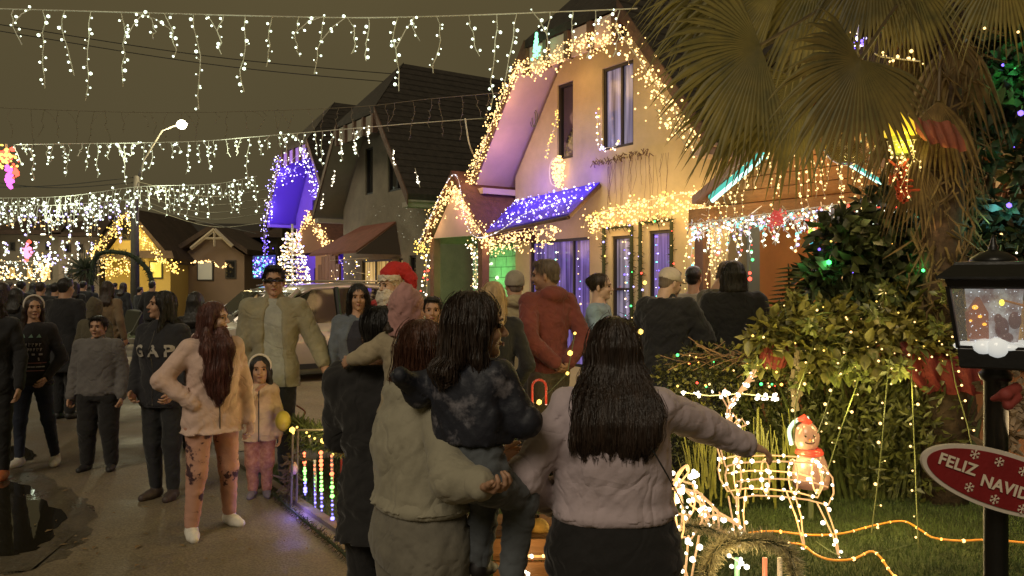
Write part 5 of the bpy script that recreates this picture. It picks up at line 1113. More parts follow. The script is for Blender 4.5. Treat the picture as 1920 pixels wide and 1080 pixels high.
# ---------------------------------------------------------------- foliage
def leaf_arrays(blobs, n, l, w, fold=.25, hang=0, shell=.5):
    W_ = np.array([b[2] for b in blobs], float); ix = np.random.choice(len(blobs), n, p=W_/W_.sum())
    C = np.array([tuple(b[0]) for b in blobs])[ix]; Rr = np.array([tuple(b[1]) if isinstance(b[1], (tuple, list)) else (b[1],)*3 for b in blobs])[ix]
    d = np.random.normal(size=(n, 3)); d /= np.linalg.norm(d, axis=1)[:, None]; r = np.random.random(n)**shell
    P0 = C+d*Rr*r[:, None]; ax = d*.7+np.random.normal(size=(n, 3))*.6; ax[:, 2] -= hang; ax /= np.linalg.norm(ax, axis=1)[:, None]
    sd = np.cross(ax, np.random.normal(size=(n, 3))); sd /= np.linalg.norm(sd, axis=1)[:, None]; nm = np.cross(ax, sd)
    L = l*np.random.uniform(.6, 1.3, n)[:, None]; Wd = w*np.random.uniform(.7, 1.2, n)[:, None]
    V = np.stack([P0, P0+ax*L*.45+sd*Wd+nm*Wd*fold, P0+ax*L*.95-nm*L*.12, P0+ax*L*.45-sd*Wd+nm*Wd*fold, P0+ax*L*.5], 1).reshape(-1, 3)
    b = np.arange(n)[:, None, None]*5; F = (np.array([[0, 4, 1], [4, 2, 1], [0, 3, 4], [4, 3, 2]])[None]+b).reshape(-1, 3)
    return V, F
def leafmat(name, c, var=.5, rough=.45, trans=.25):
    m = mat(name, c, rough, var=var, vs=14); return m
def pb(px, py, Y, r, w=1.0, ys=1.0): 
    rr = r*Y/FPX; return (P(px, py, Y), (rr, rr*ys, rr), w*r*r)
def branches(mb, base, blobs, r0):
    top = sum((b[0] for b in blobs), Vector())/len(blobs)
    mid = base.lerp(top, .55)
    mb.tube([base, base.lerp(mid, .5)+Vector((.03, .02, 0)), mid], [r0, r0*.8, r0*.6], 8)
    for b in blobs:
        q = mid.lerp(b[0], .5)+Vector((0, 0, .08)); mb.tube([mid, q, b[0]], [r0*.5, r0*.3, r0*.1], 6)
# broad leaved tree on the right
DKL = leafmat('leaf_dark_green', (.028, .038, .018)); MDL = leafmat('leaf_mid_green', (.055, .075, .028)); YGL = leafmat('leaf_yellow_green', (.15, .14, .035)); DRY = mat('frond_dry', (.12, .085, .036), .8, var=.5, vs=9)
tb = [pb(1905, 150, 6.60, 95), pb(1870, 60, 6.80, 80), pb(1800, 190, 6.90, 60), pb(1795, 300, 6.80, 62), pb(1750, 390, 6.60, 75), pb(1665, 420, 6.60, 70), pb(1590, 450, 6.60, 62), pb(1560, 520, 6.60, 60), pb(1640, 520, 6.50, 75), pb(1730, 500, 6.50, 80), pb(1870, 420, 6.50, 62), pb(1940, 300, 6.80, 60), pb(1915, 480, 6.50, 60), pb(1810, 480, 6.60, 60)]
tr = empty('broadleaf_tree', P(1800, 540, 6.8).xy.to_3d(), 'dark broad leaved tree filling the right side behind the lantern', 'tree')
m = MB(); branches(m, Vector((3.9, 6.8, 0)), tb, .10); m.link('trunk', mat('bark_brown', (.09, .06, .035), .9, var=.3, vs=14, bump=.6), tr, smooth=True)
link('crown', arr_mesh('crown', *leaf_arrays(tb, 6500, .15, .036, hang=.35)), DKL, tr, kind='stuff')
link('crown', arr_mesh('crown', *leaf_arrays(tb, 1300, .16, .042, hang=.3, shell=.25)), MDL, tr, kind='stuff')
# bright leaved shrub
sbb = [pb(1440, 640, 6.10, 46), pb(1490, 610, 6.15, 48), pb(1530, 660, 6.05, 50), pb(1560, 600, 6.30, 45), pb(1610, 650, 6.10, 55), pb(1680, 640, 6.10, 55), pb(1740, 655, 6.10, 50), pb(1640, 590, 6.40, 50), pb(1720, 590, 6.30, 50), pb(1590, 545, 6.60, 40)]
sh_ = empty('shrub', Vector((2.7, 6.2, 0)), 'yellow green leafy shrub lit from below between the fir sapling and the lantern', 'shrub')
m = MB(); branches(m, Vector((2.75, 6.45, 0)), sbb, .03); m.link('stem', MATS['bark_brown'], sh_)
link('foliage', arr_mesh('foliage', *leaf_arrays(sbb, 3000, .095, .026, hang=.2, shell=.8)), YGL, sh_, kind='stuff')
lv, lf = leaf_arrays([((0, 0, 0), .0001, 1)], 1, .08, .024); 
def one_leaf(l, w):
    V = []; F = []
    n = 6
    for i in range(n+1):
        t = i/n; ww = w*math.sin(math.pi*min(1, t*1.02))**.8*(1-.15*t); z = -.18*l*t*t
        V += [(0-ww, t*l, z+ww*.35), (0, t*l, z), (ww, t*l, z+ww*.35)]
    for i in range(n):
        a = i*3; F += [(a, a+1, a+4, a+3), (a+1, a+2, a+5, a+4)]
    me = bpy.data.meshes.new('leaf'); me.from_pydata(V, [], F); me.update(); me.polygons.foreach_set('use_smooth', [True]*len(me.polygons)); return me
lm1 = one_leaf(.13, .037); lm1.materials.append(YGL); lm2 = one_leaf(.15, .033); lm2.materials.append(leafmat('leaf_olive', (.10, .12, .03)))
shM = wmat(sh_).inverted()
for i in range(230):
    b = random.choice(sbb[:9]); d = Vector((random.gauss(0, 1), -abs(random.gauss(0, 1)), random.gauss(0, 1))).normalized(); o = bpy.data.objects.new('leaf', random.choice((lm1, lm1, lm2))); COL.objects.link(o)
    o.parent = sh_; o.location = shM @ (b[0]+Vector([d[k]*b[1][k] for k in range(3)])); q = (d+Vector((random.gauss(0, .5), random.gauss(0, .5), random.gauss(-.1, .5)))).to_track_quat('Y', 'Z'); o.rotation_euler = q.to_euler(); s_ = random.uniform(.65, 1.15); o.scale = (s_, s_, s_)
sp_ = [pb(random.uniform(1400, 1780), random.uniform(545, 730), random.uniform(5.7, 6.4), random.uniform(12, 24)) for _ in range(26)]
link('foliage', arr_mesh('foliage', *leaf_arrays(sp_, 1100, .075, .018, hang=.1, shell=.9)), MATS['leaf_olive'], sh_, kind='stuff')
# fir sapling
fs = empty('fir_sapling', Vector((2.2, 6.3, 0)), 'small fir sapling rising between the timber boards and the big tree', 'tree')
c = P(1495, 660, 6.3); tp = P(1478, 494, 6.3); c.z = 0; m = MB(); m.tube([c, tp], [.03, .006], 6); m.link('trunk', MATS['bark_brown'], fs)
m = MB()
for i in range(26):
    z = 1.0+(tp.z-1.0)*i/26; r_ = (tp.z-z)*.40+.03
    for k_ in range(7):
        a = k_*.9+i*.7; b_ = Vector((math.cos(a), math.sin(a), -.15)); p = Vector((c.x+(tp.x-c.x)*z/tp.z, c.y, z)); m.tube([p, p+b_*r_], [.006, .002], 3)
        for j in range(5):
            q = p+b_*r_*(.25+.17*j)
            for sd in (-1, 1): m.tube([q, q+b_*.035+Vector((-math.sin(a), math.cos(a), 0))*.05*sd], [.006, .001], 3, cap=False)
m.link('foliage', leafmat('needle_olive', (.06, .06, .02)), fs, kind='stuff')
# bush of upright stems, garlanded with strands
ub = empty('stem_bush', Vector((2.8, 6.4, 0)), 'tall bush of upright green stems behind the hanging strands of lights', 'shrub')
m = MB()
for i in range(330):
    u = random.gauss(1625, 62); Y = random.uniform(6.2, 6.8); b_ = P(u, 940, Y); b_.z = 0; t_ = P(u+random.gauss(0, 30)+(u-1625)*.45, random.uniform(640, 800), Y+random.gauss(0, .05)); md = b_.lerp(t_, .55)+Vector((random.gauss(0, .03), 0, 0))
    m.tube([b_, md, t_], [.016, random.uniform(.014, .028), .004], 4, cap=False)
m.link('stems', leafmat('stem_olive_green', (.06, .075, .02), .6), ub, kind='stuff')
us = [pb(1530, 790, 6.30, 60), pb(1600, 760, 6.20, 80), pb(1690, 770, 6.20, 85), pb(1620, 860, 6.20, 75), pb(1700, 870, 6.20, 70), pb(1750, 800, 6.20, 60)]
link('foliage', arr_mesh('foliage', *leaf_arrays(us, 2400, .10, .014, hang=-.5)), leafmat('leaf_olive_dark', (.065, .072, .02), .6), ub, kind='stuff')
# hedge with dry twigs
hg = empty('hedge', Vector((1.6, 6.3, 0)), 'rounded dark hedge with dry twigs on top beyond the wire reindeer', 'hedge')
hb_ = [pb(1265, 700, 6.30, 40), pb(1310, 690, 6.30, 48), pb(1360, 690, 6.30, 48), pb(1410, 705, 6.30, 45), pb(1450, 730, 6.30, 42), pb(1290, 760, 6.30, 42), pb(1360, 780, 6.30, 50), pb(1440, 800, 6.30, 50), pb(1500, 740, 6.20, 36), pb(1300, 850, 6.40, 60, 1), pb(1400, 870, 6.40, 55), pb(1240, 790, 6.40, 45)]
link('foliage', arr_mesh('foliage', *leaf_arrays(hb_, 8500, .038, .008)), leafmat('leaf_hedge', (.05, .055, .018), .6), hg, kind='stuff')
link('foliage', arr_mesh('foliage', *leaf_arrays(hb_[:6], 500, .05, .014, shell=.2)), YGL, hg, kind='stuff')
m = MB()
for i in range(70):
    p = P(random.uniform(1290, 1470), 0, 6.2); p.z = P(0, 664+abs((p.x/6.2*FPX+960)-1340)*.16, 6.2).z+random.uniform(-.05, .03); d = Vector((random.uniform(.5, 1)*random.choice((-1, 1, 1)), random.gauss(0, .3), random.gauss(0, .22))); m.tube([p, p+d*.12, p+d*.26+Vector((0, 0, random.gauss(0, .02)))], .004, 3)
m.link('twigs', mat('twig_dry', (.20, .12, .07), .9), hg, kind='stuff')
m = MB(); 
for i in range(120):
    p = P(random.uniform(1290, 1500), 835, 5.95); p.z = random.uniform(.02, .3); m.tube([p, p+Vector((random.gauss(0, .04), random.gauss(0, .04), random.uniform(.25, .5)))], [.010, .003], 3, cap=False)
o = m.link('tall_grass', leafmat('grass_yellow', (.17, .17, .03), .4)); o['kind'] = 'stuff'
hb2 = []; 
for (u, v) in ((1283, 735), (1305, 738), (1312, 741), (1335, 733), (1355, 738), (1362, 742), (1366, 739), (1418, 748), (1421, 745), (1436, 742), (1434, 748), (1452, 742), (1450, 746), (1454, 749), (1384, 741), (1390, 735)):
    hb2 += [P(u+random.gauss(0, 2), v+random.gauss(0, 2), 5.8) for _ in range(3)]
o = empty('string_lights', P(1370, 745, 5.8), 'row of bright warm white bulbs along the foot of the hedge', 'string lights'); bulbs(hb2, .011, MW['white'], o); m = MB(); m.tube([P(1275, 735, 5.82), P(1330, 742, 5.82), P(1390, 738, 5.82), P(1460, 746, 5.82)], .004, 4); m.link('wire', WIRE, o)
for u in (1300, 1370, 1440): point_light('string_glow', P(u, 760, 5.6), (1, .75, .25), 4.5, .08, o)
hc = []
for i in range(26): hc.append(P(random.uniform(1250, 1470), random.uniform(665, 725), 5.85))
o = empty('string_lights', P(1350, 700, 5.3), 'sparse coloured bulbs scattered over the hedge front', 'string lights'); bulbs_mix(hc, .009, [MW['gold'], MW['amber'], MW['red'], MW['warm'], MW['green']], o)
# sparse bulbs within tree and shrub
def scatter(lbl, blobs, n, ms, r, lights=()):
    o = empty('string_lights', blobs[0][0], lbl, 'string lights'); pts = []
    for i in range(n):
        b = random.choice(blobs); d = Vector((random.gauss(0, 1), -abs(random.gauss(0, 1)), random.gauss(0, 1))).normalized(); pts.append(b[0]+Vector([d[k]*b[1][k]*1.02 for k in range(3)]))
    bulbs_mix(pts, r, [MW[q] for q in ms], o); m = MB()
    for a, b in zip(pts[:-1:2], pts[1::2]):
        if (a-b).length < .5: m.tube([a, (a+b)/2-Vector((0, 0, .03)), b], .0025, 3)
    if m.v: m.link('wire', DWIRE, o)
    for (u, v, Y, c_, e_) in lights: point_light('string_glow', P(u, v, Y), c_, e_, .05, o)
scatter('tiny golden bulbs scattered through the yellow green shrub', sbb, 60, ['warm', 'gold', 'warm'], .0075, [(1480, 710, 5.6, (1, .82, .25), 5.0), (1600, 740, 5.6, (1, .82, .25), 5.5), (1700, 730, 5.6, (1, .74, .22), 3.4), (1540, 560, 5.9, (1, .8, .3), 1.6), (1660, 560, 5.9, (1, .7, .3), 1.6), (1480, 860, 5.6, (1, .85, .3), 4), (1640, 880, 5.3, (1, .85, .3), 4.5), (1780, 860, 5.3, (1, .7, .25), 3)])
scatter('green and blue bulbs sparkling in the dark broad leaved tree', tb, 34, ['green', 'blue', 'gold', 'warm', 'amber'], .009, [(1905, 130, 6.2, (.1, 1, .25), 2.4), (1895, 300, 6.3, (.1, .9, .4), .9), (1550, 492, 6.35, (.1, 1, .2), 1.0), (1730, 500, 6.2, (.15, 1, .2), 1.0), (1885, 400, 6.2, (.2, .8, 1), 1.0), (1800, 220, 6.2, (.9, .6, .3), 2.0), (1620, 420, 6.2, (.9, .6, .25), 1.6), (1760, 430, 6.1, (1, .5, .25), 1.6), (1850, 420, 6.0, (.4, .9, .5), .9)])
for (u, v, Y, k_, r_, lb) in ((1554, 492, 6.1, 'green', .020, 'big green bulb low in the dark tree beside the fir sapling'), (1731, 507, 6.0, 'green', .018, 'big green bulb left of the lantern roof'), (1892, 385, 6.1, 'blue', .024, 'violet blue bulb above the lantern finial'), (1914, 212, 6.2, 'blue', .018, 'small violet bulb at the right edge of the frame'), (1846, 53, 5.1, 'warm', .017, 'left warm bulb under the topmost right frond'), (1909, 60, 5.1, 'warm', .017, 'right warm bulb under the topmost right frond'), (1874, 474, 6.0, 'white', .015, 'left white bulb just right of the lantern finial'), (1906, 474, 6.0, 'white', .014, 'right white bulb just right of the lantern finial')):
    o = empty('bulb_light', P(u, v, Y), lb, 'bulb'); bulbs([P(u, v, Y)], r_, MW[k_], o, 'bulb'); m = MB(); m.tube([P(u, v, Y), P(u+3, v-14, Y+.05)], .004, 4); m.link('wire', DWIRE, o)
# ---------------------------------------------------------------- fan palm
palm = empty('fan_palm', Vector((3.35, 6.2, 0)), 'fan palm with drooping pleated fronds filling the upper right', 'palm')
cc = Vector((3.35, 6.2, 4.1)); m = MB(); m.tube([Vector((3.35, 6.2, 0)), Vector((3.33, 6.2, 2.0)), cc], [.17, .15, .14], 12); m.link('trunk', mat('palm_bark', (.06, .040, .025), .95, var=.4, vs=18, bump=.9, bs=16), palm, smooth=True)
PLM = mat('palm_leaf_olive', (.20, .165, .045), .6, var=.35, vs=4, c2=(.06, .06, .02)); PLD = mat('palm_leaf_dark', (.10, .082, .026), .6, vs=4, c2=(.035, .034, .014)); PLY_ = mat('palm_leaf_yellow', (.26, .20, .05), .6, var=.35, vs=5)
def frond(hub, ang, r, spread, m_, n=38, tilt=.35, droop=.28, side='frond', dry=0, seed=0):
    """pleated fan; ANG direction of its middle in the x/z plane (deg, 0 right, 90 down)"""
    rg = random.Random(seed); mb = MB(); a0 = R(ang)
    dirs = []
    for i in range(n):
        a = a0+R(spread)*(2*(i+.5)/n-1); dirs.append(a)
    dw = R(spread)/n
    for i, a in enumerate(dirs):
        L = r*rg.uniform(.88, 1.05)*(1-.22*abs(2*i/n-1)**3); rows = []; f1 = .62+rg.uniform(-.06, .05); ks = [0, .12, .3, .5, f1, .78, .9, 1.0]
        tw = rg.uniform(-.3, .3)*(1+dry*2); dd = droop*(1+rg.uniform(-.3, .5)+dry)
        for t in ks:
            d = Vector((math.cos(a), tilt*math.sin(a*1.0+.6)-.10, -math.sin(a)))
            c_ = hub+d*L*t+Vector((tw*.06*t*t*r, tw*.05*t*t, -dd*r*t**3*(.35+.65*abs(math.cos(a)))))
            w = L*math.tan(dw)*min(t, f1)*1.06+.002
            if t > f1: w *= (1-(t-f1)/(1-f1))**1.0*.75+.02
            s_ = Vector((math.sin(a), 0, math.cos(a))); rows.append((c_, s_*w, w))
        V = []
        for (c_, s_, w) in rows: V += [c_-s_, c_+Vector((0, -.45*w, 0)), c_+s_]
        F = []
        for j in range(len(rows)-1):
            b = j*3; F += [(b, b+1, b+4, b+3), (b+1, b+2, b+5, b+4)]
        mb.add(V, F)
    f = mb.link('frond', m_, palm, smooth=False)
    q = MB(); md = cc.lerp(hub, .5)+Vector((0, 0, .12)); q.tube(catmull([cc, md, hub], 6), .013, 6); q.link('stalk', mat('palm_stalk', (.07, .05, .022), .6, var=.2), f) if False else q.link('stalk', mat('palm_stalk', (.07, .05, .022), .6, var=.2), palm)
    return f
FR = [((1612, 112), 5.20, 118, 205, 112, PLD), ((1425, 85), 5.45, 152, 225, 88, PLD), ((1470, -40), 5.50, 168, 290, 62, PLM), ((1540, -70), 5.65, 118, 230, 66, PLM), ((1500, 150), 5.90, 128, 215, 70, PLM), ((1640, -90), 5.50, 95, 190, 60, PLD), ((1880, -75), 5.30, 92, 165, 74, PLM), ((1700, -60), 5.80, 60, 190, 60, PLM), ((1420, 170), 6.10, 140, 190, 60, PLM), ((1400, -70), 5.6, 172, 250, 58, PLM), ((1360, -110), 5.8, 140, 210, 50, PLM), ((1440, 30), 5.9, 185, 200, 60, PLM), ((1560, 40), 6.0, 140, 200, 60, PLM)]
for i, (h_, Y, a, r_, sp_, mm_) in enumerate(FR): frond(P(h_[0], h_[1], Y), a, r_*Y/FPX, sp_, mm_, seed=i, n=40 if i < 3 else 30)
for i, (h_, Y, a, r_, sp_) in enumerate((((1735, 60), 6.10, 95, 190, 60), ((1790, 70), 6.00, 80, 170, 62), ((1700, 190), 6.20, 108, 150, 60), ((1760, 190), 5.90, 85, 150, 62), ((1660, 60), 6.30, 110, 170, 50), ((1720, 300), 6.00, 88, 120, 60))):
    frond(P(h_[0], h_[1], Y), a, r_*Y/FPX, sp_, DRY, n=20, droop=.35, dry=1, seed=50+i)
m = MB()
for i in range(420):
    a_ = random.uniform(3.0, 6.4); p = Vector((3.34+math.cos(a_)*.2+random.gauss(0, .05), 6.2+math.sin(a_)*.2, random.uniform(1.3, 4.0))); d = Vector((random.gauss(0, .5), random.gauss(0, .2), -abs(random.gauss(.8, .5)))).normalized()*random.uniform(.08, .3); m.tube([p, p+d*.5+Vector((random.gauss(0, .02), 0, 0)), p+d], [.007, .010, .002], 3, cap=False)
m.link('dry_skirt', DRY, palm, kind='stuff')
for (u, v, Y, c_, e_) in ((1180, -40, 5.2, (1, .72, .25), 3.0), (1400, -60, 4.9, (1, .72, .25), 3.0), (1400, 330, 3.9, (1, .72, .2), 1.6), (1560, 330, 3.8, (1, .72, .2), 1.8), (1300, 200, 3.9, (1, .75, .25), 1.2), (1650, 110, 4.5, (1, .75, .3), 1.5), (1880, 70, 3.9, (1, .75, .25), 1.0), (1470, 60, 3.7, (1, .8, .3), 1.2), (1250, 60, 3.8, (1, .78, .25), .9), (1760, 330, 4.2, (1, .45, .2), 1.3), (1560, 250, 3.0, (1, .75, .3), .6)):
    point_light('palm_glow', P(u, v, Y+1.0), c_, e_*2.9, .3, palm)
# bulbs round the palm
verge_string([P(1612, 5, 6.0), P(1608, 60, 6.0), P(1612, 92, 6.0)], 'blue and white bulbs hanging above the hub of the largest frond', 46, (.02, .02, .03), .010, ['blue', 'lav', 'blue', 'white'], lights=1, le=1.6, lc=(.2, .2, 1))
verge_string([P(1640, 100, 5.9), P(1650, 106, 5.9), P(1725, 115, 5.9)], 'few white bulbs behind the frond hub', 10, (.03, .02, .03), .011, 'warm')
verge_string([P(1592, 32, 5.9), P(1598, 62, 5.9)], 'two warm bulbs left of the blue strand', 3, (.01, .01, .02), .012, 'warm')
verge_string([P(1230, 205, 6.6), P(1262, 240, 6.6), P(1290, 275, 6.6)], 'warm bulbs glimpsed left of the palm fronds', 30, (.07, .05, .07), .012, 'warm')
# bauble and gold lamp hanging under the fronds
o = empty('bauble', P(1590, 305, 5.55), 'large clear glass bauble hanging behind the biggest frond', 'bauble'); GLB = mat('bauble_glass', (.55, .45, .25), .08); GLB.node_tree.nodes['Principled BSDF'].inputs['Transmission Weight'].default_value = .75
m = MB(); m.ball(P(1592, 262, 5.55), 45*5.55/FPX*1.08, nu=24, nv=16); m.link('globe', GLB, o, smooth=True); m = MB(); m.lathe(P(1592, 211, 5.55), [(.02, -.02), (.02, .03)], 10); m.link('cap', mat('brass', (.6, .4, .12), .3, metal=1), o); m = MB(); m.tube([P(1592, 208, 5.55), P(1600, 120, 5.4)], .003, 4); m.link('cord', DWIRE, o)
o = empty('hanging_lamp', P(1688, 290, 5.9), 'golden bell shaped lamp glowing right of the glass bauble', 'lamp'); c = P(1688, 255, 5.9); m = MB(); m.lathe(c, [(.11, -.0), (.112, .04), (.09, .10), (.04, .155), (.015, .19)], 18); m.link('lamp_shade', litpane('lamp_gold', (.85, .60, .04), .7), o, smooth=True)
m = MB(); m.lathe(c-Vector((0, 0, .002)), [(.065, -.13), (.07, -.06), (.065, 0)], 14); m.link('lamp_glass', litpane('lamp_green_gold', (.45, .5, .05), .6), o, smooth=True); m = MB(); m.tube([c+Vector((0, 0, .14)), c+Vector((0, .1, .4))], .004, 4); m.link('cord', DWIRE, o); point_light('lamp_glow', c+Vector((0, -.14, -.1)), (1, .8, .15), 2.2, .06, o)
icicle_string([P(1662, 265, 5.8), P(1718, 262, 5.8)], 'golden strands hanging below the bell shaped lamp', .035, (.2, .42), .0075, .05, 'warm', wr=.0016, side=.012, fork=0)
m = MB()
for i in range(60): p = P(1692+random.gauss(0, 8), 345+random.gauss(0, 18), 5.85); m.tube([p, p+Vector((random.gauss(0, .03), 0, random.gauss(0, .04)))], .01, 3)
solo(m.link('ribbon', mat('ribbon_red', (.35, .05, .02), .5)), 'dull red ribbon hanging under the golden lamp', 'ribbon')
def drape(name, pts, label, m_, seed=1, amp=.03):
    rg = random.Random(seed); mb = MB(); n = 16; rows = len(pts); V = []
    for j, (a, b) in enumerate(pts):
        for i in range(n+1):
            t = i/n; p = a.lerp(b, t); V.append(p+Vector((0, amp*math.sin(i*1.7+j*.8+rg.random()), amp*.5*math.sin(i*1.1+j))))
    mb.add(V, [(j*(n+1)+i, j*(n+1)+i+1, (j+1)*(n+1)+i+1, (j+1)*(n+1)+i) for j in range(rows-1) for i in range(n)]); return solo(mb.link(name, m_, smooth=True), label, 'fabric')
RED = mat('fabric_red', (.15, .018, .014), .75, var=.25, vs=9, bump=.3); ORF = mat('fabric_orange_red', (.15, .035, .016), .7, var=.3, vs=12, bump=.3)
drape('fabric', [(P(1688, 642, 6.0), P(1790, 660, 6.0)), (P(1690, 668, 5.95), P(1842, 690, 5.95)), (P(1700, 700, 5.95), P(1846, 712, 5.95)), (P(1730, 735, 6.0), P(1848, 740, 6.0))], 'dark red cloth draped over the bushes left of the lantern post', RED)
drape('fabric', [(P(1712, 222, 5.85), P(1790, 230, 5.85)), (P(1716, 244, 5.8), P(1806, 262, 5.8)), (P(1735, 265, 5.8), P(1810, 285, 5.8))], 'orange red cloth bow tied among the dry palm fronds', ORF, 3, .02)
drape('fabric', [(P(1432, 648, 6.05), P(1478, 640, 6.05)), (P(1425, 672, 6.0), P(1480, 668, 6.0)), (P(1432, 692, 6.0), P(1470, 690, 6.0))], 'small red cloth figure in the branches right of the hedge', RED, 5, .02)
m = MB(); 
for i in range(16): p = P(1493+random.gauss(0, 3), 650+i*7, 6.0); m.tube([p, p+Vector((random.gauss(0, .02), 0, -.06))], .022, 5)
solo(m.link('branch', mat('bark_pale', (.20, .16, .11), .9, var=.3, bump=.4)), 'pale bare stem right of the red cloth figure', 'branch')
# hanging strands over the stem bush
for i, (pts, lb) in enumerate(((((1527, 636), (1512, 690), (1494, 745), (1489, 830)), 'leftmost'), (((1596, 640), (1572, 700), (1548, 770), (1533, 812)), 'second'), (((1625, 660), (1605, 725), (1578, 800), (1553, 877), (1530, 930)), 'third'), (((1672, 640), (1663, 720), (1652, 850), (1634, 1000)), 'fourth'), (((1708, 640), (1710, 720), (1716, 880), (1723, 1050)), 'fifth'), (((1778, 640), (1792, 720), (1812, 790), (1822, 835)), 'rightmost'))):
    q = catmull([P(u, v, 6.0-.95*k_/(len(pts)-1)-(.1*i % .2)) for k_, (u, v) in enumerate(pts)], 8); o = empty('string_lights', q[-1], lb+' hanging green strand of tiny warm lights before the stem bush', 'string lights', 'strands hanging before the stem bush'); m = MB(); m.tube(q, .0038, 4)
    B_ = []
    for p in along(q, .155)[1:]:
        e = p+Vector((random.choice((-1, 1))*random.uniform(.015, .035), -.01, random.uniform(-.01, .015))); m.tube([p, e], .003, 3); B_.append(e)
    m.link('wire', mat('strand_green', (.14, .16, .05), .6), o); bulbs(B_, .0085, MW['warm'], o)
# rope lights lying on the lawn
for pts, lb in ((((1395, 1000), (1450, 996), (1520, 1003), (1580, 1000), (1640, 985), (1692, 977), (1725, 993), (1750, 1008), (1800, 1014), (1850, 1012), (1905, 1016), (1960, 1022)), 'upper amber rope light snaking across the lawn'), (((1480, 1018), (1505, 1022), (1530, 1040), (1560, 1050), (1600, 1048), (1632, 1034), (1650, 1044), (1672, 1075), (1700, 1100)), 'lower amber rope light bending towards the camera on the lawn')):
    q = catmull([G(u, v, .05) for u, v in pts], 8); o = empty('rope_light', q[len(q)//2], lb, 'rope light'); m = MB(); m.tube(q, .007, 6); m.link('tube', litpane('rope_amber', (.70, .27, .04), .26), o, smooth=True); bulbs(along(q, .13), .0095, MW['amber'], o)
    bulbs(along(q, .26), .010, MW['warm'], o); 
    for p in along(q, .45): point_light('rope_glow', p+Vector((0, -.02, .16)), (1, .62, .18), 1.0, .05, o)
q = catmull([G(1530, 1015, .03), G(1560, 1035, .03), G(1590, 1045, .02), G(1650, 1035, .02), G(1720, 1018, .02)], 6); m = MB(); m.tube(q, .004, 4); solo(m.link('cable', DWIRE), 'thin green cable lying on the lawn between the rope lights', 'cable')
# ---------------------------------------------------------------- wire reindeer
def deer(pos, label, flip=1, sc=1.0, antlers=True, neckdown=False, dens=.062):
    o = empty('wire_reindeer', pos, label, 'reindeer'); u = 5.0/FPX*sc
    def q(x, y, d=0): return Vector(pos)+Vector(((x-1450)*u*flip, d*sc, (1030-y)*u))
    side = [(1352, 858), (1372, 852), (1410, 850), (1450, 849), (1500, 852), (1530, 858), (1546, 880), (1548, 908), (1538, 930), (1500, 920), (1450, 914), (1400, 912), (1366, 918), (1352, 895), (1348, 875), (1352, 858)]
    low = [(1368, 885), (1410, 880), (1450, 880), (1500, 884), (1535, 895)]
    wires = []
    for d in (-.085, .085): wires += [[q(x, y, d) for x, y in side], [q(x, y, d*1.25) for x, y in low]]
    for x in (1378, 1430, 1482, 1526): wires.append([q(x, 883+32*math.sin(a), .085*math.cos(a)) for a in np.linspace(0, 6.28, 13)])
    for d, lg in ((-.07, [(1362, 915), (1368, 960), (1374, 1008)]), (.07, [(1392, 913), (1390, 960), (1396, 1004)]), (-.07, [(1525, 925), (1540, 960), (1552, 990), (1560, 1030)]), (.07, [(1484, 918), (1500, 965), (1504, 990), (1512, 1030)])):
        for e in (-7, 7): wires.append([q(x+e*(1-.3*i), y, d) for i, (x, y) in enumerate(lg)])
        wires.append([q(lg[-1][0]-5, lg[-1][1], d), q(lg[-1][0]+4, lg[-1][1], d)])
    hx, hy_ = (1322, 905) if neckdown else (1352, 800)
    for d in (-.045, .045):
        wires.append([q(1352, 862, d), q((1350+hx)/2-8, (862+hy_)/2, d), q(hx+4, hy_+4, d)]); wires.append([q(1378, 851, d), q(hx+24, (851+hy_)/2, d), q(hx+20, hy_-10, d)])
        wires.append([q(hx+22, hy_-12, d), q(hx+6, hy_-16, d), q(hx-20, hy_-2, d*.7), q(hx-36, hy_+12, d*.3), q(hx-30, hy_+20, d*.3), q(hx, hy_+12, d*.8), q(hx+20, hy_+4, d), q(hx+22, hy_-12, d)])
        wires.append([q(hx+16, hy_-12, d), q(hx+26, hy_-30, d*2.2), q(hx+34, hy_-18, d*2), q(hx+18, hy_-8, d)])
    if antlers:
        for d, k_ in ((-.03, 0), (.05, 26)):
            for e in (0, 5): wires.append(catmull([q(hx+10+e, hy_-12, d), q(hx+2+k_*.6+e, hy_-45, d*2), q(hx+24+k_+e, hy_-82, d*2.5), q(hx+44+k_+e, hy_-112, d*3)], 4))
            wires.append([q(hx+3+k_*.6, hy_-48, d*2), q(hx-14+k_, hy_-78, d*2.4)]); wires.append([q(hx+22+k_, hy_-80, d*2.5), q(hx+36+k_, hy_-84, d*3)]); wires.append([q(hx+32+k_, hy_-96, d*2.5), q(hx+50+k_, hy_-100, d*3)])
    m = MB()
    for w in wires: m.tube(w, .0052*sc, 5)
    m.link('wire_frame', litpane('deer_wire', (.85, .50, .24), .5), o, smooth=True)  # glow added to the frame wire itself so it reads brighter
    B_ = []
    for w in wires: B_ += [p+Vector((random.gauss(0, .010), random.gauss(0, .006), random.gauss(0, .006))) for p in along(w, dens*1.35*random.uniform(.7, 1.3))[(0 if len(w) > 6 else 1):]]
    bulbs([b for i_, b in enumerate(B_) if i_ % 6], .0112*sc, MW['white'], o)
    for (x, y) in ((1380, 880), (1450, 880), (1520, 880), (1400, 960), (1530, 980)): point_light('deer_glow', q(x, y, -.0), (1, .72, .32), .85, .08, o)
    return o
pd = G(1450, 1035); deer(Vector((pd.x, 5.0, 0)), 'glowing wire reindeer standing on the lawn with antlers under the outstretched arm')
deer(Vector((.585, 4.1, 0)), 'glowing wire reindeer mostly hidden behind the woman in the lavender jumper', flip=-1, sc=1.12, antlers=False, neckdown=True)
m = MB(); 
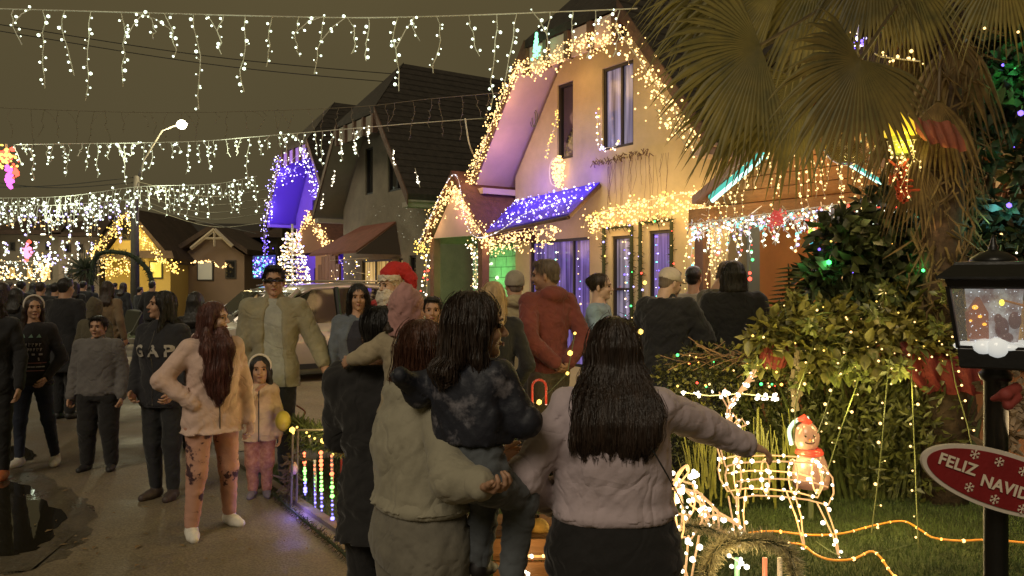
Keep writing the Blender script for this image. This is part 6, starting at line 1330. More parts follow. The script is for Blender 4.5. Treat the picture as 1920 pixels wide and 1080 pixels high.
for k_ in range(3): m.tube(catmull([P(1262, 910, 3.7), P(1272+k_*6, 885-k_*5, 3.7), P(1288, 872+k_*5, 3.72), P(1291, 885, 3.72), P(1275, 905, 3.7)], 5), .004, 4)
m.tube(catmull([P(1266, 912, 3.7), P(1278, 940, 3.7), P(1282, 990, 3.7), P(1274, 1030, 3.7), P(1292, 1090, 3.7)], 6), .0045, 4)
o = empty('string_lights', P(1280, 1080, 3.7), 'loops of warm lit wire beside the hip of the woman in the lavender jumper', 'string lights'); m.link('wire', MATS['deer_wire'], o)
bulbs([P(u+random.gauss(0, 1.5), v+random.gauss(0, 1.5), 3.68) for u, v in ((1302, 882), (1306, 886), (1300, 888), (1308, 892), (1303, 895), (1295, 893), (1262, 888), (1278, 922), (1283, 925), (1292, 936), (1298, 938), (1288, 952), (1283, 960), (1292, 1016), (1296, 1018), (1288, 1019), (1270, 985))], .011, MW['white'], o)
point_light('string_glow', P(1300, 900, 3.6), (1, .72, .3), 1.4, .06, o); point_light('string_glow', P(1290, 1020, 3.6), (1, .72, .3), 1.0, .06, o)
# snowman figure
o = empty('snowman', G(1512, 960), 'pinkish glowing snowman figure with red scarf behind the reindeer', 'snowman'); c = P(1520, 900, 5.7); c.z = 0; PK = litpane('snowman_pink', (.30, .17, .15), .06); z0_ = P(0, 912, 5.7).z; u = 5.7/FPX
m = MB(); m.lathe(c+Vector((0, 0, z0_)), [(.02, -.01), (32*u, .0), (35*u, 18*u), (31*u, 40*u), (22*u, 62*u), (12*u, 66*u)], 20); m.link('lower_body', PK, o, smooth=True)
m = MB(); m.ball(c+Vector((-.03, 0, z0_+92*u)), (24*u, 22*u, 30*u), nu=18, nv=12); m.link('head', PK, o, smooth=True)
m = MB(); m.lathe(c+Vector((-.01, 0, z0_+62*u)), [(22*u, -3*u), (26*u, 0), (25*u, 5*u), (22*u, 9*u)], 18); m.link('scarf', litpane('scarf_red', (.5, .05, .03), .45), o, smooth=True)
for q_ in (-1, 1): m = MB(); m.ball(c+Vector((-.035+q_*8*u, -21*u, z0_+98*u)), 2.2*u, nu=8, nv=6); m.link('eye', EYEW, o)
m = MB(); m.tube([c+Vector((-.035, -21*u, z0_+91*u)), c+Vector((-.045, -30*u, z0_+90*u))], [2.5*u, .5*u], 6); m.link('nose', mat('carrot', (.7, .25, .05), .6), o)
m = MB(); m.tube([c+Vector((-.035+x_*u, -20.5*u, z0_+(84+.03*x_*x_)*u)) for x_ in range(-9, 10, 3)], 1.0*u, 5); m.link('mouth', EYEW, o)
m = MB(); m.tube(catmull([c+Vector((-36*u, 0, z0_+78*u)), c+Vector((-40*u, 0, z0_+105*u)), c+Vector((-26*u, 0, z0_+124*u)), c+Vector((-4*u, 0, z0_+128*u))], 6), 4*u, 6); m.link('tinsel_hoop', litpane('hoop_blue', (.35, .6, .7), .4), o)
m = MB(); m.tube([c+Vector((-.03, 0, z0_+116*u)), c+Vector((-14*u, 0, z0_+128*u)), c+Vector((-30*u, 0, z0_+124*u))], [12*u, 8*u, 2*u], 8); m.link('hat', MATS['scarf_red'], o)
m = MB(); m.tube([c, c+Vector((0, 0, z0_))], .02, 6); m.link('stake', DWIRE, o); point_light('snowman_glow', c+Vector((0, -.3, z0_+.25)), (1, .45, .25), .25, .08, o)
# thick tinsel garlands over low hoops, front right
TNS = mat('tinsel_green_gold', (.40, .35, .20), .45, metal=.25, var=.4, vs=30)
def tinsel(path, label, r, n, core=.012, m_=None, cat='garland', step=.008, bw=.0016):
    o = empty('garland', path[len(path)//2], label, cat); q = MB(); q.tube(path, core, 6); q.link('core', mat('garland_core', (.03, .045, .02), .9), o)
    pts = along(path, step); N = len(pts)*n; A = np.array([tuple(p) for p in pts]).repeat(n, 0); d = np.random.normal(size=(N, 3)); d /= np.linalg.norm(d, axis=1)[:, None]; e = np.cross(d, np.random.normal(size=(N, 3))); e /= np.linalg.norm(e, axis=1)[:, None]; L = r*np.random.uniform(.6, 1.1, (N, 1))
    V = np.stack([A-e*bw, A+e*bw, A+d*L+e*bw*.6, A+d*L-e*bw*.6], 1).reshape(-1, 3); F = np.arange(N*4).reshape(-1, 4); link('bristles', arr_mesh('bristles', V, F), m_ or TNS, o, kind='stuff'); return o
tinsel(catmull([P(1282, 985, 4.0), P(1320, 990, 4.0), P(1370, 1008, 4.0), P(1410, 1012, 4.0)], 10), 'short greenish tinsel garland behind the tinsel hoop', .055, 22)
tg = catmull([P(1322, 1100, 3.7), P(1330, 1055, 3.7), P(1352, 1022, 3.7), P(1400, 1012, 3.7), P(1450, 1018, 3.7), P(1480, 1035, 3.7), P(1492, 1100, 3.7)], 10)
tinsel(tg, 'thick greenish tinsel garland arched over the striped stakes at the bottom', .066, 34)
m = MB(); m.tube([P(1322, 1100, 3.7), Vector((P(1322, 1100, 3.7).x, 3.7, 0))], .01, 5); m.tube([P(1492, 1100, 3.7), Vector((P(1492, 1100, 3.7).x, 3.7, 0))], .01, 5); solo(m.link('hoop_legs', DWIRE), 'thin wire legs carrying the tinsel hoop', 'hoop')
for u, cl, lb in ((1382, (.35, .75, .35), 'pale green light stake under the tinsel hoop'), (1434, (.85, .25, .12), 'orange red light stake under the tinsel hoop'), (1462, (.6, .45, .25), 'dull golden stake right of the orange red one under the hoop')):
    o = empty('light_stake', Vector((P(u, 1050, 3.75).x, 3.75, 0)), lb, 'light stake'); m = MB(); t_ = P(u, 1046, 3.75); m.tube([Vector((t_.x, 3.75, 0)), t_], .012, 8); m.link('tube', litpane('stake_%d' % u, cl, .5), o, smooth=True)
o = empty('string_lights', P(1390, 1062, 3.7), 'cluster of white bulbs hanging inside the tinsel hoop', 'string lights'); bulbs([P(u, v, 3.68) for u, v in ((1390, 1056), (1372, 1062), (1400, 1063), (1385, 1064), (1367, 1042), (1389, 1048))], .010, MW['white'], o); m = MB(); m.tube([P(1367, 1042, 3.7), P(1390, 1056, 3.7), P(1400, 1063, 3.7)], .003, 4); m.link('wire', WIRE, o); point_light('string_glow', P(1385, 1060, 3.6), (1, .75, .35), 1.6, .05, o)
# ---------------------------------------------------------------- rainbow stakes and garland by the path
for i, (u, v0, v1, lit) in enumerate(((573, 848, 935, 1), (592, 862, 960, 0), (604, 846, 968, 1), (624, 852, 984, 1))):
    b = G(u, v1); t_ = P(u-2, v0, b.y); lb = ('leftmost rainbow light stake beside the path', 'thin dim rainbow stake, second from the left', 'tall rainbow light stake, third from the left', 'rightmost and longest rainbow light stake')[i]
    o = empty('light_stake', b, lb, 'light stake', 'rainbow stakes beside the path'); m = MB(); m.tube([b, t_], .010, 8); m.link('tube', mat('stake_clear', (.35, .35, .38), .2), o, smooth=True)
    n = 15 if lit else 12; L_ = [[], [], []]
    for j in range(n): p = t_.lerp(b, (j+.3)/n*.95)+Vector((0, -.006, 0)); L_[min(2, j*3//n)].append(p)
    for l_, k_ in zip(L_, ('red', 'green', 'blue')): bulbs(l_, .0125 if lit else .007, glow('stake_'+k_, {'red': (1, .16, .06), 'green': (.25, 1, .15), 'blue': (.22, .2, 1)}[k_], 4), o)
point_light('stake_glow', G(600, 955)+Vector((-.12, -.15, .08)), (.25, .18, 1), 3.0, .08, o); point_light('stake_glow', G(600, 955)+Vector((0, -.06, .25)), (.3, 1, .2), .5, .05, o); point_light('stake_glow', G(610, 960)+Vector((.4, -.3, .45)), (1, .35, .12), 2.5, .08, o)
b = G(648, 1005); o = empty('light_stake', b, 'unlit pale stake nearest the path corner', 'light stake'); m = MB(); m.tube([b, P(646, 882, b.y)], .011, 8); m.link('tube', mat('stake_pale', (.42, .40, .38), .4), o)
gp = catmull([P(545, 812, 6.4), P(556, 796, 6.4), P(580, 808, 6.2), P(612, 812, 6.1), P(640, 812, 6.0), P(668, 806, 5.9)], 10)
tinsel(gp, 'green garland with warm bulbs strung over the rainbow stakes', .10, 26, .02, mat('garland_green', (.10, .12, .035), .7, var=.4, vs=20), step=.014, bw=.005)
tinsel(catmull([P(548, 830, 6.3), P(580, 838, 6.2), P(620, 836, 6.1), P(645, 850, 6.0)], 8), 'lower loop of green garland over the rainbow stakes', .07, 18, .015, MATS['garland_green'], step=.016, bw=.005)
o = empty('string_lights', P(600, 815, 6.0), 'warm white bulbs in the garland over the rainbow stakes', 'string lights'); B_ = [P(u, v, 5.98) for u, v in ((557, 801), (550, 812), (575, 811), (580, 818), (628, 804), (606, 826), (627, 829), (624, 852), (590, 822), (548, 806), (640, 815))]; bulbs(B_, .018, MW['gold'], o); m = MB(); m.tube(gp[::6], .004, 4); m.link('wire', DWIRE, o)
for u in (560, 600, 640): point_light('string_glow', P(u, 800, 5.85), (1, .8, .3), 1.4, .06, o)
fnc = empty('garland_rack', G(600, 950), 'thin wire rack holding the garland over the rainbow stakes', 'rack'); 
for u, v in ((546, 950), (556, 948), (664, 985)):
    b = G(u, v); m = MB(); m.tube([b, P(u+3, 806, b.y)], .010, 6); m.link('leg', mat('rack_pale', (.10, .08, .05), .6), fnc)
m = MB(); m.tube([P(549, 806, 6.05), P(667, 806, 5.75)], .008, 6); m.link('rail', MATS['rack_pale'], fnc)
m = MB(); 
for i in range(90): p = P(548+random.gauss(0, 8), random.uniform(850, 955), 6.25); m.tube([p, p+Vector((random.gauss(0, .05), random.gauss(0, .02), random.gauss(0, .05)))], .008, 3)
solo(m.link('dry_plant', mat('plant_dry', (.12, .09, .05), .9, var=.4)), 'dry tangled plant at the left foot of the garland rack', 'plant')
m = MB(); m.ball(P(551, 878, 6.1), (.035, .03, .05)); solo(m.link('ornament', mat('ornament_pink', (.6, .35, .3), .5), smooth=True), 'small pinkish ornament hanging on the left rack leg', 'ornament')
o = empty('rope_light', P(665, 895, 5.9), 'orange red neon rope bent beside the black trousers', 'rope light'); q = catmull([P(648, 878, 5.9), P(662, 885, 5.9), P(672, 895, 5.9), P(671, 906, 5.9)], 6); m = MB(); m.tube(q, .012, 6); m.link('tube', litpane('rope_red', (.9, .18, .05), 1.2), o); bulbs(along(q, .04)+[P(653, 905, 5.9), P(672, 903, 5.9), P(655, 845, 5.9)], .012, MW['red'], o); point_light('rope_glow', P(660, 890, 5.7), (1, .25, .08), 1.1, .05, o)
q = catmull([P(556, 760, 7.2), P(572, 772, 7.2), P(566, 785, 7.2), P(570, 795, 7.2)], 6); m = MB(); m.tube(q, .008, 5); solo(m.link('ribbon', mat('ribbon_pinkish', (.5, .22, .14), .6)), 'small pinkish curled ribbon rising above the garland', 'ribbon')
tinsel(catmull([G(500, 915, .03), G(545, 955, .03), G(600, 1000, .03), G(660, 1050, .03)], 8), 'dark trailing plant edging along the path corner', .05, 12, .01, mat('edging_plant', (.03, .035, .012), .9), cat='edging', step=.02)
# candy canes
def cane(px, yt, yb, Y, label, r=.007):
    o = empty('candy_cane_light', Vector((P(px, 500, Y).x, Y, 0)), label, 'candy cane'); w = 13*Y/FPX; t_ = P(px, yt, Y); pts = [Vector((t_.x, Y, .02)), Vector((t_.x, Y, t_.z-w))]+[Vector((t_.x+w-w*math.cos(a), Y, t_.z-w+w*math.sin(a))) for a in np.linspace(.3, math.pi, 8)]+[Vector((t_.x+2*w, Y, t_.z-w-.10))]
    m = MB(); m.tube(pts, r, 8); m.link('tube', litpane('cane_red', (.55, .08, .04), .12), o, smooth=True); bulbs(along(pts[1:], .032), .0065, glow('cane_dots', (1, .45, .3), 2.0), o); bulbs(along(pts[:2], .05), .006, glow('cane_dots', (1, .45, .3), 2.0), o); point_light('cane_glow', P(px+14, yt+60, Y-.1), (1, .25, .12), .5, .05, o)
cane(998, 712, 790, 4.6, 'red outlined candy cane light between the two nearest women'); cane(640, 770, 900, 6.6, 'dim candy cane light behind the black trousers', .009)
o = empty('string_lights', P(1010, 750, 4.7), 'sparse bright bulbs scattered behind the candy cane', 'string lights'); bulbs([P(u, v, 4.7) for u, v in ((988, 759), (1011, 754), (1078, 625), (1069, 662), (1201, 622), (1209, 530), (1064, 700))], .013, MW['gold'], o); m = MB(); m.tube([P(988, 759, 4.7), P(1011, 754, 4.7), P(1064, 700, 4.7), P(1078, 625, 4.7)], .003, 4); m.link('wire', DWIRE, o)
# plush santa toy on a lit wooden crate
cr = empty('wooden_crate', Vector((P(990, 1000, 3.5).x, 3.6, 0)), 'low wooden crate with a string of lights between the two nearest women', 'crate'); WDN = mat('crate_wood', (.30, .16, .07), .7, var=.3, vs=8, bump=.3, stretch=(.4, .4, 3))
zt_ = P(0, 1002, 3.5).z; x0_, x1_ = P(925, 0, 3.5).x, P(1052, 0, 3.5).x
for i in range(6): z = i*zt_/6; m = MB(); m.box((x0_, 3.45, z+.005), (x1_, 3.47, z+zt_/6-.005)); m.link('plank', WDN, cr)
for i in range(4): m = MB(); y = 3.475+i*.085; m.box((x0_, y, zt_-.02), (x1_, y+.08, zt_)); m.link('plank', WDN, cr)
for x_ in (x0_+.01, x1_-.03): m = MB(); m.box((x_, 3.475, 0), (x_+.02, 3.80, zt_-.021)); m.link('side_panel', WDN, cr)
q = catmull([P(940, 1046, 3.42), P(975, 1042, 3.42), P(1010, 1043, 3.42), P(1050, 1040, 3.42)], 6); o = empty('rope_light', q[8], 'warm rope light stretched across the wooden crate', 'rope light'); m = MB(); m.tube(q, .006, 5); m.link('tube', litpane('rope_warm', (.8, .5, .2), .5), o); bulbs(along(q, .06), .008, MW['warm'], o); bulbs([P(985, 1072, 3.42), P(990, 1076, 3.42), P(997, 1043, 3.42)], .013, MW['white'], o); point_light('rope_glow', P(990, 1050, 3.3), (1, .6, .22), 1.0, .05, o)
sn = empty('plush_toy', P(985, 1002, 3.6), 'plush santa toy with yellow feet sitting on the wooden crate', 'toy'); cx = P(985, 1002, 3.6)
TR = mat('plush_red', (.36, .02, .018), .9, bump=.4, bs=80); TW = mat('plush_cream', (.62, .50, .30), .95, bump=.6, bs=80); TY = mat('plush_yellow', (.68, .45, .12), .85, var=.1, bump=.3, bs=80)
u = 3.6/FPX
m = MB(); m.ball(cx+Vector((-10*u, .06, 52*u)), (32*u, 24*u, 42*u)); m.link('body', TR, sn, smooth=True)
m = MB(); m.tube([cx+Vector((-34*u, -.0, 62*u)), cx+Vector((-6*u, -.045, 46*u)), cx+Vector((24*u, .0, 34*u))], 4.5*u, 6); m.link('belt', EYEW, sn)
for k_, (a, b) in enumerate(((-24, 14), (26, 14))): m = MB(); m.ball(cx+Vector((a*u, -.05, b*u+.01)), 18*u); m.link('foot', TY, sn, smooth=True)
m = MB(); m.ball(cx+Vector((-22*u, .0, 34*u)), (22*u, 14*u, 8*u)); m.link('trim', TW, sn, smooth=True)
m = MB(); m.ball(cx+Vector((-22*u, .05, 108*u)), 22*u); m.link('head', mat('plush_skin', (.6, .38, .25), .8), sn, smooth=True); m = MB(); m.ball(cx+Vector((-22*u, .0, 92*u)), (20*u, 14*u, 18*u)); m.link('beard', TW, sn, smooth=True)
m = MB(); m.lathe(cx+Vector((-22*u, .05, 118*u)), [(24*u, 0), (18*u, 14*u), (8*u, 34*u), (2*u, 44*u)], 14); m.link('hat', TR, sn, smooth=True)
# ---------------------------------------------------------------- lantern and sign
YL = 1.75; lx = (1862-960)/FPX*YL; ln_ = empty('lantern_post', Vector((lx, YL, 0)), 'black garden lamp post with a lit snow scene lantern at the right edge', 'lamp post')
BLK = mat('cast_black', (.008, .008, .008), .35, bump=.12, bs=30); u = YL/FPX; dg_ = 104*u
def zpx(v): return CH+(HOR-v)*u
TH = R(-90+15.6)
def sq(prof, name, m_, n=4, sm=False, rot=TH):
    mb = MB(); V = []; F = []
    for r_, z in prof:
        for k_ in range(n): a = rot+2*math.pi*k_/n; V.append((lx+r_*math.cos(a), YL+r_*math.sin(a), z))
    for i in range(len(prof)-1):
        for k_ in range(n): F.append((i*n+k_, i*n+(k_+1) % n, (i+1)*n+(k_+1) % n, (i+1)*n+k_))
    F += [tuple(range(n-1, -1, -1)), tuple((len(prof)-1)*n+k_ for k_ in range(n))]; mb.add(V, F); return mb.link(name, m_, ln_, smooth=sm)
m = MB(); m.lathe((lx+.006, YL, 0), [(.09, 0), (.085, .04), (.045, .08), (.027, .14), (.024, .9), (.024, zpx(715)), (.03, zpx(712)), (.034, zpx(700)), (.024, zpx(692)), (.03, zpx(688))], 20); m.link('post', BLK, ln_, smooth=True)
sq([(74*u, zpx(688)), (78*u, zpx(684)), (82*u, zpx(652)), (80*u, zpx(648))], 'lantern_base', BLK)
sq([(104*u, zpx(538)), (112*u, zpx(526)), (131*u, zpx(523)), (131*u, zpx(519)), (92*u, zpx(497)), (88*u, zpx(492)), (40*u, zpx(490))], 'lantern_roof', BLK)
m = MB(); m.lathe((lx, YL, 0), [(42*u, zpx(494)), (38*u, zpx(484)), (24*u, zpx(474)), (10*u, zpx(470)), (8*u, zpx(466)), (9*u, zpx(462)), (6*u, zpx(458)), (4*u, zpx(450)), (2*u, zpx(440))], 18); m.link('finial', BLK, ln_, smooth=True)
def cn(k_, r_, v): a = TH+math.pi/2*k_; return Vector((lx+r_*math.cos(a), YL+r_*math.sin(a), zpx(v)))
for k_ in range(4):
    m = MB(); m.tube([cn(k_, 80*u, 650), cn(k_, 104*u, 537)], 4.6*u, 4); m.link('corner_bar', BLK, ln_)
    m = MB(); a, b, c, d = cn(k_, 77*u, 650), cn(k_+1, 77*u, 650), cn(k_+1, 100*u, 537), cn(k_, 100*u, 537)
    nn = (b-a).cross(c-a).normalized()*.0015; m.add([a, b, c, d, a+nn, b+nn, c+nn, d+nn], [(0, 1, 2, 3), (7, 6, 5, 4), (0, 4, 5, 1), (1, 5, 6, 2), (2, 6, 7, 3), (3, 7, 4, 0)])
    if 'lantern_glass' not in MATS:
        g = bpy.data.materials.new('lantern_glass'); g.use_nodes = True; nt = g.node_tree; pb_ = nt.nodes['Principled BSDF']; pb_.inputs['Roughness'].default_value = .05; pb_.inputs['Base Color'].default_value = (.8, .85, .85, 1); tr_ = nt.nodes.new('ShaderNodeBsdfTransparent'); mx_ = nt.nodes.new('ShaderNodeMixShader'); mx_.inputs[0].default_value = .12; nt.links.new(tr_.outputs[0], mx_.inputs[1]); nt.links.new(pb_.outputs[0], mx_.inputs[2]); nt.links.new(mx_.outputs[0], nt.nodes['Material Output'].inputs[0]); MATS['lantern_glass'] = g
    m.link('pane', MATS['lantern_glass'], ln_)
    m = MB(); m.tube([cn(k_, 101*u, 538), cn(k_+1, 101*u, 538)], 3.2*u, 4); m.tube([cn(k_, 79*u, 649), cn(k_+1, 79*u, 649)], 3.2*u, 4); m.link('glazing_bar', BLK, ln_)
# the snow scene inside
lit_ = bpy.data.materials.new('snow_scene_backdrop'); lit_.use_nodes = True; nt = lit_.node_tree; b_ = nt.nodes['Principled BSDF']; t_ = nt.nodes.new('ShaderNodeTexCoord'); n_ = nt.nodes.new('ShaderNodeTexNoise'); n_.inputs['Scale'].default_value = 26; n_.inputs['Detail'].default_value = 5; n_.inputs['Roughness'].default_value = .7
r_ = nt.nodes.new('ShaderNodeValToRGB'); r_.color_ramp.elements[0].position = .38; r_.color_ramp.elements[1].position = .66; r_.color_ramp.elements[0].color = (.20, .12, .12, 1); r_.color_ramp.elements[1].color = (.50, .52, .52, 1); nt.links.new(t_.outputs['Object'], n_.inputs['Vector']); nt.links.new(n_.outputs[0], r_.inputs[0]); nt.links.new(r_.outputs[0], b_.inputs['Base Color']); nt.links.new(r_.outputs[0], b_.inputs['Emission Color']); b_.inputs['Emission Strength'].default_value = .42
sq([(52*u, zpx(648)), (66*u, zpx(540))], 'backdrop', lit_)
SNW = litpane('snow_lit', (.78, .80, .78), .45)
m = MB()
for (a_, r2, h_) in ((200, 50, 10), (225, 48, 16), (250, 50, 20), (275, 52, 9), (300, 50, 14), (330, 50, 12), (180, 50, 9)):
    p = Vector((lx+r2*u*math.cos(R(a_)+.0), YL+r2*u*math.sin(R(a_)), zpx(648))); m.ball(p, (24*u, 16*u, h_*u), nu=14, nv=8)
m.link('snow', SNW, ln_, smooth=True)
def inface(f, v, off): a, b = cn(3, (78+(650-v)*.20)*u, v), cn(4, (78+(650-v)*.20)*u, v); p = a.lerp(b, f); c_ = Vector((lx, YL, p.z)); return p.lerp(c_, off)
HS = litpane('toy_house_brown', (.32, .13, .09), .25); m = MB(); A = [inface(.12, 634, .16), inface(.42, 634, .16), inface(.42, 585, .16), inface(.30, 556, .16), inface(.12, 585, .16)]; m.prism(A, (0, .012, 0)); m.link('toy_house', HS, ln_)
for (f, v, s_) in ((.24, 575, 6), (.30, 592, 4), (.36, 606, 4), (.16, 600, 3)): m = MB(); m.ball(inface(f, v, .13), (s_*u, 2*u, s_*.7*u), nu=10, nv=6); m.link('toy_window', glow('toy_window_orange', (1, .45, .05), 1.6), ln_, smooth=True)
m = MB(); m.ball(inface(.60, 566, .12), (5*u, 3*u, 6*u), nu=10, nv=6); m.link('toy_lamp', glow('toy_lamp_yellow', (1, .85, .1), 1.6), ln_, smooth=True); m = MB(); m.tube([inface(.63, 562, .12), inface(.86, 570, .12), inface(.97, 574, .12)], [2*u, 2.6*u, 3*u], 6); m.link('toy_branch', mat('toy_orange', (.8, .35, .12), .6), ln_)
m = MB(); 
for (f, v, rx, rz) in ((.62, 612, 13, 20), (.80, 598, 12, 16), (.70, 630, 12, 10), (.56, 596, 7, 10)): m.ball(inface(f, v, .14), (rx*u, 6*u, rz*u), nu=12, nv=8)
m.link('toy_figures', litpane('toy_figure_brown', (.20, .11, .12), .2), ln_, smooth=True)
bulbs([inface(random.random(), random.uniform(540, 640), random.uniform(.03, .12)) for i in range(90)], .9*u, glow('snow_speck', (.9, .95, 1), 1.0), ln_, 'snow_flakes')
bulbs([inface(.98+random.random()*.9, random.uniform(542, 640), .1) for i in range(10)], .9*u, glow('snow_speck', (.9, .95, 1), 1.0), ln_, 'snow_flakes')
# oval sign
sg = empty('sign', Vector((P(1880, 905, 1.69).x, 1.70, zpx(960))), 'oval dark red wooden sign reading FELIZ NAVIDAD fixed to the lamp post', 'sign'); u = 1.68/FPX; c0 = P(1880, 903, 1.69); rt = R(-17)
def el(a_, b_, y, n=56): return [Vector((c0.x+(a_*math.cos(t)*math.cos(rt)-b_*math.sin(t)*math.sin(rt))*u, y, c0.z+(a_*math.cos(t)*math.sin(rt)+b_*math.sin(t)*math.cos(rt))*u)) for t in np.linspace(0, 2*math.pi, n, endpoint=False)]
m = MB(); m.prism(el(160, 56, 1.686), (0, .010, 0)); m.link('rim', mat('sign_cream', (.62, .55, .46), .6, bump=.1), sg)
m = MB(); m.prism(el(151, 48, 1.683), (0, .003, 0)); m.link('panel', mat('sign_red', (.21, .010, .012), .5, var=.12, vs=12, bump=.1), sg)
def lay(me, x_, z_, ang, y=1.680):
    me.transform(Matrix.Translation(Vector((c0.x+x_*u*math.cos(rt)-z_*u*math.sin(rt), y, c0.z+x_*u*math.sin(rt)+z_*u*math.cos(rt)))) @ Matrix.Rotation(-(rt+ang), 4, 'Y') @ Matrix.Rotation(R(90), 4, 'X')); return me
CRM = mat('sign_lettering', (.72, .62, .48), .6)
for s_, x_, z_, an_ in (('FELIZ', -96, 6, -.04), ('NAVIDAD', 24, -10, -.02)):
    me = textmesh(s_, 30*u, bold=.8*u, ext=.0008, spacing=1.06); link('lettering', lay(me, x_, z_, an_), CRM, sg)
def flake(x_, z_, r_=9.5):
    mb = MB()
    for k_ in range(3):
        a = R(30+60*k_); d = Vector((math.cos(a), math.sin(a), 0))*r_*u; mb.tube([-d, d], .8*u, 4)
        for q_ in (-1, 1):
            for s_ in (-1, 1): e = d*.6*q_; mb.tube([e, e+Vector((math.cos(a+s_*.8), math.sin(a+s_*.8), 0))*q_*r_*.35*u], .7*u, 4)
    me = mb.mesh('snowflake'); link('snowflake', lay(me, x_, z_, 0, 1.681), CRM, sg)
for x_, z_ in ((-70, 34), (-22, 34), (26, 30), (-62, -28), (-10, -36), (70, 26), (45, -38), (95, -20)): flake(x_, z_)
m = MB(); m.box((lx-.03, 1.697, zpx(900)), (lx+.04, 1.726, zpx(880))); m.link('bracket', BLK, sg)
# cloth bow and dry leaves tied on the post
m = MB()
for i in range(150): p = P(1888+random.gauss(0, 18), 775+random.gauss(0, 38), 1.95+random.gauss(0, .03)); m.tube([p, p+Vector((random.gauss(0, .02), random.gauss(0, .01), random.gauss(0, .02)))], [.010, .003], 4, cap=False)
solo(m.link('dry_wreath', mat('wreath_beige', (.40, .30, .20), .8, var=.4, vs=30)), 'beige dried wreath tied to the lamp post above the sign', 'wreath')
V, F = Sdf().chain([P(1862, 748, 1.72), P(1885, 740, 1.70), P(1905, 728, 1.72)], [.006, .013, .012]).chain([P(1880, 745, 1.70), P(1890, 760, 1.70), P(1905, 745, 1.71)], [.005, .010, .012]).arrays(.003, .004)
solo(link('bow', arr_mesh('bow', V, F), mat('bow_red', (.26, .04, .03), .7, bump=.2), smooth=True), 'dull red bow tied to the post just under the lantern', 'bow')
point_light('wreath_glow', P(1905, 800, 1.75), (1, .7, .35), .12, .03, ln_)
# ---------------------------------------------------------------- people nearest the camera
CAMO = mat('jacket_camo', (.012, .014, .024), .6, c2=(.16, .15, .17), vs=7, bump=.4, bs=20)
CAMO.node_tree.nodes['Color Ramp'].color_ramp.elements[0].position = .36; CAMO.node_tree.nodes['Color Ramp'].color_ramp.elements[1].position = .46
LAV = cloth('jumper_lavender', (.47, .385, .41), .08)
OLG = cloth('sweatshirt_olive_grey', (.30, .275, .20), .08)
fw, fwt, _ = person('woman with very long dark hair and lavender jumper, back turned, arm stretched to the right', 1150, 2.75, 1.575, 180, w=1.40, arms=(((-.215, -.085, .752), (-.325, -.135, .70)), ((.195, .04, .665), (.13, -.10, .57))),
    top=dict(m=LAV, name='jumper'), bot=dict(c=(.010, .009, .009)), hair=('long', 'dark'), hlen=.285, hwid=.15, vox=.0115, hemz=.58, loose=.016, botloose=.012, hy=-4, foldamp=.0055, stance=.02, handopt={0: dict(n=(0, -.2, -1), curl=.45, point=True, d=(-.9, -.3, -.28))}, torso_dy=0)
pts = [Vector((-.17, -.02, 1.30)), Vector((-.10, .13, 1.26)), Vector((.03, .175, 1.10)), Vector((.16, .165, .98)), Vector((.21, .08, .90))]
m = MB(); q = catmull([Vector((.02, .10, 1.30)), Vector((-.07, .168, 1.21)), Vector((-.140, .178, 1.10)), Vector((-.195, .160, 1.0)), Vector((-.235, .10, .93)), Vector((-.25, .04, .90))], 8); mm = MB()
V = []; 
for i, p in enumerate(q): V += [p+Vector((.004, 0, .012)), p-Vector((.004, 0, .012))]
mm.add(V, [(2*i, 2*i+1, 2*i+3, 2*i+2) for i in range(len(q)-1)]); o = mm.link('bag_strap', mat('strap_black', (.01, .01, .01), .5), None); o.parent = fw
person('woman in olive grey sweatshirt carrying a child, seen from behind', 790, 2.85, 1.56, 118, w=1.5, arms=(((-.252, .031, .697), (-.322, .005, .70)), ((.17, -.05, .66), (.02, -.20, .67))),
    top=dict(m=OLG, name='sweatshirt'), bot=dict(c=(.17, .155, .12)), hair=('long', 'brown'), hlen=.12, hwid=.095, vox=.0115, hemz=.594, loose=.02, botloose=.02, foldamp=.006, hood='down', handopt={0: dict(n=(.1, .1, .9), curl=.8)}, hy=10)
ch, cht, _ = person('small child with dark hair and a dark camouflage jacket sitting on a woman\'s arm', 884, 2.57, 1.10, 150, w=1.14, kid=True, fem=True, z0=.575, arms=(((-.15, -.05, .63), (-.06, -.16, .64)), ((.165, .03, .70), (.17, .12, .755))),
    top=dict(m=CAMO, name='jacket'), bot=dict(c=(.085, .095, .105)), hair=('bob', 'dark'), vox=.0105, hands=False, hemz=.56, loose=.034, botloose=.016, foldamp=.008, hy=-50, legpose=(((-.07, -.17, .37), (-.075, -.10, .15), (0, -1, -.2)), ((.06, -.18, .38), (.055, -.13, .16), (0, -1, -.2))), shoe=(.012, .010, .010), hwid=.10, hlen=.14)
hm_, *_ = person('adult in a long black coat with black hair holding the pink hooded toddler', 712, 3.35, 1.60, 175, w=.92, arms=('fwd', 'fwd'), top=dict(c=(.014, .013, .013), name='coat'), bot=dict(c=(.012, .011, .011)), hair=('short', 'black'), vox=.0125, hemz=.40, loose=.022, foldamp=.008, fem=False)
person('toddler in a beige fleece and pink hood carried on a shoulder', 762, 3.2, .86, 178, w=1.0, kid=True, z0=.82, arms=(((-.16, -.02, .66), (-.12, -.12, .70)), ((.18, .02, .69), (.26, -.03, .66))), top=dict(c=(.34, .28, .18), name='fleece'), bot=dict(c=(.03, .03, .035)), hair=('hooded', 'dark', 'hood', (.42, .22, .20)), vox=.0125, hemz=.42, loose=.03, legpose=(((-.06, -.14, .36), (-.06, -.08, .18), (0, -1, -.2)), ((.06, -.14, .36), (.06, -.08, .18), (0, -1, -.2))), hands=True, hlen=.08)
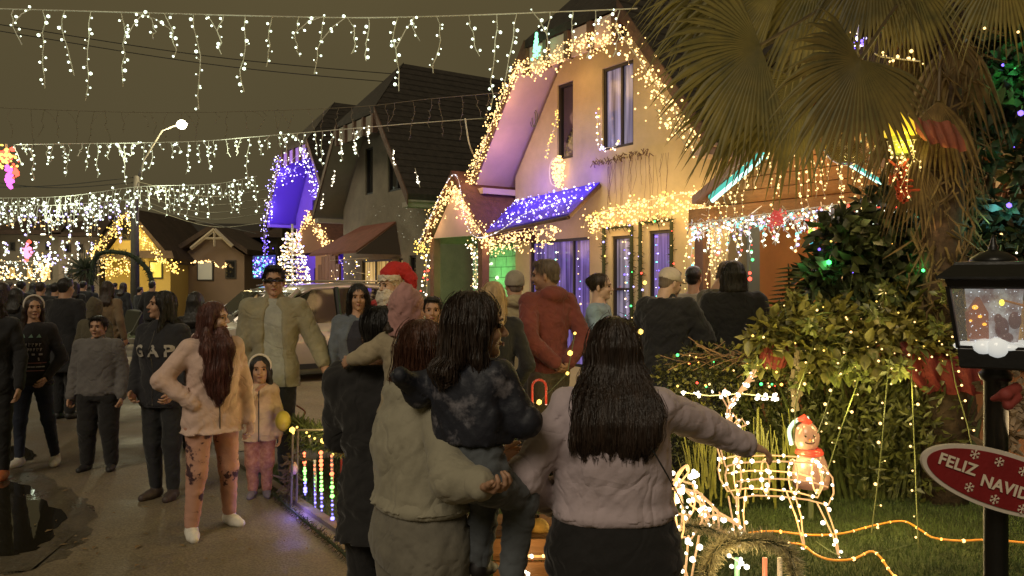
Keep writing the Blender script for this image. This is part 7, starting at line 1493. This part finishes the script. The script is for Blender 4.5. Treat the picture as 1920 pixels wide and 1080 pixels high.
# ---------------------------------------------------------------- the group on the path, left
gs, gst, _ = person('girl in dark jumper with pale festive print and white headband', 62, 7.4, 1.575, 8, w=.98, legs=((-.035, .0), (.065, .02)), arms=('down', 'pocket'), top=dict(c=(.016, .014, .016), name='jumper'), bot=dict(m=mat('jeans_dark_spots', (.025, .032, .055), .85, c2=(.014, .018, .03), vs=7, bump=.3)), shoe=(.52, .49, .42), hair=('long', 'dark', 'band'), vox=.0155, hy=32, botloose=.001, hemz=.49, hlen=.28, hwid=.095)
me_all = []
for r_, (y_, n_, h_, w_) in enumerate(((1.21, 4, .022, .03), (1.135, 9, .032, .022), (1.09, 10, .030, .02), (1.045, 5, .018, .03), (1.0, 3, .03, .012), (.965, 12, .008, .026), (.93, 12, .010, .024), (.895, 13, .008, .026))):
    mb = MB()
    for k_ in range(n_):
        x_ = -.13+.26*(k_+.5)/n_+random.uniform(-.004, .004)
        if r_ in (1, 2):
            mb.add([(x_-w_*.4, y_-h_/2, 0), (x_-w_*.2, y_-h_/2, 0), (x_-w_*.2, y_+h_/2, 0), (x_-w_*.4, y_+h_/2, 0)], [(0, 1, 2, 3)]); mb.add([(x_-w_*.2, y_+random.choice((-1, 0, 1))*h_*.35, 0), (x_+w_*.35, y_+random.choice((-1, 0, 1))*h_*.35, 0), (x_+w_*.35, y_+h_*.45, 0), (x_-w_*.2, y_+h_*.35, 0)], [(0, 1, 2, 3)])
        elif r_ == 0: mb.add([(x_-.02, y_-h_/2, 0), (x_+.02, y_-h_/2, 0), (x_, y_+h_, 0)], [(0, 1, 2)])
        else: mb.add([(x_-w_/2, y_-h_/2, 0), (x_+w_/2*.7, y_-h_/2, 0), (x_+w_/2*.7, y_+h_/2, 0), (x_-w_/2, y_+h_/2, 0)], [(0, 1, 2, 3)])
    decal(mb.mesh('print'), gst, mat('print_pale_green', (.20, .32, .26), .8) if r_ == 0 else (mat('print_pink', (.30, .14, .13), .8) if r_ in (5, 7) else mat('print_pale', (.42, .40, .36), .8)), (0, 0))
person('stout boy in grey jumper and black trousers standing on the path', 185, 7.25, 1.40, 4, w=1.27, kid=False, fem=False, arms=('down', 'down'), top=dict(c=(.125, .115, .11), name='jumper'), bot=dict(c=(.009, .008, .008)), shoe=(.015, .014, .014), hair=('short', 'black'), vox=.015, hemz=.50, botloose=.016, stance=.03, hood='collar', skin='a', curl=.8, loose=.016)
hw_, hwt, _ = person('woman in black hoodie lettered GAP looking away to the left', 306, 6.3, 1.63, -12, w=1.1, arms=('pocket', 'pocket'), top=dict(c=(.013, .013, .017), name='hoodie'), bot=dict(c=(.012, .013, .014)), shoe=(.05, .035, .03), hair=('long', 'black'), vox=.014, hy=-42, hp=-6, botloose=.003, hemz=.46, hood='down', hlen=.26, hwid=.11, skin='a', loose=.02)
me = textmesh('G A P', .125, bold=.004, spacing=1.0); decal(me, hwt, mat('print_grey', (.36, .33, .28), .8), (.01, 1.17), 'lettering')
PKC = cloth('jacket_pink_cream', (.60, .43, .36), .10)
LEG = mat('leggings_tie_dye', (.045, .018, .022), .8, c2=(.42, .20, .14), vs=7, bump=.15); cr_ = LEG.node_tree.nodes['Color Ramp'].color_ramp; cr_.elements[0].position = .555; cr_.elements[1].position = .60
cr_.elements[0].color = (.46, .25, .18, 1); cr_.elements[1].color = (.05, .02, .025, 1)
pw, pwt, HMp = person('woman with long auburn hair, pink jacket and pink tie dyed leggings, hand on hip', 398, 5.45, 1.565, 42, w=1.12, legs=((-.02, -.03), (.03, .06)), arms=(((-.205, .03, .675), (-.10, -.05, .575)), 'down'), top=dict(m=PKC, name='jacket'), bot=dict(m=LEG), shoe=(.68, .65, .58), hair=('long', 'auburn'), vox=.0125, hy=42, hemz=.44, hlen=.44, hwid=.105, loose=.022, botloose=.002, stance=.03, hood='down', skin='b', handopt={0: dict(n=(.4, .9, 0), curl=.5, d=(.85, .1, -.35))})
s = Sdf(); s.chain([(.03, -.08, 1.36), (.02, -.14, 1.26), (.0, -.155, 1.12), (-.01, -.15, .98), (-.02, -.14, .90)], [.045, .062, .062, .050, .018], k=.03).chain([(-.06, -.05, 1.38), (-.07, -.11, 1.25), (-.06, -.13, 1.08), (-.05, -.12, .96)], [.035, .048, .045, .014], k=.03)
def sd_(X): a = np.arctan2(X[..., 1]+.05, X[..., 0]); return .003*np.sin(a*30+X[..., 2]*9)+.004*np.sin(a*9+X[..., 2]*21)
VFh = s.arrays(.008, .03, sd_); link('hair', arr_mesh('hair', *VFh), HAIRM['auburn'], pw, world=False, smooth=True); link('hair_strands', strand_arrays(VFh, 1500, .3), HAIRM['auburn'], pw, world=False, kind='stuff')
person('little girl with white headband holding a hand to her mouth', 487, 6.35, 1.135, 12, w=1.05, kid=True, arms=('mouth', 'down'), top=dict(c=(.50, .36, .24), name='cardigan'), bot=dict(m=mat('trousers_pink_spots', (.50, .26, .17), .85, c2=(.30, .11, .08), vs=34, bump=.2)), shoe=(.16, .14, .17), hair=('long', 'black', 'band'), vox=.013, hemz=.40, hlen=.15, hwid=.09, skin='a', loose=.016, botloose=.012, hy=6)
mn, mnt, HMm = person('tall man in open olive overshirt and grey tee with dark glasses', 514, 6.75, 1.845, 12, w=.98, fem=False, arms=('down', ((.185, .0, .65), (.235, -.03, .51))), top=dict(c=(.27, .245, .16), c2=(.33, .34, .30), name='overshirt'), cut=.05, bot=dict(c=(.022, .026, .036)), shoe=(.05, .05, .05), hair=('short', 'black'), vox=.0135, hemz=.45, hy=4, skin='a', loose=.024, cuff=.35, hood='collar')
m = MB(); m.tube([HMm @ Vector(p) for p in ((-.078, .0, .008), (-.064, -.075, .006), (-.03, -.102, .004), (0, -.104, .008), (.03, -.102, .004), (.064, -.075, .006), (.078, .0, .008))], .012, 6); o = m.link('glasses', mat('glasses_dark', (.012, .010, .010), .25), None); o.parent = mn
m = MB(); m.ball(Vector((P(534, 825, 6.3).x, 6.25, .62)), (.060, .060, .08), nu=18, nv=12); m.tube([Vector((P(534, 825, 6.3).x, 6.25, .72)), Vector((P(528, 780, 6.3).x, 6.30, .60+.15))], .003, 4); solo(m.link('balloon', mat('balloon_yellow', (.50, .40, .06), .4), smooth=True), 'small yellow balloon beside the little girl\'s hand', 'balloon')
person('person in black cut off by the left edge with a bare hand', -14, 6.9, 1.66, 10, w=1.0, arms=('down', 'down'), top=dict(c=(.010, .010, .012)), bot=dict(c=(.008, .008, .008)), shoe=(.35, .10, .03), hair=('long', 'dark'), vox=.016, hlen=.25)
person('dark figure in a knee length black coat behind the girl with the headband', 122, 10.0, 1.76, 170, w=1.25, arms=('down', 'down'), top=dict(c=(.008, .008, .010), name='coat'), bot=dict(c=(.008, .008, .009)), hair=('short', 'black'), vox=.022, hemz=.34, fem=False)
person('child in an olive hooded coat right behind the stout boy', 178, 9.4, 1.50, 175, w=1.1, arms=('down', 'down'), top=dict(c=(.075, .062, .035), name='coat'), bot=dict(c=(.02, .02, .02)), hair=('hooded', 'dark', 'hood', (.085, .068, .04)), vox=.022, hemz=.38, hlen=.08)
person('person with dark hair and black jacket between the hoodie woman and the cars', 366, 8.2, 1.60, 185, w=1.1, arms=('pocket', 'pocket'), top=dict(c=(.010, .009, .009)), bot=dict(c=(.01, .01, .01)), hair=('long', 'black'), vox=.02, hlen=.2)
person('woman with shoulder length hair and tan coat walking away behind the boy', 201, 12.5, 1.72, 180, w=1.1, arms=('swing', 'down'), top=dict(c=(.16, .11, .06), name='coat'), bot=dict(c=(.02, .02, .02)), hair=('long', 'dark'), vox=.024, hemz=.40, hlen=.22)
# ---------------------------------------------------------------- people before the houses
wd, wdt, _ = person('woman with black hair, navy dress and grey blue cardigan facing the camera', 672, 6.9, 1.685, 8, w=1.0, arms=('down', 'pocket'), top=dict(c=(.11, .13, .16), c2=(.022, .022, .035), name='cardigan'), cut=.055, bot=dict(c=(.015, .015, .02)), hair=('long', 'black'), vox=.015, hy=4, hemz=.42, hlen=.15, hwid=.085, skin='a')
person('boy with short black hair peering out right of the santa figure', 811, 6.6, 1.585, 5, w=.95, fem=False, arms=('down', 'down'), top=dict(c=(.03, .03, .035)), bot=dict(c=(.02, .02, .02)), hair=('short', 'black'), vox=.016)
person('blonde woman in black coat seen from behind', 925, 6.1, 1.70, 182, w=1.05, arms=('pocket', 'pocket'), top=dict(c=(.010, .010, .010), name='coat'), bot=dict(c=(.02, .02, .02)), hair=('long', 'blonde'), vox=.015, hemz=.40, hlen=.20, hwid=.085)
person('grey haired person in a beige hooded top turned towards the lit window', 965, 7.7, 1.80, 195, w=1.05, fem=False, arms=('down', 'down'), top=dict(c=(.34, .28, .16), name='hoodie'), bot=dict(c=(.04, .035, .03)), hair=('short', 'grey', 'beanie', (.30, .26, .20)), vox=.016, hood='down')
person('man in rust red hoodie with hands behind his back before the lit window', 1028, 6.9, 1.90, 212, w=.92, fem=False, arms=('back', 'back'), top=dict(c=(.15, .034, .028), name='hoodie'), bot=dict(c=(.085, .070, .052)), hair=('short', 'grey'), vox=.013, hy=44, hp=4, hemz=.50, hood='down', botloose=.03, skin='d', loose=.022, foldamp=.006, curl=.9)
person('woman with tied dark hair, dark vest and pale blue sleeves beside the window', 1122, 7.3, 1.75, 68, w=1.0, z0=.03, arms=('fwd', 'fwd'), top=dict(m=cloth('top_pale_blue', (.24, .34, .42), .2), name='shirt'), bot=dict(c=(.03, .03, .04)), hair=('bun', 'dark'), vox=.015, skin='b', hy=10)
cm, cmt, _ = person('heavy man in black puffer jacket and white cap looking at his phone', 1250, 7.0, 1.80, 142, w=1.12, z0=.03, fem=False, arms=(((-.175, -.05, .66), (-.07, -.20, .76)), ((.17, -.04, .66), (.05, -.21, .76))), top=dict(c=(.011, .011, .013), name='puffer_jacket'), bot=dict(c=(.02, .02, .02)), hair=('short', 'grey', 'cap', (.58, .50, .42)), vox=.0135, hy=-25, hp=14, hemz=.42, loose=.035, hood='collar', foldamp=.007, skin='b')
A_ = wmat(cm) @ Vector((-.03, -.43, 1.44)); m = MB(); Mt = Matrix.Translation(A_) @ Matrix.Rotation(R(142), 4, 'Z') @ Matrix.Rotation(R(-35), 4, 'X'); m.box((-.07, -.006, -.035), (.07, .006, .035), Mt); solo(m.link('phone', mat('phone_case', (.35, .36, .38), .4), bevel=.002), 'pale phone held up by the man in the white cap', 'phone')
person('balding man in an olive shirt bending his head forward', 1318, 7.6, 1.92, 112, w=1.05, fem=False, arms=('fwd', 'fwd'), top=dict(c=(.10, .088, .055), name='shirt'), bot=dict(c=(.03, .03, .03)), hair=('short', 'grey'), vox=.015, hp=28, lean=.28, skin='a', neckfwd=.02)
person('man in plain black jacket with thick black hair, back turned, by the timber boards', 1376, 7.1, 1.86, 172, w=1.0, z0=.03, fem=False, arms=('pocket', 'pocket'), top=dict(c=(.008, .008, .009), name='jacket'), bot=dict(c=(.01, .01, .01)), hair=('bob', 'black'), vox=.014, hemz=.38, loose=.03, hlen=.10, hwid=.08, hy=12, hood='collar')
person('dark haired person glimpsed behind the balding man', 1300, 8.0, 1.74, 150, w=1.0, z0=.12, arms=('down', 'down'), top=dict(c=(.30, .26, .2)), bot=dict(c=(.02, .02, .02)), hair=('short', 'black'), vox=.018)
person('child in a grey coat between the cap wearing man and the man in black', 1303, 7.3, 1.32, 150, w=1.1, kid=True, arms=('down', 'down'), top=dict(c=(.14, .12, .10), name='coat'), bot=dict(c=(.03, .03, .03)), hair=('hooded', 'dark', 'hood', (.13, .11, .095)), vox=.018, hemz=.30, hlen=.08)
# santa figure
sf, sft, HMs = person('large santa figure with floppy red hat and white beard', 734, 7.3, 1.80, -38, w=1.3, fem=False, arms=('fwd', 'down'), top=dict(c=(.40, .018, .015), name='coat'), bot=dict(c=(.36, .018, .015)), hair=('none', 'dark'), vox=.015, hemz=.38, skin='b', shoe=(.02, .015, .015), loose=.03, hp=2)
sf.name = 'santa_figure'; sf['category'] = 'santa figure'
WH = mat('fur_white', (.66, .58, .46), .95, bump=.6, bs=70); RH = mat('hat_red', (.46, .018, .015), .8, var=.15, vs=9, bump=.3)
def loc(VF): return xf(VF, HMs)
s = Sdf(); s.ell((0, -.055, -.10), (.085, .065, .10)).ell((0, -.07, -.17), (.06, .05, .08)).ell((0, -.098, -.045), (.045, .022, .016)); s.ell((0, -.12, -.01), (.05, .05, .032), k=.01, sub=True)
link('beard', arr_mesh('beard', *loc(s.arrays(.008, .02, folds(.006, .05, 4)))), WH, sf, world=False, smooth=True)
s = Sdf(); s.loft([(.045, 0, .01, .098, .112), (.095, 0, .01, .096, .108)], k=.01, expo=2); link('hat_trim', arr_mesh('trim', *loc(s.arrays(.008, .02, folds(.005, .04, 9)))), WH, sf, world=False, smooth=True)
s = Sdf(); s.ell((0, .02, .10), (.088, .098, .075)).chain([(0, .05, .14), (.07, .10, .13), (.13, .13, .06), (.15, .13, -.04)], [.07, .062, .048, .030], k=.03); link('hat', arr_mesh('hat', *loc(s.arrays(.008, .03, folds(.004, .08, 2)))), RH, sf, world=False, smooth=True)
s = Sdf(); s.ell((.155, .13, -.085), (.036,)*3); link('pompom', arr_mesh('pompom', *loc(s.arrays(.008, .02))), WH, sf, world=False, smooth=True)
s = Sdf(); s.loft([(.0, 0, .035, .083, .085), (.06, 0, .02, .085, .09)], k=.02).ell((0, .06, -.06), (.078, .05, .07)); link('hair', arr_mesh('hair', *loc(s.arrays(.01, .02, folds(.004, .05, 7)))), WH, sf, world=False, smooth=True)
# ---------------------------------------------------------------- far crowd
CR = [(18, 24, 1.72, 170, 'dark coat', 'short', (.012, .012, .014)), (40, 17, 1.74, 185, 'black jacket', 'short', (.010, .010, .012)), (62, 23, 1.70, 175, 'brown coat', 'long', (.05, .03, .022)), (76, 14.5, 1.72, 190, 'dark brown jumper', 'short', (.035, .022, .018)), (92, 20, 1.66, 180, 'dark wine jumper', 'long', (.035, .018, .016)), (104, 15, 1.70, 170, 'charcoal jacket', 'short', (.016, .016, .018)),
      (140, 18, 1.72, 185, 'dark grey coat', 'long', (.018, .018, .018)), (156, 21, 1.74, 175, 'black shirt and pale scarf', 'short', (.012, .012, .012)), (170, 24, 1.66, 180, 'brown jacket', 'long', (.05, .04, .02)), (231, 22, 1.70, 160, 'black coat beside the pushchair', 'long', (.008, .008, .008)), (262, 23, 1.58, 150, 'dark green jacket behind the pushchair', 'short', (.02, .022, .014)), (285, 20, 1.74, 178, 'dark navy jacket under the arch', 'short', (.010, .010, .016)),
      (5, 12, 1.70, 185, 'black hooded top at the left edge', 'long', (.010, .010, .011)), (30, 11.5, 1.62, 175, 'black top behind the girl with the headband', 'long', (.012, .011, .012)), (216, 30, 1.7, 180, 'dark coat far behind the arch', 'short', (.02, .018, .014)), (118, 26, 1.72, 190, 'dim brown coat far back', 'short', (.04, .03, .02))]
for i, (px, Y, H_, yw, d, hs_, c_) in enumerate(CR):
    person('distant person in '+d+' among the crowd', px, Y, H_, yw, w=1.12, fem=hs_ == 'long', arms=('down', 'pocket' if i % 2 else 'down'), top=dict(c=c_), bot=dict(c=(.012, .012, .014)), hair=(hs_, 'black' if i % 3 else 'dark'), vox=.034 if Y > 16 else .026, hlen=.2, hemz=.44, group='crowd at the street end', legs=((0, .02), (0, -.02)))
pc_ = empty('pushchair', Vector((P(248, 600, 21).x, 21, 0)), 'dark pushchair parked by the figures under the garland arch', 'pushchair'); c = Vector((P(248, 600, 21).x, 21, 0))
m = MB(); m.prism([c+Vector((-.25, -.2, .45)), c+Vector((.22, -.2, .35)), c+Vector((.30, -.2, .95)), c+Vector((-.05, -.2, 1.0))], (0, .4, 0)); m.link('seat', mat('pushchair_cloth', (.05, .05, .03), .9), pc_, bevel=.03)
for q_ in (-.2, .2):
    m = MB(); m.tube([c+Vector((-.35, q_, .12)), c+Vector((.1, q_, .45)), c+Vector((.42, q_, 1.05))], .015, 5); m.link('frame', mat('pushchair_frame', (.3, .3, .25), .4, metal=.6), pc_)
    for x_ in (-.35, .30): m = MB(); m.lathe(c+Vector((x_, q_, .12)), [(.09, -.02), (.12, -.01), (.12, .01), (.09, .02)], 14, Matrix.Rotation(R(90), 3, 'X')); m.link('wheel', MATS['tyre'], pc_)
